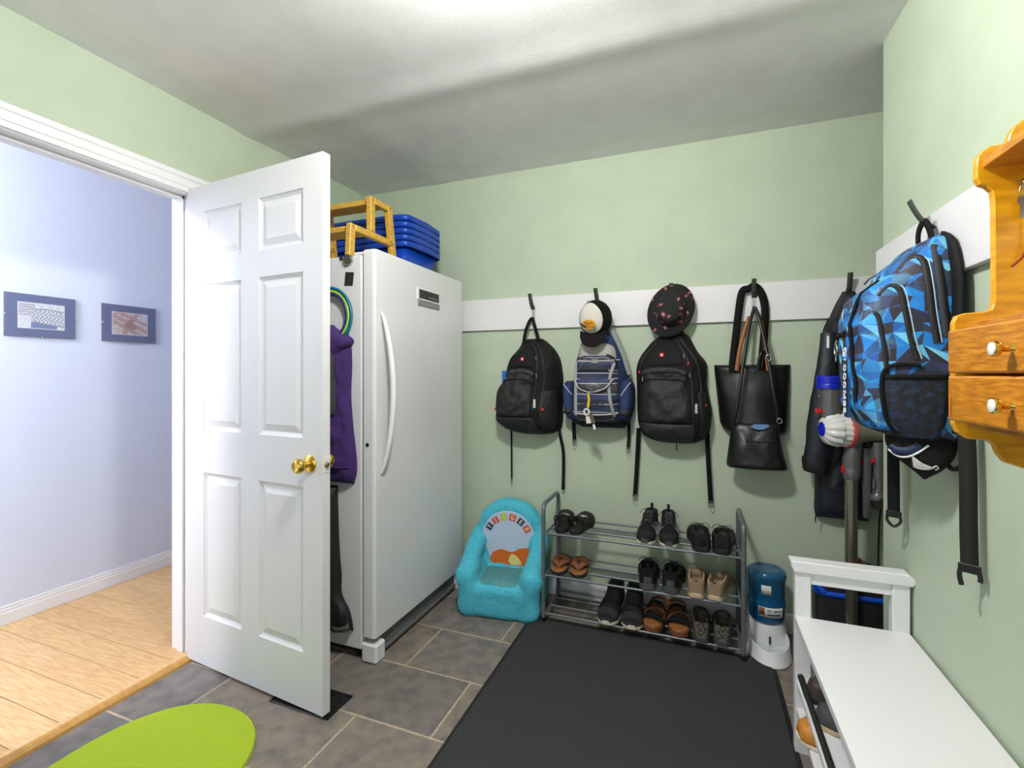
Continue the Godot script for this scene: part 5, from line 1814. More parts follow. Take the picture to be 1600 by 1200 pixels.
# ---------------------------------------------------------------- the corner: blue backpack, jacket, vacuum
func build_blue_backpack() -> void:
	# local axes: x along the right wall towards the camera, z away from the wall
	var t := thing("backpack", "bright blue backpack with a shattered triangle print, hanging on the right wall", "backpack", Vector3(0.599, 1.0515, -1.604), -PI / 2, "backpacks on the hook rails")
	t.scale = Vector3.ONE * 0.79
	var body := puff([[0.705, -0.085, 0.085], [0.68, -0.115, 0.125], [0.63, -0.138, 0.150], [0.56, -0.15, 0.162], [0.46, -0.155, 0.168], [0.36, -0.155, 0.170], [0.25, -0.155, 0.172], [0.15, -0.15, 0.170], [0.09, -0.145, 0.165], [0.05, -0.13, 0.155], [0.022, -0.10, 0.13], [0.008, -0.06, 0.09]], 0.262, 0.004, {"pu": 5.0, "qu": 0.42, "pv": 14.0, "prof": [[0.0, 0.16], [0.06, 0.36], [0.17, 0.60], [0.30, 0.92], [0.42, 1.0], [0.8, 0.97], [0.9, 0.86], [1.0, 0.5]], "wr": 0.010, "wf": 6.0})
	var st := S()
	puff_mesh(st, body, 44, 44)
	var b := put(st, "body", M.shards, t)
	# bottom skin
	st = S()
	var bot := puff([[0.06, -0.134, 0.158], [0.04, -0.122, 0.148], [0.022, -0.10, 0.13], [0.010, -0.062, 0.092]], 0.006, 0.0, {"base": body, "pv": 10.0, "pu": 8.0})
	puff_mesh(st, bot, 30, 8)
	put(st, "bottom_panel", M.charcoal_nylon, t)
	# bellows of the middle pocket on the near side: dark gusset, zippers and piping run over the side
	var side_x := func(y: float, z: float) -> float:      # where the near side of the body is at a given height and depth
		var s := body.sides(y)
		var v: float = (body.rows[0][0] - y) / (body.rows[0][0] - body.rows[-1][0])
		var full: float = body.deep * body.pf(v)
		var k := clampf(z / full, 0.0, 0.995)
		var f := pow(1.0 - pow(k, 1.0 / body.qu), 1.0 / body.pu)
		return lerpf(s.x, s.y, 0.5 + 0.5 * f)
	for e in [[[[0.585, 0.135], [0.618, 0.108], [0.605, 0.086], [0.53, 0.078], [0.43, 0.070], [0.34, 0.058]], 0.017], [[[0.50, 0.200], [0.530, 0.172], [0.515, 0.148], [0.44, 0.136], [0.36, 0.124], [0.29, 0.108]], 0.014], [[[0.41, 0.238], [0.445, 0.220], [0.43, 0.202], [0.36, 0.192], [0.28, 0.184], [0.22, 0.180]], 0.013]]:
		var line := []
		for q in e[0]: line.append(Vector3(side_x.call(q[0], q[1]) + 0.001, q[0], q[1]))
		line = curve(line, 6)
		st = S()
		ribbon(st, line, e[1], 0.004, Vector3(1, 0, 0.2))
		var zp := put(st, "zipper", M.zip, b)
		st = S()
		var pip := []
		for q in line: pip.append(q + Vector3(0.001, 0.002, -0.012))
		tube(st, pip, 0.0022, 6)
		put(st, "piping", M.strap_trim, zp)
	# dark bellows strip between the two back sections
	st = S()
	var belt := []
	for q in [[0.655, 0.050], [0.60, 0.052], [0.52, 0.046], [0.44, 0.040], [0.36, 0.032]]: belt.append(Vector3(side_x.call(q[0], q[1]) + 0.001, q[0], q[1]))
	ribbon(st, curve(belt, 5), 0.022, 0.003, Vector3(1, 0, 0.0))
	put(st, "gusset", M.charcoal_nylon, b)
	# mesh side pocket on the near side
	st = S()
	var rings := []
	var zs := [[0.235, 0.035, 0.190], [0.20, 0.030, 0.192], [0.15, 0.030, 0.188], [0.09, 0.035, 0.170], [0.04, 0.05, 0.135]]
	for e in zs:
		var ring := []
		for k in 15:
			var u := k / 14.0
			var zz := lerpf(e[1], e[2], u)
			ring.append(Vector3(side_x.call(e[0], zz) + 0.004 + 0.020 * pow(maxf(0.0, 1.0 - pow(absf(2 * u - 1), 4)), 0.5) + 0.004 * nz.get_noise_2d(zz * 700.0, e[0] * 500.0), e[0], zz))
		rings.append(ring)
	loft(st, rings, false, false, false)
	var mp := put(st, "mesh_pocket", M.pocket_mesh, t, "dark see-through mesh side pocket")
	st = S()
	ribbon(st, rings[0], 0.014, 0.005, Vector3.RIGHT)
	put(st, "elastic_hem", M.webbing, mp)
	st = S()
	var brd := []
	for q in [[0.27, 0.10], [0.275, 0.15], [0.262, 0.185], [0.22, 0.196], [0.15, 0.192], [0.09, 0.178], [0.05, 0.150]]: brd.append(Vector3(side_x.call(q[0], q[1]) + 0.006, q[0], q[1]))
	ribbon(st, curve(brd, 5), 0.012, 0.006, Vector3(1, 0, 0.3))
	put(st, "pocket_binding", M.webbing, mp)
	# front: two dark webbing bands, a cross strap, the maker's lettering running down
	for e in [[[Vector2(0.07, 0.56), Vector2(0.085, 0.44), Vector2(0.09, 0.30), Vector2(0.10, 0.15)], 0.022], [[Vector2(-0.085, 0.52), Vector2(-0.09, 0.40), Vector2(-0.10, 0.20)], 0.016]]:
		st = S()
		ribbon(st, on(body, e[0], 0.003), e[1], 0.005, Vector3.BACK)
		put(st, "front_band", M.webbing, b)
	st = S()
	ribbon(st, on(body, [Vector2(-0.13, 0.383), Vector2(-0.05, 0.385), Vector2(0.04, 0.386)], 0.004), 0.02, 0.006, Vector3.BACK)
	put(st, "cross_strap", M.webbing, b)
	st = S()
	extrude(st, [Vector2(-0.03, 0.0), Vector2(0.03, 0.0), Vector2(0.045, 0.25), Vector2(-0.045, 0.25)], 0.003, Transform3D(Basis(), Vector3(0.02, 0.09, body.z(0.02, 0.2) - 0.003)))
	put(st, "logo_panel", mat("logo_blue", rgb(8, 70, 120), 0.6), b)
	var zz: float = body.z(0.03, 0.24) + 0.001
	words("ELOOOMBE", 0.030, M.print_white, b, Transform3D(Basis(Vector3.BACK, -PI / 2), Vector3(0.026, 0.215, zz + 0.004)), "lettering", "Droid Sans", true, 0.002)
	st = S()
	tube(st, curve([Vector3(0.015, 0.325, zz + 0.004), Vector3(0.036, 0.336, zz + 0.004), Vector3(0.04, 0.318, zz + 0.004), Vector3(0.02, 0.306, zz + 0.004)], 5, true), 0.003, 6, true)
	put(st, "emblem", M.print_white, b)
	st = S()
	extrude(st, [Vector2(0, 0), Vector2(0.02, 0.022), Vector2(0.012, 0.024), Vector2(0.026, 0.05), Vector2(0.0, 0.03), Vector2(0.008, 0.026)], 0.002, Transform3D(Basis(), Vector3(-0.03, 0.43, body.z(-0.02, 0.45) + 0.003)))
	put(st, "flash_mark", M.print_white, b)
	# handle and shoulder straps
	st = S()
	ribbon(st, curve([Vector3(-0.045, 0.69, 0.03), Vector3(-0.03, 0.735, 0.035), Vector3(0.0, 0.765, 0.032), Vector3(0.032, 0.74, 0.03), Vector3(0.05, 0.69, 0.026)], 6), 0.022, 0.008, Vector3(0, 0, 1))
	put(st, "handle", M.webbing, t)
	st = S()
	ribbon(st, curve([Vector3(0.09, 0.69, 0.018), Vector3(0.15, 0.65, 0.016), Vector3(0.185, 0.55, 0.014), Vector3(0.188, 0.42, 0.014), Vector3(0.188, 0.24, 0.012), Vector3(0.185, 0.06, 0.012)], 6), 0.034, 0.010, Vector3(0.3, 0, 1))
	put(st, "shoulder_strap", M.black_nylon, t)
	for e in [[Vector3(-0.265, 0.06, 0.03), Vector3(-0.272, -0.08, 0.03), Vector3(-0.27, -0.20, 0.03), Vector3(-0.268, -0.305, 0.03)], [Vector3(0.238, 0.10, 0.016), Vector3(0.250, -0.06, 0.016), Vector3(0.252, -0.20, 0.016), Vector3(0.258, -0.318, 0.016)]]:
		st = S()
		ribbon(st, curve(e, 6), 0.040, 0.003, Vector3(0.95, 0, 0.6))
		var s := put(st, "loose_strap", M.webbing_olive if e[0].x > 0 else M.webbing, t)
		st = S()
		var p: Vector3 = e[-1]
		var sv := Vector3(-0.6, 0, 0.95).normalized()
		var dn := Vector3.DOWN
		box(st, p + dn * 0.004, Vector3(0.050, 0.026, 0.009), 0.002, Basis(sv, Vector3.UP, sv.cross(Vector3.UP)))
		if e[0].x < 0: tube(st, curve([p - sv * 0.020 + dn * 0.01, p - sv * 0.021 + dn * 0.032, p + dn * 0.052, p + sv * 0.021 + dn * 0.032, p + sv * 0.020 + dn * 0.01], 5), 0.0055, 8)
		else:
			tube(st, curve([p - sv * 0.020 + dn * 0.01, p - sv * 0.023 + dn * 0.026, p - sv * 0.022 + dn * 0.036], 5), 0.0065, 8)
			tube(st, curve([p + sv * 0.020 + dn * 0.01, p + sv * 0.022 + dn * 0.030, p + sv * 0.017 + dn * 0.056], 5), 0.0065, 8)
		put(st, "strap_slide", M.black_plastic, s)
	st = S()
	ribbon(st, curve([Vector3(-0.13, 0.2, 0.02), Vector3(-0.20, 0.12, 0.026), Vector3(-0.262, 0.065, 0.03)], 4), 0.03, 0.003, Vector3(0, 0, 1))
	put(st, "strap_anchor", M.webbing, t)
	st = S()
	ribbon(st, curve([Vector3(0.16, 0.2, 0.012), Vector3(0.21, 0.15, 0.015), Vector3(0.238, 0.10, 0.016)], 4), 0.034, 0.003, Vector3(0, 0, 1))
	put(st, "strap_anchor", M.webbing, t)
	# zip pulls with a metal ring
	st = S()
	var rc := Vector3(-0.115, 0.335, body.z(-0.1, 0.335) + 0.012)
	var rq := []
	for k in 18:
		var a := TAU * k / 18
		rq.append(rc + Vector3(cos(a) * 0.017, sin(a) * 0.020, 0))
	tube(st, rq, 0.0042, 8, true)
	tube(st, [rc + Vector3(0, 0.020, 0), rc + Vector3(0.004, 0.035, -0.003), rc + Vector3(0.012, 0.052, -0.008)], 0.006, 8)
	put(st, "key_ring", M.steel, b)
	st = S()
	tube(st, [rc + Vector3(0.0, -0.022, 0.0), rc + Vector3(0.002, -0.036, 0.0), rc + Vector3(-0.001, -0.046, 0.0)], [0.002, 0.0045, 0.002], 6)
	put(st, "charm", M.steel, b)
	for e in [[0.60, 0.125, 0.012], [0.575, 0.172, 0.012]]:
		st = S()
		var p := Vector3(side_x.call(e[0], e[1]) - 0.02, e[0] + 0.010, e[1] + 0.008)
		tube(st, [p, p + Vector3(-0.03, -0.008, 0.012), p + Vector3(-0.05, -0.022, 0.02)], 0.0035, 6)
		put(st, "zip_pull", M.nickel, b)
	# dark sports bag hanging behind it
	var g := thing("sports_bag", "black sports bag with a white wing emblem hanging below the blue backpack", "bag", Vector3(0.548, 0.972, -1.535), -0.36)
	var gb := puff([[0.26, -0.075, 0.062], [0.12, -0.078, 0.066], [0.085, -0.076, 0.066], [0.055, -0.058, 0.058], [0.025, -0.024, 0.036], [0.0, 0.0, 0.006]], 0.045, 0.0, {"pu": 3.0, "wr": 0.006, "prof": [[0.0, 0.9], [0.7, 1.0], [1.0, 0.8]]})
	st = S()
	puff_mesh(st, gb, 24, 22)
	put(st, "body", M.black_nylon, g)
	st = S()
	tube(st, on(gb, [Vector2(-0.068, 0.072), Vector2(-0.052, 0.060), Vector2(-0.030, 0.060), Vector2(-0.008, 0.074), Vector2(0.012, 0.094)], 0.002), 0.0028, 6)
	put(st, "white_piping", M.print_white, g)
	st = S()
	ribbon(st, on(gb, [Vector2(-0.064, 0.086), Vector2(-0.044, 0.074), Vector2(-0.022, 0.078), Vector2(-0.004, 0.094)], 0.001), 0.020, 0.002, Vector3.BACK)
	put(st, "navy_panel", mat("sport_navy", rgb(24, 40, 78), 0.6), g)
	st = S()
	for k in 5:
		var o := Vector2(-0.020 + 0.0005 * k, 0.062 - 0.0062 * k)
		var tip := Vector2(0.022 - 0.002 * k, 0.037 - 0.0012 * k)
		ribbon(st, on(gb, [o, o.lerp(tip, 0.5) + Vector2(-0.002, -0.003), tip], 0.0025), [0.0048, 0.0044, 0.004, 0.0036, 0.0032, 0.0028, 0.0026, 0.0024, 0.002, 0.002, 0.0015], 0.0015, Vector3.BACK)
	ribbon(st, on(gb, [Vector2(0.018, 0.036), Vector2(0.026, 0.043), Vector2(0.030, 0.037), Vector2(0.024, 0.033)], 0.0025), 0.003, 0.0015, Vector3.BACK)
	put(st, "wing_emblem", M.print_white, g)
	st = S()
	tube(st, curve([Vector3(0.05, 0.16, 0.012), Vector3(0.076, 0.10, 0.018), Vector3(0.078, 0.055, 0.018), Vector3(0.056, 0.036, 0.014), Vector3(0.040, 0.066, 0.010), Vector3(0.042, 0.12, 0.010)], 6), 0.006, 8)
	put(st, "handle", M.webbing, g)

func build_jacket() -> void:
	var t := thing_w("jacket", "navy blue rain jacket with elastic cuffs hanging on the hook near the corner", "jacket", Vector3(0.6, 0.57, ZB))
	var body := puff([[1.615, 0.628, 0.672], [1.57, 0.604, 0.70], [1.52, 0.583, 0.73], [1.45, 0.556, 0.745], [1.38, 0.545, 0.75], [1.25, 0.53, 0.75], [1.1, 0.525, 0.75], [0.95, 0.52, 0.745], [0.8, 0.518, 0.74], [0.7, 0.516, 0.735], [0.62, 0.514, 0.73], [0.578, 0.520, 0.725]], 0.085, ZB + 0.02, {"wr": 0.016, "wf": 9.0, "pv": 14.0, "prof": [[0.0, 0.5], [0.2, 0.9], [1.0, 0.8]]})
	var st := S()
	puff_mesh(st, body, 30, 56)
	put(st, "body", M.jacket_navy, t)
	# upper yoke and hood in black
	var yoke := puff([[1.625, 0.626, 0.676], [1.57, 0.600, 0.702], [1.50, 0.572, 0.735], [1.455, 0.553, 0.747], [1.42, 0.548, 0.748]], 0.016, 0.0, {"base": body, "pv": 10.0, "wr": 0.006})
	st = S()
	puff_mesh(st, yoke, 18, 14)
	put(st, "yoke", M.jacket_black, t)
	st = S()
	puff_mesh(st, puff([[1.60, 0.612, 0.66], [1.56, 0.594, 0.68], [1.50, 0.585, 0.69], [1.46, 0.60, 0.69]], 0.055, ZB + 0.08, {"wr": 0.008}), 14, 12)
	put(st, "hood", M.jacket_black, t)
	# near sleeve
	st = S()
	var a := curve([Vector3(0.562, 1.43, -2.53), Vector3(0.548, 1.28, -2.505), Vector3(0.528, 1.12, -2.495), Vector3(0.515, 0.97, -2.49), Vector3(0.503, 0.855, -2.488)], 6)
	var rings := []
	for i in a.size():
		var k: float = i / float(a.size() - 1)
		var ring := []
		for j in 16:
			var g := TAU * j / 16
			var w := lerpf(0.034, 0.050, smoothstep(0.0, 0.7, k)) * (1.0 + 0.10 * nz.get_noise_2d(j * 14.0, k * 260.0))
			ring.append(a[i] + Vector3(cos(g) * w, 0, sin(g) * w * 0.75))
		rings.append(ring)
	loft(st, rings)
	put(st, "sleeve", M.jacket_navy, t)
	st = S()
	rings = []
	for e in [[0.865, 0.050], [0.85, 0.052], [0.83, 0.050], [0.808, 0.048], [0.80, 0.044]]:
		var ring := []
		for j in 40:
			var g := TAU * j / 40
			var w: float = e[1] * (1.0 + (0.03 if j % 2 else -0.03))
			ring.append(Vector3(0.500 + cos(g) * w, e[0] - 0.12 * cos(g) * w * 1.5, -2.488 + sin(g) * w * 0.75))
		rings.append(ring)
	loft(st, rings)
	put(st, "elastic_cuff", M.jacket_black, t)
	st = S()
	tube(st, curve([Vector3(0.632, 1.60, -2.55), Vector3(0.640, 1.606, -2.552), Vector3(0.648, 1.562, -2.556), Vector3(0.66, 1.606, -2.552), Vector3(0.668, 1.60, -2.55)], 4), 0.003, 6)
	put(st, "hanger_loop", M.webbing, t)
	st = S()
	ribbon(st, [Vector3(0.552, 1.415, -2.50), Vector3(0.549, 1.36, -2.492)], 0.010, 0.002, Vector3(-0.3, 0, 1))
	put(st, "reflective_strip", M.print_white, t)
	st = S()
	tube(st, curve([Vector3(0.522, 0.605, -2.55), Vector3(0.512, 0.585, -2.548), Vector3(0.514, 0.562, -2.548)], 4), 0.0025, 6)
	put(st, "hem_toggle", M.webbing, t)

func build_vacuum() -> void:
	# cordless stick vacuum hung on its wall dock
	var t := thing_w("stick_vacuum", "grey cordless stick vacuum with a white cyclone head and blue filter cap", "vacuum", Vector3(0.616, 0.0, -2.42))
	var zc := -2.41
	var st := S()
	lathe(st, [Vector2(0.0, 1.236), Vector2(0.044, 1.236), Vector2(0.047, 1.233), Vector2(0.0475, 1.205), Vector2(0.046, 1.203), Vector2(0.0475, 1.200), Vector2(0.0475, 1.182), Vector2(0.0, 1.182)], 32, Transform3D(Basis(), Vector3(0.535, 0, zc)))
	put(st, "filter_cap", M.vac_blue, t)
	st = S()
	lathe(st, [Vector2(0.040, 1.182), Vector2(0.041, 1.165), Vector2(0.0405, 1.06), Vector2(0.0, 1.06)], 32, Transform3D(Basis(), Vector3(0.540, 0, zc)))
	put(st, "motor_body", M.vac_dark, t)
	st = S()
	box(st, Vector3(0.494, 1.085, zc + 0.012), Vector3(0.024, 0.018, 0.03), 0.003)
	put(st, "release_catch", M.vac_red, t)
	st = S()
	ball(st, Vector3(0.496, 1.146, zc + 0.018), Vector3(0.005, 0.005, 0.004), 10, 6)
	put(st, "screw", M.steel, t)
	# cyclone cluster: a fluted cone turned towards the left
	var axis := Transform3D(Basis(Vector3.BACK, PI / 2) * Basis(Vector3.UP, 0.0), Vector3(0.0, 1.007, zc))
	axis = Transform3D(Basis(Vector3.UP, 0.25) * Basis(Vector3.BACK, PI / 2), Vector3(0.600, 1.007, zc))
	st = S()
	lathe(st, [Vector2(0.0, 0.104), Vector2(0.026, 0.104), Vector2(0.030, 0.100)], 24, axis)
	put(st, "end_badge", M.vac_blue, t)
	st = S()
	lathe(st, [Vector2(0.029, 0.101), Vector2(0.040, 0.096), Vector2(0.052, 0.086), Vector2(0.060, 0.072), Vector2(0.064, 0.055), Vector2(0.066, 0.045)], 96, axis, 1.0, 12, 0.14)
	put(st, "cyclone_cones", M.vac_white, t)
	st = S()
	lathe(st, [Vector2(0.060, 0.062), Vector2(0.066, 0.050), Vector2(0.072, 0.030), Vector2(0.075, 0.010)], 72, axis, 1.0, 18, -0.07)
	put(st, "cyclone_skirt", M.vac_white, t)
	st = S()
	lathe(st, [Vector2(0.070, 0.012), Vector2(0.079, 0.010), Vector2(0.080, -0.004), Vector2(0.076, -0.008), Vector2(0.0, -0.008)], 40, axis)
	put(st, "seal_ring", M.vac_rose, t)
	st = S()
	var ax2 := axis
	lathe(st, [Vector2(0.074, -0.006), Vector2(0.072, -0.020), Vector2(0.060, -0.045), Vector2(0.052, -0.080), Vector2(0.050, -0.13), Vector2(0.0, -0.135)], 32, ax2)
	put(st, "dust_bin", M.vac_beige, t)
	# neck, collar and wand
	st = S()
	tube(st, curve([Vector3(0.636, 0.985, zc), Vector3(0.626, 0.95, zc), Vector3(0.619, 0.90, zc), Vector3(0.617, 0.86, zc)], 5), 0.032, 20)
	put(st, "neck", M.vac_grey, t)
	st = S()
	lathe(st, [Vector2(0.033, 0.892), Vector2(0.034, 0.86), Vector2(0.031, 0.845), Vector2(0.031, 0.842), Vector2(0.032, 0.84), Vector2(0.0315, 0.812), Vector2(0.026, 0.796), Vector2(0.0, 0.796)], 28, Transform3D(Basis(), Vector3(0.6165, 0, zc)))
	put(st, "collar", M.vac_grey, t)
	st = S()
	box(st, Vector3(0.584, 0.838, zc + 0.008), Vector3(0.010, 0.034, 0.018), 0.003)
	put(st, "wand_button", M.vac_red, t)
	st = S()
	lathe(st, [Vector2(0.0235, 0.80), Vector2(0.0235, 0.095), Vector2(0.0, 0.095)], 28, Transform3D(Basis(), Vector3(0.6155, 0, zc)))
	put(st, "wand", M.wand_metal, t)
	# floor head standing below
	st = S()
	tube(st, [Vector3(0.6155, 0.10, zc), Vector3(0.6155, 0.06, zc + 0.01), Vector3(0.6155, 0.035, zc + 0.03)], 0.024, 14)
	put(st, "swivel", M.vac_dark, t)
	st = S()
	lathe(st, [Vector2(0.0, -0.085), Vector2(0.034, -0.085), Vector2(0.036, -0.08), Vector2(0.036, 0.08), Vector2(0.034, 0.085), Vector2(0.0, 0.085)], 24, Transform3D(Basis(Vector3.BACK, PI / 2), Vector3(0.6155, 0.037, zc + 0.03)))
	put(st, "floor_head", M.vac_dark, t)
	# dock on the wall and the two tools in it
	var d := thing_w("vacuum_dock", "black wall dock with a power cord behind the stick vacuum", "dock", Vector3(0.71, 0.9, ZB))
	st = S()
	slab(st, Vector3(0.66, 0.935, ZB + 0.10), Vector3(0.757, 0.965, ZB + 0.20), 0.006)
	slab(st, Vector3(0.68, 0.80, ZB), Vector3(0.75, 0.99, ZB + 0.012), 0.004)
	slab(st, Vector3(0.69, 0.94, ZB), Vector3(0.74, 0.965, ZB + 0.11), 0.004)
	put(st, "bracket", M.black_plastic, d)
	st = S()
	tube(st, curve([Vector3(0.748, 0.93, ZB + 0.02), Vector3(0.772, 0.88, ZB + 0.02), Vector3(0.775, 0.72, ZB + 0.02), Vector3(0.766, 0.56, ZB + 0.02), Vector3(0.762, 0.38, ZB + 0.02), Vector3(0.762, 0.25, ZB + 0.02)], 6), 0.0035, 6)
	put(st, "power_cord", M.cord_black, d)
	var c := thing_w("crevice_tool", "flat grey crevice tool hanging in the vacuum dock", "vacuum tool", Vector3(0.675, 0.635, -2.44))
	st = S()
	var rings := []
	for e in [[0.93, 0.018, 0.018], [0.87, 0.018, 0.018], [0.85, 0.017, 0.014], [0.64, 0.012, 0.014], [0.632, 0.009, 0.010]]:
		var ring := []
		for p in oval(e[1], e[2], 16, 4.0): ring.append(Vector3(0.676 + p.x, e[0], -2.435 + p.y))
		rings.append(ring)
	loft(st, rings)
	put(st, "nozzle", M.vac_grey, c)
	st = S()
	box(st, Vector3(0.660, 0.872, -2.425), Vector3(0.008, 0.02, 0.014), 0.002)
	put(st, "catch", M.vac_red, c)
	c = thing_w("brush_tool", "grey combination brush tool hanging beside the crevice tool", "vacuum tool", Vector3(0.712, 0.67, -2.42))
	st = S()
	tube(st, curve([Vector3(0.712, 0.958, -2.42), Vector3(0.712, 0.90, -2.42), Vector3(0.712, 0.872, -2.42), Vector3(0.714, 0.85, -2.42), Vector3(0.714, 0.80, -2.42), Vector3(0.714, 0.745, -2.42)], 3), [0.024, 0.024, 0.024, 0.024, 0.024, 0.023, 0.022, 0.020, 0.018, 0.0175, 0.0175, 0.0175, 0.018, 0.018, 0.019, 0.020], 20)
	put(st, "tube", M.vac_grey, c)
	st = S()
	lathe(st, [Vector2(0.0, 0.012), Vector2(0.022, 0.012), Vector2(0.031, 0.0), Vector2(0.031, -0.012), Vector2(0.0, -0.012)], 24, Transform3D(Basis(Vector3.BACK, 0.55), Vector3(0.708, 0.735, -2.42)))
	put(st, "head", M.vac_grey, c)
	st = S()
	lathe(st, [Vector2(0.027, 0.0), Vector2(0.029, -0.040), Vector2(0.0, -0.042)], 24, Transform3D(Basis(Vector3.BACK, 0.35), Vector3(0.710, 0.725, -2.42)), 1.0, 20, 0.06)
	put(st, "bristles", M.rubber, c)
	st = S()
	box(st, Vector3(0.690, 0.882, -2.404), Vector3(0.012, 0.022, 0.012), 0.003)
	put(st, "catch", M.vac_red, c)
	st = S()
	box(st, Vector3(0.694, 0.785, -2.402), Vector3(0.010, 0.042, 0.008), 0.003)
	put(st, "slider", M.nickel, c)
	# hooded litter box in the corner behind the bench
	var l := thing_w("litter_box", "dark grey hooded litter box with a blue rim behind the bench", "litter box", Vector3(0.62, 0.0, -2.44))
	var cx := 0.628
	var cz := -2.452
	var hx := 0.132
	var hz := 0.125
	# the vacuum wand stands before it
	cz = -2.515
	hz = 0.072
	st = S()
	rings = []
	for e in [[0.0, 0.010], [0.02, 0.006], [0.272, 0.0]]:
		var ring := []
		for p in oval(hx - e[1], hz - e[1], 32, 6.0): ring.append(Vector3(cx + p.x, e[0], cz + p.y))
		rings.append(ring)
	loft(st, rings)
	put(st, "tray", M.box_dark, l)
	st = S()
	rings = []
	for e in [[0.272, 0.0], [0.272, -0.006], [0.290, -0.007], [0.292, 0.0]]:
		var ring := []
		for p in oval(hx - e[1], hz - e[1], 32, 6.0): ring.append(Vector3(cx + p.x, e[0], cz + p.y))
		rings.append(ring)
	loft(st, rings)
	put(st, "rim", M.rim_blue, l)
	st = S()
	rings = []
	for e in [[0.292, 0.003], [0.305, 0.006], [0.34, 0.016], [0.365, 0.03], [0.375, 0.05]]:
		var ring := []
		for p in oval(hx - e[1], hz - e[1] * 0.8, 32, 5.0): ring.append(Vector3(cx + p.x, e[0], cz + p.y))
		rings.append(ring)
	loft(st, rings)
	put(st, "hood", M.lid_dark, l)
	for x in [cx - hx - 0.006]:
		st = S()
		ribbon(st, curve([Vector3(x - 0.004, 0.375, cz + 0.055), Vector3(x - 0.004, 0.34, cz + 0.06), Vector3(x + 0.010, 0.31, cz + 0.07), Vector3(x + 0.03, 0.288, cz + 0.077)], 4), 0.03, 0.01, Vector3(-0.6, 0, 1))
		put(st, "latch", M.rim_blue, l)
	# small motor tool lying on the hood
	var mt := thing_w("mini_motor_tool", "small red and silver vacuum tool lying on the litter box hood", "vacuum tool", Vector3(0.67, 0.375, -2.5))
	st = S()
	tube(st, [Vector3(0.640, 0.432, -2.50), Vector3(0.664, 0.418, -2.50)], 0.019, 16)
	put(st, "red_collar", M.vac_red, mt)
	st = S()
	tube(st, [Vector3(0.664, 0.418, -2.50), Vector3(0.690, 0.405, -2.50)], 0.018, 16)
	put(st, "silver_collar", M.nickel, mt)
	st = S()
	tube(st, [Vector3(0.690, 0.405, -2.50), Vector3(0.728, 0.386, -2.50)], [0.019, 0.014], 16)
	put(st, "brush_end", M.black_plastic, mt)
	st = S()
	tube(st, curve([Vector3(0.70, 0.415, -2.49), Vector3(0.73, 0.418, -2.47), Vector3(0.748, 0.395, -2.47)], 4), 0.002, 6)
	put(st, "wire", M.cord_black, mt)

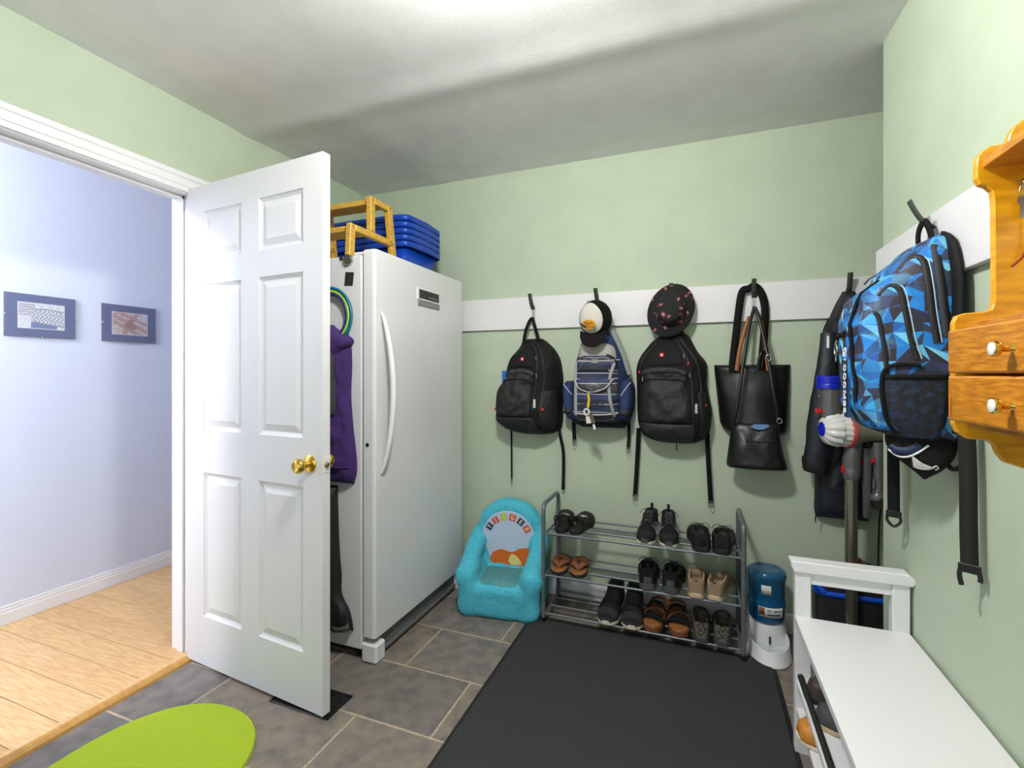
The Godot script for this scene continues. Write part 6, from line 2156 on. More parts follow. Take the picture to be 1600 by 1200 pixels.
# ---------------------------------------------------------------- wall cabinet, chair, shoe rack
func build_cabinet() -> void:
	var t := thing_w("wall_cabinet", "honey pine wall shelf with scalloped sides and two drawers", "cabinet", Vector3(0.66, 1.02, -1.26))
	var z0 := -1.45
	var z1 := -1.07
	var out := [Vector2(0.758, 1.855), Vector2(0.73, 1.85), Vector2(0.705, 1.834), Vector2(0.688, 1.820), Vector2(0.680, 1.804), Vector2(0.676, 1.788), Vector2(0.664, 1.782), Vector2(0.645, 1.782), Vector2(0.630, 1.772), Vector2(0.621, 1.759), Vector2(0.619, 1.738), Vector2(0.619, 1.708), Vector2(0.625, 1.694), Vector2(0.638, 1.687), Vector2(0.648, 1.675), Vector2(0.651, 1.648), Vector2(0.652, 1.43), Vector2(0.651, 1.410), Vector2(0.646, 1.396), Vector2(0.630, 1.391), Vector2(0.597, 1.390), Vector2(0.582, 1.384), Vector2(0.576, 1.368), Vector2(0.576, 1.125), Vector2(0.583, 1.106), Vector2(0.603, 1.090), Vector2(0.640, 1.088), Vector2(0.652, 1.078), Vector2(0.658, 1.058), Vector2(0.672, 1.038), Vector2(0.705, 1.026), Vector2(0.758, 1.022)]
	for z in [z0 - 0.02, z1]:
		var st := S()
		extrude(st, out, 0.02, Transform3D(Basis(), Vector3(0, 0, z)), 0.0025)
		put(st, "side_panel", M.pine_face, t)
	var st := S()
	slab(st, Vector3(0.629, 1.729, z0), Vector3(0.757, 1.750, z1), 0.002)
	put(st, "shelf", M.pine_drawer, t)
	st = S()
	slab(st, Vector3(0.60, 1.352, z0), Vector3(0.757, 1.366, z1), 0.002)
	put(st, "drawer_top", M.pine_drawer, t)
	st = S()
	slab(st, Vector3(0.60, 1.118, z0), Vector3(0.757, 1.130, z1), 0.002)
	put(st, "drawer_bottom", M.pine_drawer, t)
	st = S()
	slab(st, Vector3(0.748, 1.13, z0), Vector3(0.757, 1.352, z1))
	put(st, "back_board", M.pine_drawer, t)
	for y in [[1.2455, 1.349], [1.134, 1.2415]]:
		st = S()
		var rings := []
		for e in [[0.585, 0.0], [0.570, 0.0], [0.5625, 0.002], [0.560, 0.006]]:
			rings.append([Vector3(e[0], y[0] + e[1], z0 + 0.010 + e[1]), Vector3(e[0], y[0] + e[1], z1 - 0.004 - e[1]), Vector3(e[0], y[1] - e[1], z1 - 0.004 - e[1]), Vector3(e[0], y[1] - e[1], z0 + 0.010 + e[1])])
		st.set_smooth_group(-1)
		for i in 3:
			for k in 4: quad(st, rings[i][k], rings[i][(k + 1) % 4], rings[i + 1][(k + 1) % 4], rings[i + 1][k])
		quad(st, rings[3][0], rings[3][1], rings[3][2], rings[3][3])
		slab(st, Vector3(0.585, y[0] + 0.012, z0 + 0.012), Vector3(0.74, y[1] - 0.02, z1 - 0.012))
		var d := put(st, "drawer", M.pine_drawer, t)
		var kx := Transform3D(Basis(Vector3.BACK, PI / 2), Vector3(0.560, (y[0] + y[1]) / 2 - 0.004, -1.187))
		st = S()
		lathe(st, [Vector2(0.0085, 0.0), Vector2(0.0055, 0.006), Vector2(0.006, 0.014), Vector2(0.010, 0.019), Vector2(0.0145, 0.022), Vector2(0.0155, 0.027), Vector2(0.0145, 0.031), Vector2(0.013, 0.031)], 28, kx)
		var kn := put(st, "knob", M.brass, d)
		st = S()
		lathe(st, [Vector2(0.0135, 0.030), Vector2(0.0125, 0.0325), Vector2(0.008, 0.0345), Vector2(0.0, 0.035)], 28, kx)
		put(st, "knob_face", M.porcelain, kn)
	st = S()
	extrude(st, [Vector2(0, 0), Vector2(0.006, 0.002), Vector2(0.0075, 0.03), Vector2(0.004, 0.055), Vector2(0.001, 0.04)], 0.0006, Transform3D(Basis(Vector3.UP, -PI / 2), Vector3(0.5602, 1.143, -1.424)))
	put(st, "wood_stain", M.wood_stain, t)
	t.position = Vector3(0.5222, 1.067, -0.995)
	t.scale = Vector3.ONE * 0.79
	# keys on a hook on the inner face
	var k := thing_w("key_bunch", "small bunch of keys with a red cord on the pine shelf side", "keys", Vector3(0.70, 1.52, -1.44))
	st = S()
	tube(st, curve([Vector3(0.695, 1.690, z0), Vector3(0.695, 1.690, z0 + 0.015), Vector3(0.695, 1.680, z0 + 0.022), Vector3(0.695, 1.676, z0 + 0.014)], 4), 0.0022, 6)
	put(st, "cup_hook", M.steel, k)
	st = S()
	tube(st, curve([Vector3(0.695, 1.677, z0 + 0.014), Vector3(0.690, 1.66, z0 + 0.016), Vector3(0.695, 1.648, z0 + 0.015), Vector3(0.700, 1.66, z0 + 0.014)], 5, true), 0.0015, 6, true)
	put(st, "key_ring", M.steel, k)
	st = S()
	extrude(st, [Vector2(-0.004, 0), Vector2(0.004, 0), Vector2(0.004, 0.03), Vector2(0.009, 0.036), Vector2(0.007, 0.048), Vector2(-0.007, 0.048), Vector2(-0.009, 0.036), Vector2(-0.004, 0.03)], 0.002, Transform3D(Basis(), Vector3(0.695, 1.602, z0 + 0.014)))
	put(st, "key", M.steel, k)
	st = S()
	tube(st, curve([Vector3(0.699, 1.648, z0 + 0.016), Vector3(0.706, 1.58, z0 + 0.014), Vector3(0.700, 1.52, z0 + 0.012), Vector3(0.678, 1.492, z0 + 0.012)], 5), 0.0028, 6)
	put(st, "red_cord", mat("cord_red", rgb(150, 44, 28), 0.8), k)
	k.position = Vector3(0.553, 1.4623, -1.1376)
	k.scale = Vector3.ONE * 0.79

func build_chair() -> void:
	var t := thing("toddler_armchair", "turquoise plush toddler armchair with a printed backrest beside the shoe rack", "armchair", Vector3(-0.962, 0.0, -2.395), 0.13)
	var f := func(p: Vector3) -> float:
		var d := rbox_d(p, Vector3(0, 0.085, 0.015), Vector3(0.174, 0.088, 0.175), 0.04)
		# back with a round top
		var yy := maxf(p.y - 0.345, 0.0)
		var q := Vector2(maxf(Vector2(p.x, yy).length() - 0.145, 0.0), maxf(absf(p.z + 0.125) - 0.012, 0.0))
		var bk := q.length() - 0.05
		bk = maxf(bk, -p.y)
		d = smin(d, bk, 0.04)
		for s in [-1.0, 1.0]:
			var a := rbox_d(p, Vector3(s * 0.168, 0.115, 0.02), Vector3(0.048, 0.118, 0.168), 0.045)
			var pa: Vector3 = p - Vector3(s * 0.174, 0.205, 0.145)
			var ba := Vector3(s * 0.004, 0.125, -0.245)
			var h := clampf(pa.dot(ba) / ba.length_squared(), 0.0, 1.0)
			a = smin(a, (pa - ba * h).length() - 0.050, 0.05)
			d = smin(d, a, 0.03)
		return d + 0.005 * nz.get_noise_3d(p.x * 900.0, p.y * 900.0, p.z * 900.0) + 0.006 * nz.get_noise_3d(p.x * 260.0, p.y * 260.0, p.z * 260.0)
	var st := S()
	nets(st, f, Vector3(-0.27, -0.03, -0.22), Vector3(0.27, 0.60, 0.24), 0.0105)
	put(st, "cover", M.plush, t)
	# worn seat pad
	st = S()
	var rings := []
	for e in [[1.0, 0.0], [0.99, 0.010], [0.9, 0.016], [0.5, 0.017], [0.1, 0.017]]:
		var ring := []
		for p in oval(0.122 * e[0], 0.122 * e[0], 32, 5.0): ring.append(Vector3(p.x, 0.164 + e[1] + 0.004 * nz.get_noise_2d(p.x * 500.0, p.y * 500.0), 0.045 - p.y))
		rings.append(ring)
	loft(st, rings)
	put(st, "seat_pad", M.plush_worn, t)
	# printed panel on the backrest: pale sky, plain colour shapes and letter blocks
	var zf := -0.066
	st = S()
	var arch := []
	for k in 21:
		var a := PI * k / 20.0
		arch.append(Vector2(cos(a) * 0.150, 0.335 + sin(a) * 0.150))
	arch.append_array([Vector2(-0.125, 0.27), Vector2(-0.09, 0.19), Vector2(0.09, 0.19), Vector2(0.125, 0.27)])
	extrude(st, arch, 0.008, Transform3D(Basis(), Vector3(0, 0, zf)), 0.002)
	var pr := put(st, "printed_panel", M.print_sky, t, "pale printed panel with letter blocks and plain orange and cream shapes")
	st = S()
	extrude(st, curve([Vector2(-0.082, 0.192), Vector2(0.088, 0.192), Vector2(0.122, 0.28), Vector2(0.075, 0.285), Vector2(0.02, 0.262), Vector2(-0.045, 0.272), Vector2(-0.095, 0.24)], 5, true), 0.0012, Transform3D(Basis(), Vector3(0, 0, zf + 0.008)))
	put(st, "orange_shape", M.print_orange, pr)
	st = S()
	extrude(st, curve([Vector2(0.015, 0.195), Vector2(0.075, 0.197), Vector2(0.055, 0.235), Vector2(0.025, 0.25), Vector2(0.005, 0.225)], 5, true), 0.0012, Transform3D(Basis(), Vector3(0, 0, zf + 0.0092)))
	put(st, "cream_shape", M.print_cream, pr)
	var word := "TIGGER"
	var cols := ["print_navy", "print_red", "print_lime", "print_red", "print_navy", "print_red"]
	for k in 6:
		var a := lerpf(2.62, 0.52, k / 5.0)
		var c := Vector2(cos(a) * 0.122, 0.335 + sin(a) * 0.118)
		var b := Basis(Vector3.BACK, a - PI / 2)
		st = S()
		box(st, Vector3(c.x, c.y, zf + 0.0085), Vector3(0.036, 0.036, 0.002), 0.0005, b)
		var bl := put(st, "letter_block", M[cols[k]], pr)
		words(word[k], 0.024, M.print_cream, bl, Transform3D(b, Vector3(c.x, c.y, zf + 0.0098)), "letter", "Droid Sans", true)

func build_rack() -> void:
	var t := thing_w("shoe_rack", "grey tubular metal shoe rack with three tiers against the back wall", "shoe rack", Vector3(-0.26, 0, -2.42))
	var st: SurfaceTool
	for x in [-0.712, 0.192]:
		st = S()
		var top := 0.592
		tube(st, [Vector3(x, 0.02, -2.28), Vector3(x, top - 0.05, -2.28)] + curve([Vector3(x, top - 0.03, -2.281), Vector3(x, top - 0.010, -2.29), Vector3(x, top, -2.315)], 4) + curve([Vector3(x, top, -2.52), Vector3(x, top - 0.010, -2.548), Vector3(x, top - 0.03, -2.557)], 4) + [Vector3(x, top - 0.05, -2.558), Vector3(x, 0.02, -2.558)], 0.0108, 12)
		put(st, "side_frame", M.rack_paint, t)
		for z in [-2.28, -2.558]:
			st = S()
			lathe(st, [Vector2(0.0, 0.0), Vector2(0.0125, 0.0), Vector2(0.0125, 0.022), Vector2(0.0, 0.022)], 14, Transform3D(Basis(), Vector3(x, 0.010 if z > -2.3 else 0.0, z)))
			put(st, "foot", M.black_plastic, t)
	for y in [0.448, 0.24, 0.050]:
		for z in [-2.28, -2.37, -2.46, -2.55]:
			st = S()
			tube(st, [Vector3(-0.70, y, z), Vector3(0.18, y, z)], 0.0058, 8)
			put(st, "bar", M.rack_paint, t)
		for x in [-0.702, 0.182]:
			st = S()
			tube(st, [Vector3(x, y, -2.275), Vector3(x, y, -2.556)], 0.006, 8)
			put(st, "cross_bar", M.rack_paint, t)
			st = S()
			ball(st, Vector3(-0.712 if x < 0 else 0.192, y - 0.006, -2.2685), Vector3(0.0045, 0.0045, 0.002), 10, 5)
			put(st, "rivet", M.steel, t)

# A shoe: toe towards +z, opening over the heel. Its upper is one shell from the outside over the collar down to the insole.
func shoe_into(t: Node3D, L: float, W: float, hc: float, ht: float, open_to: float, up: Material, sole_m: Material, sole_t: float, opt := {}) -> void:
	var foot := [[0.0, 0.40], [0.03, 0.60], [0.1, 0.74], [0.25, 0.76], [0.42, 0.78], [0.68, 1.0], [0.84, 0.94], [0.94, 0.72], [0.985, 0.45], [1.0, 0.25]]
	var st := S()
	var pl := []
	for i in 33:
		var s := 0.5 - 0.5 * cos(PI * i / 32)
		pl.append(Vector2(table(foot, s) * W / 2, (s - 0.5) * L))
	var outline := pl.duplicate()
	for i in range(32, -1, -1): outline.append(Vector2(-pl[i].x, pl[i].y))
	extrude(st, outline, sole_t, Transform3D(Basis(Vector3(1, 0, 0), Vector3(0, 0, 1), Vector3(0, 1, 0)), Vector3.ZERO), minf(0.004, sole_t * 0.3))
	put(st, "sole", sole_m, t)
	st = S()
	var rings := []
	var hin := sole_t + 0.012
	var grow: float = opt.get("heel_low", 0.92)
	for i in 29:
		var s := 0.5 - 0.5 * cos(PI * i / 28)
		s = lerpf(0.012, 0.985, s)
		var w: float = table(foot, s) * W / 2 * 0.965
		var h := table([[0.0, hc], [open_to * 0.45, hc * grow], [open_to, hc * 1.0], [0.5 * (open_to + 0.85), lerpf(hc, ht, 0.6)], [0.86, ht], [0.95, ht * 0.86], [1.0, ht * 0.5]], s)
		var k := smoothstep(0.0, 0.05, s) * (1.0 - smoothstep(open_to - 0.12, open_to + 0.02, s))
		var o := w * 0.78
		var side := [Vector2(w, sole_t * 0.8), Vector2(w * 1.03, h * 0.35), Vector2(w * 0.99, h * 0.6), lerp_v(Vector2(w * 0.84, h * 0.80), Vector2(o + 0.008, h * 0.86), k), lerp_v(Vector2(w * 0.6, h * 0.93), Vector2(o + 0.006, h * 0.97), k), lerp_v(Vector2(w * 0.42, h * 0.975), Vector2(o + 0.002, h), k), lerp_v(Vector2(w * 0.28, h * 0.99), Vector2(o - 0.002, h - 0.003), k), lerp_v(Vector2(w * 0.12, h), Vector2(o - 0.003, maxf(hin, h * 0.5)), k), lerp_v(Vector2(w * 0.05, h), Vector2(o * 0.9, hin), k)]
		var ring := []
		for p in side: ring.append(Vector3(p.x, p.y, (s - 0.5) * L))
		for j in range(side.size() - 1, -1, -1): ring.append(Vector3(-side[j].x, side[j].y, (s - 0.5) * L))
		rings.append(ring)
	loft(st, rings, true, true, true)
	var u := put(st, "upper", up, t)
	st = S()
	rings = []
	for e in [[0.0, 1.0], [0.002, 0.98]]:
		var ring := []
		for p in oval(W * 0.5 * 0.76 * 0.76 * e[1], L * (open_to - 0.05) * 0.5, 20, 2.4): ring.append(Vector3(p.x, hin + 0.001 + e[0], (open_to * 0.5 - 0.5 + 0.005) * L - p.y))
		rings.append(ring)
	loft(st, rings)
	put(st, "insole", opt.get("inside", M.shoe_inside), t)
	if opt.has("collar"):
		st = S()
		for sg in [-1.0, 1.0]:
			var q := []
			for i in 12:
				var s := lerpf(0.03, open_to - 0.05, i / 11.0)
				var w: float = table(foot, s) * W / 2 * 0.965
				var h := table([[0.0, hc], [open_to * 0.45, hc * grow], [open_to, hc]], s)
				q.append(Vector3(sg * (w * 0.78 + 0.002), h, (s - 0.5) * L))
			tube(st, q, 0.0032, 6)
		put(st, "collar_piping", opt.collar, u)
	if opt.has("tab"):
		st = S()
		ribbon(st, curve([Vector3(0, hc - 0.012, -0.485 * L), Vector3(0, hc + 0.018, -0.487 * L), Vector3(0, hc + 0.020, -0.475 * L), Vector3(0, hc - 0.005, -0.465 * L)], 4), 0.013, 0.002, Vector3(0, 0, 1))
		put(st, "pull_tab", opt.tab, u)
	if opt.has("heel"):
		st = S()
		rings = []
		for e in [[sole_t, 1.06], [hc * 0.4, 1.08], [hc * 0.62, 1.04]]:
			var ring := []
			for i in 9:
				var a := PI * i / 8.0
				ring.append(Vector3(cos(a) * W / 2 * 0.72 * e[1], e[0], (-0.5 + 0.16) * L - sin(a) * 0.16 * L * (e[1] - 0.03)))
			rings.append(ring)
		loft(st, rings, false, false, false)
		put(st, "heel_counter", opt.heel, u)
	if opt.has("toe"):
		st = S()
		rings = []
		for i in 8:
			var s := lerpf(0.80, 0.995, i / 7.0)
			var w: float = table(foot, minf(s, 0.985)) * W / 2 * 1.0
			var h: float = table([[0.75, ht * 1.04], [0.9, ht * 0.98], [1.0, ht * 0.5]], s) * opt.get("toe_high", 1.0)
			var ring := []
			for j in 11:
				var a := PI * j / 10.0
				ring.append(Vector3(cos(a) * w * 1.015, sole_t * 0.7 + (h - sole_t * 0.7 + 0.002) * pow(sin(a), 0.6), (s - 0.498) * L))
			rings.append(ring)
		loft(st, rings, false, true, false)
		put(st, "toe_cap", opt.toe, u)
	if opt.has("laces"):
		st = S()
		for i in 5:
			var s0 := lerpf(open_to + 0.20, open_to - 0.06, i / 4.0)
			var s1 := lerpf(open_to + 0.20, open_to - 0.06, (i + 1) / 4.0)
			for sg in [-1.0, 1.0]:
				var h0 := table([[open_to, hc], [0.5 * (open_to + 0.85), lerpf(hc, ht, 0.6)], [0.86, ht]], s0) + 0.003
				var h1 := table([[open_to, hc], [0.5 * (open_to + 0.85), lerpf(hc, ht, 0.6)], [0.86, ht]], s1) + 0.003
				tube(st, curve([Vector3(sg * 0.018, h0 - 0.004, (s0 - 0.5) * L), Vector3(0, (h0 + h1) / 2 + 0.002, ((s0 + s1) / 2 - 0.5) * L), Vector3(-sg * 0.018, h1 - 0.003, (s1 - 0.5) * L)], 4), 0.0017, 5)
		var zt := (open_to - 0.06 - 0.5) * L
		for sg in [-1.0, 1.0]: tube(st, curve([Vector3(0, hc + 0.003, zt), Vector3(sg * 0.02, hc + 0.014, zt - 0.004), Vector3(sg * 0.038, hc + 0.004, zt + 0.006), Vector3(sg * 0.046, hc - 0.012, zt + 0.01)], 4), 0.0016, 5)
		put(st, "laces", opt.laces, t)

func lerp_v(a: Vector2, b: Vector2, k: float) -> Vector2:
	return a.lerp(b, k)

func sandal_sole(t: Node3D, L: float, W: float, h: float, m: Material, foot_m: Material) -> void:
	var foot := [[0.0, 0.30], [0.03, 0.56], [0.1, 0.74], [0.25, 0.76], [0.42, 0.76], [0.68, 1.0], [0.84, 0.94], [0.94, 0.72], [0.985, 0.42], [1.0, 0.2]]
	var pl := []
	for i in 29:
		var s := 0.5 - 0.5 * cos(PI * i / 28)
		pl.append(Vector2(table(foot, s) * W / 2, (s - 0.5) * L))
	var o := pl.duplicate()
	for i in range(28, -1, -1): o.append(Vector2(-pl[i].x, pl[i].y))
	var xf := Basis(Vector3(1, 0, 0), Vector3(0, 0, 1), Vector3(0, 1, 0))
	var st := S()
	extrude(st, o, h, Transform3D(xf, Vector3.ZERO), 0.003)
	put(st, "sole", m, t)
	st = S()
	extrude(st, inset(o if area2(o) > 0 else rev(o), 0.003), 0.006, Transform3D(xf, Vector3(0, h - 0.001, 0)), 0.002)
	put(st, "footbed", foot_m, t)

func rev(a: Array) -> Array:
	var q := a.duplicate()
	q.reverse()
	return q

func arch_strap(t: Node3D, z: float, w: float, high: float, width: float, m: Material, base: float, called := "strap", skew := 0.0) -> void:
	var st := S()
	var q := []
	for i in 11:
		var a := PI * i / 10.0
		q.append(Vector3(-cos(a) * w, base + high * pow(sin(a), 0.7), z - cos(a) * skew))
	ribbon(st, q, width, 0.004, Vector3(0, 0.01, 1).cross(Vector3.RIGHT) if false else Vector3(0, 1, 0.001))
	# the band stands on edge at its ends
	st = S()
	var rings := []
	for i in 11:
		var a := PI * i / 10.0
		var n := Vector3(-cos(a), sin(a), 0).normalized()
		var p: Vector3 = q[i]
		rings.append([p - Vector3(0, 0, width / 2), p - Vector3(0, 0, width / 2) + n * 0.004, p + Vector3(0, 0, width / 2) + n * 0.004, p + Vector3(0, 0, width / 2)])
	loft(st, rings)
	put(st, called, m, t)

func pair(called: String, label: String, by: Array, xs: Array, y: float, z: float, turns: Array, build: Callable) -> void:
	var first := thing(called, label + ", " + by[0], "shoe", Vector3(xs[0], y, z), turns[0], called.replace("_", " ") + " pair on the rack")
	build.call(first)
	copy_of(first, Vector3(xs[1], y, z), turns[1], label + ", " + by[1])

func build_shoes() -> void:
	var y1 := 0.4542
	var y2 := 0.2462
	var y3 := 0.0562
	# top tier
	pair("strappy_sandal", "black sandal with thin heel straps on the top tier", ["touching the rack frame", "next to the bare bars"], [-0.638, -0.545], y1, -2.405, [PI + 0.10, PI - 0.12], func(t):
		sandal_sole(t, 0.235, 0.09, 0.022, M.shoe_dark, M.shoe_dark)
		arch_strap(t, 0.045, 0.043, 0.045, 0.06, M.shoe_dark, 0.02)
		arch_strap(t, -0.055, 0.034, 0.055, 0.022, M.shoe_dark, 0.02)
		var st := S()
		tube(st, curve([Vector3(-0.034, 0.03, -0.06), Vector3(-0.032, 0.075, -0.10), Vector3(0, 0.088, -0.114), Vector3(0.032, 0.075, -0.10), Vector3(0.034, 0.03, -0.06)], 5), 0.0032, 6)
		tube(st, curve([Vector3(0.0, 0.088, -0.114), Vector3(0.004, 0.06, -0.112), Vector3(0.006, 0.03, -0.11)], 4), 0.003, 6)
		put(st, "heel_strap", M.shoe_black, t))
	pair("running_shoe", "black laced running shoe on the top tier", ["next to the bare bars", "next to the leather shoes"], [-0.216, -0.122], y1, -2.405, [-0.05, 0.06], func(t):
		shoe_into(t, 0.265, 0.091, 0.108, 0.052, 0.42, M.shoe_black, M.shoe_cream, 0.024, {"toe": M.shoe_dark, "laces": M.lace, "tab": M.shoe_black, "heel_low": 0.85})
		var st := S()
		for k in 3:
			for sg in [-1.0, 1.0]:
				ribbon(st, curve([Vector3(sg * 0.046, 0.030, 0.06 - 0.03 * k), Vector3(sg * 0.043, 0.050, 0.05 - 0.03 * k), Vector3(sg * 0.024, 0.070 + 0.008 * k, 0.042 - 0.03 * k)], 3), 0.006, 0.002, Vector3(sg, 0.7, 0.2))
		put(st, "side_stripes", M.shoe_stripe, t)
		st = S()
		box(st, Vector3(0.0, 0.016, 0.1285), Vector3(0.032, 0.022, 0.01), 0.003)
		put(st, "toe_bumper", M.shoe_grey, t))
	pair("work_shoe", "worn black leather shoe, heel outward on the top tier", ["next to the running shoes", "touching the rack frame"], [0.014, 0.117], y1, -2.405, [PI + 0.08, PI - 0.10], func(t):
		shoe_into(t, 0.27, 0.105, 0.088, 0.056, 0.45, M.shoe_dark, M.rubber, 0.026, {"laces": M.lace, "heel": M.shoe_black}))
	# middle tier
	pair("flip_flop", "brown leather flip-flop on the middle tier", ["touching the rack frame", "next to the bare bars"], [-0.652, -0.556], y2, -2.40, [0.08, 0.14], func(t):
		sandal_sole(t, 0.235, 0.088, 0.016, M.rubber, M.shoe_amber)
		var st := S()
		for sg in [-1.0, 1.0]:
			ribbon(st, curve([Vector3(0.0, 0.022, 0.078), Vector3(sg * 0.010, 0.040, 0.062), Vector3(sg * 0.030, 0.044, 0.030), Vector3(sg * 0.043, 0.022, -0.012)], 5), [0.008, 0.010, 0.013, 0.016, 0.020, 0.023, 0.026, 0.028, 0.030, 0.031, 0.032, 0.032, 0.032, 0.032, 0.032, 0.032], 0.004, Vector3(0.4 * sg, 1, 0.25))
		tube(st, [Vector3(0, 0.018, 0.080), Vector3(0, 0.036, 0.068)], 0.004, 6)
		put(st, "thong_strap", M.shoe_brown, t)
		arch_strap(t, -0.012, 0.042, 0.034, 0.045, M.shoe_brown, 0.016, "instep_band"))
	pair("walking_shoe", "black and grey walking shoe, heel outward on the middle tier", ["next to the bare bars", "next to the taupe moccasins"], [-0.216, -0.099], y2, -2.405, [PI + 0.06, PI - 0.08], func(t):
		shoe_into(t, 0.27, 0.105, 0.102, 0.056, 0.46, M.shoe_black, M.shoe_grey, 0.034, {"tab": M.shoe_black, "heel": M.shoe_grey, "laces": M.lace}))
	pair("canvas_moccasin", "taupe canvas moccasin with pale piping on the middle tier", ["next to the walking shoes", "turned towards the rack frame"], [0.003, 0.103], y2, -2.40, [PI - 0.02, PI - 0.22], func(t):
		shoe_into(t, 0.265, 0.10, 0.082, 0.05, 0.5, M.shoe_taupe, M.shoe_sand, 0.024, {"collar": M.shoe_sand, "heel_low": 0.95}))
	# bottom tier
	pair("canvas_sneaker", "black felt sneaker with white sole on the bottom tier", ["next to the bare bars", "next to the sport sandals"], [-0.390, -0.285], y3, -2.40, [-0.06, 0.04], func(t):
		shoe_into(t, 0.28, 0.108, 0.118, 0.058, 0.36, M.shoe_black, M.shoe_cream, 0.026, {"toe": M.shoe_felt, "toe_high": 1.02, "laces": M.shoe_black, "heel_low": 0.95}))
	pair("sport_sandal", "brown and black strapped sport sandal on the bottom tier", ["next to the felt sneakers", "next to the mottled slip-ons"], [-0.180, -0.081], y3, -2.405, [-0.10, 0.10], func(t):
		sandal_sole(t, 0.265, 0.096, 0.026, M.shoe_brown, M.shoe_amber)
		arch_strap(t, 0.072, 0.047, 0.034, 0.034, M.shoe_black, 0.022, "toe_strap", 0.012)
		arch_strap(t, 0.030, 0.046, 0.048, 0.026, M.shoe_brown, 0.022, "instep_strap", -0.014)
		arch_strap(t, -0.005, 0.042, 0.060, 0.030, M.shoe_black, 0.022, "ankle_strap", 0.010)
		var st := S()
		tube(st, curve([Vector3(-0.038, 0.028, -0.06), Vector3(-0.036, 0.048, -0.108), Vector3(0, 0.054, -0.126), Vector3(0.036, 0.048, -0.108), Vector3(0.038, 0.028, -0.06)], 5), 0.007, 8)
		put(st, "heel_strap", M.shoe_brown, t)
		st = S()
		box(st, Vector3(0.020, 0.070, 0.036), Vector3(0.018, 0.005, 0.012), 0.001, Basis(Vector3.BACK, -0.5))
		put(st, "buckle", M.steel, t))
	pair("slip_on_shoe", "mottled grey slip-on shoe with brown lining on the bottom tier", ["next to the sport sandals", "nearest the rack frame"], [0.020, 0.114], y3, -2.40, [PI + 0.03, PI - 0.06], func(t):
		shoe_into(t, 0.265, 0.092, 0.088, 0.055, 0.52, M.camo, M.shoe_grey, 0.024, {"inside": M.shoe_brown, "collar": M.shoe_dark}))

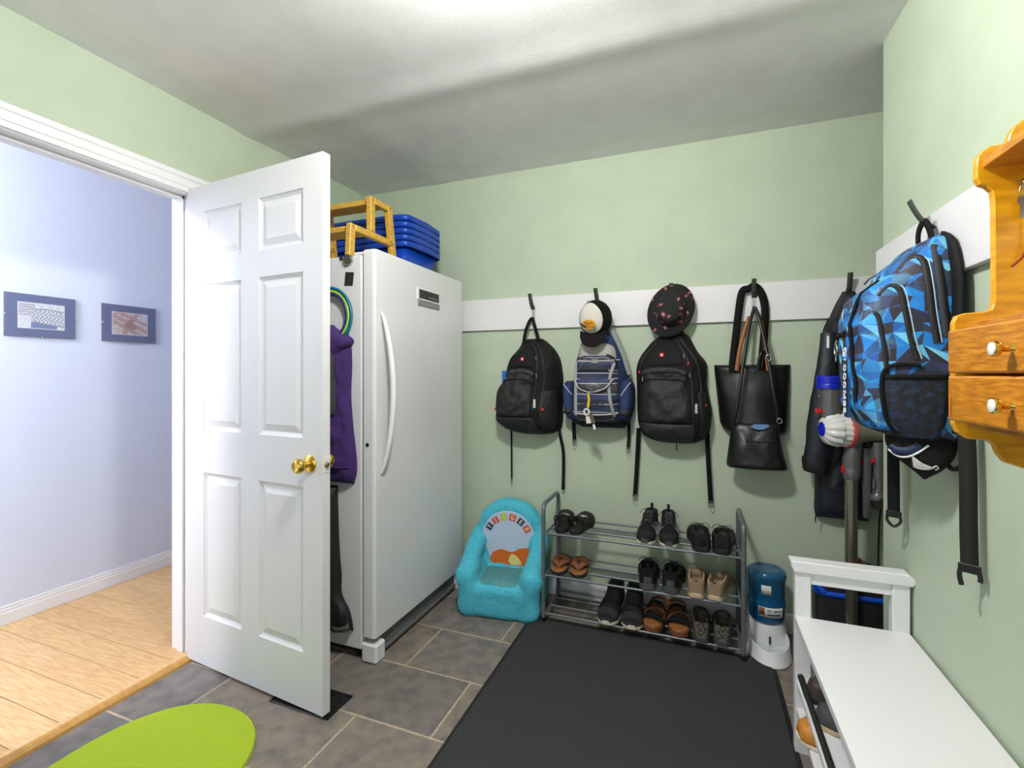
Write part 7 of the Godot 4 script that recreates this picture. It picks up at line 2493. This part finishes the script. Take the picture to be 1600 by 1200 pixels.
func build_waterer() -> void:
	var t := thing_w("pet_waterer", "white pet water bowl with a blue bottle, between shoe rack and bench", "pet waterer", Vector3(0.303, 0.0, -2.42))
	var cx := 0.303
	var st := S()
	# base: an oval tub whose rim rises towards the back
	var rings := []
	for e in [[0.0, 1.0, 0.0], [0.004, 1.03, 0.0], [0.010, 1.03, 0.0], [0.013, 0.99, 0.0], [0.06, 0.93, 1.0], [0.064, 0.90, 1.0], [0.060, 0.87, 1.0], [0.030, 0.82, 0.3], [0.022, 0.70, 0.0]]:
		var ring := []
		for k in 40:
			var a := TAU * k / 40
			var back := 0.5 - 0.5 * sin(a)
			ring.append(Vector3(cx + cos(a) * 0.086 * e[1], e[0] + e[2] * 0.032 * back, -2.395 - (-sin(a)) * 0.128 * e[1]))
		rings.append(ring)
	loft(st, rings, true, true)
	put(st, "base", M.white_plastic, t)
	st = S()
	rings = []
	for e in [[0.034, 0.84], [0.036, 0.84]]:
		var ring := []
		for k in 32:
			var a := TAU * k / 32
			ring.append(Vector3(cx + cos(a) * 0.086 * e[1] * 0.97, e[0], -2.395 + sin(a) * 0.128 * e[1] * 0.97))
		rings.append(ring)
	loft(st, rings)
	put(st, "water", M.bowl_water, t)
	st = S()
	lathe(st, [Vector2(0.078, 0.03), Vector2(0.080, 0.085), Vector2(0.076, 0.105), Vector2(0.070, 0.122), Vector2(0.060, 0.124), Vector2(0.055, 0.118)], 36, Transform3D(Basis(), Vector3(cx, 0, -2.462)))
	put(st, "collar", M.white_plastic, t)
	st = S()
	box(st, Vector3(cx + 0.002, 0.065, -2.378), Vector3(0.007, 0.034, 0.006), 0.001)
	put(st, "outlet_slot", M.black_plastic, t)
	var bx := Transform3D(Basis(), Vector3(cx, 0.0, -2.462))
	st = S()
	lathe(st, [Vector2(0.0, 0.116), Vector2(0.056, 0.117), Vector2(0.068, 0.126), Vector2(0.075, 0.145), Vector2(0.0765, 0.185), Vector2(0.0785, 0.200), Vector2(0.0785, 0.215), Vector2(0.0765, 0.222), Vector2(0.0740, 0.236), Vector2(0.0765, 0.250), Vector2(0.0765, 0.315), Vector2(0.0795, 0.322), Vector2(0.080, 0.336), Vector2(0.076, 0.348), Vector2(0.066, 0.355), Vector2(0.056, 0.356), Vector2(0.052, 0.351), Vector2(0.030, 0.350), Vector2(0.0, 0.349)], 40, bx)
	put(st, "bottle", M.bottle_blue, t)
	st = S()
	lathe(st, [Vector2(0.0, 0.119), Vector2(0.055, 0.120), Vector2(0.066, 0.128), Vector2(0.0725, 0.147), Vector2(0.074, 0.19), Vector2(0.0, 0.1905)], 40, bx)
	put(st, "bottle_water", M.bottle_water, t)
	# paper labels wrapped on the bottle
	for e in [[-0.15, 0.262, 0.302, 0.50, "tag"], [0.10, 0.163, 0.206, 1.30, "label"]]:
		st = S()
		var rr := 0.0780 if e[4] == "tag" else 0.0795
		var r2 := []
		for i in 13:
			var a: float = PI / 2 - (e[0] + e[3] * (i / 12.0 - 0.5))
			r2.append([Vector3(cx + cos(a) * rr, e[1], -2.462 + sin(a) * rr), Vector3(cx + cos(a) * rr, e[2], -2.462 + sin(a) * rr), Vector3(cx + cos(a) * (rr + 0.0006), e[2], -2.462 + sin(a) * (rr + 0.0006)), Vector3(cx + cos(a) * (rr + 0.0006), e[1], -2.462 + sin(a) * (rr + 0.0006))])
		loft(st, r2)
		var lb := put(st, "price_tag" if e[4] == "tag" else "paper_label", M.tag_white, t)
		var txt := "PET WATER" if e[4] == "label" else ""
		var n := txt.length()
		for i in n:
			if txt[i] == " ": continue
			var a: float = PI / 2 - (e[0] + (0.18 if e[4] == "label" else 0.0) + (i - n / 2.0 + 0.5) * (0.088 if e[4] == "label" else 0.07))
			words(txt[i], 0.0095 if e[4] == "label" else 0.006, M.print_navy if e[4] == "label" else M.print_dark, lb, Transform3D(Basis(Vector3.UP, PI / 2 - a), Vector3(cx + cos(a) * (rr + 0.001), e[2] - 0.014 if e[4] == "label" else e[2] - 0.018, -2.462 + sin(a) * (rr + 0.001)) - t.position), "letter", "Droid Sans", true, 0.0004)
		if e[4] == "label":
			st = S()
			var r3 := []
			for i in 6:
				var a: float = PI / 2 - (e[0] - 0.62 + 0.3 * i / 5.0)
				r3.append([Vector3(cx + cos(a) * (rr + 0.0007), e[1] + 0.008, -2.462 + sin(a) * (rr + 0.0007)), Vector3(cx + cos(a) * (rr + 0.0007), e[2] - 0.002, -2.462 + sin(a) * (rr + 0.0007)), Vector3(cx + cos(a) * (rr + 0.0012), e[2] - 0.002, -2.462 + sin(a) * (rr + 0.0012)), Vector3(cx + cos(a) * (rr + 0.0012), e[1] + 0.008, -2.462 + sin(a) * (rr + 0.0012))])
			loft(st, r3)
			put(st, "printed_picture", M.shoe_brown, lb)
			st = S()
			var r4 := []
			for i in 8:
				var a: float = PI / 2 - (e[0] - 0.18 + 0.66 * i / 7.0)
				r4.append([Vector3(cx + cos(a) * (rr + 0.0007), e[1] + 0.010, -2.462 + sin(a) * (rr + 0.0007)), Vector3(cx + cos(a) * (rr + 0.0007), e[1] + 0.015, -2.462 + sin(a) * (rr + 0.0007)), Vector3(cx + cos(a) * (rr + 0.0010), e[1] + 0.015, -2.462 + sin(a) * (rr + 0.0010)), Vector3(cx + cos(a) * (rr + 0.0010), e[1] + 0.010, -2.462 + sin(a) * (rr + 0.0010))])
			loft(st, r4)
			put(st, "printed_bar", M.print_dark, lb)
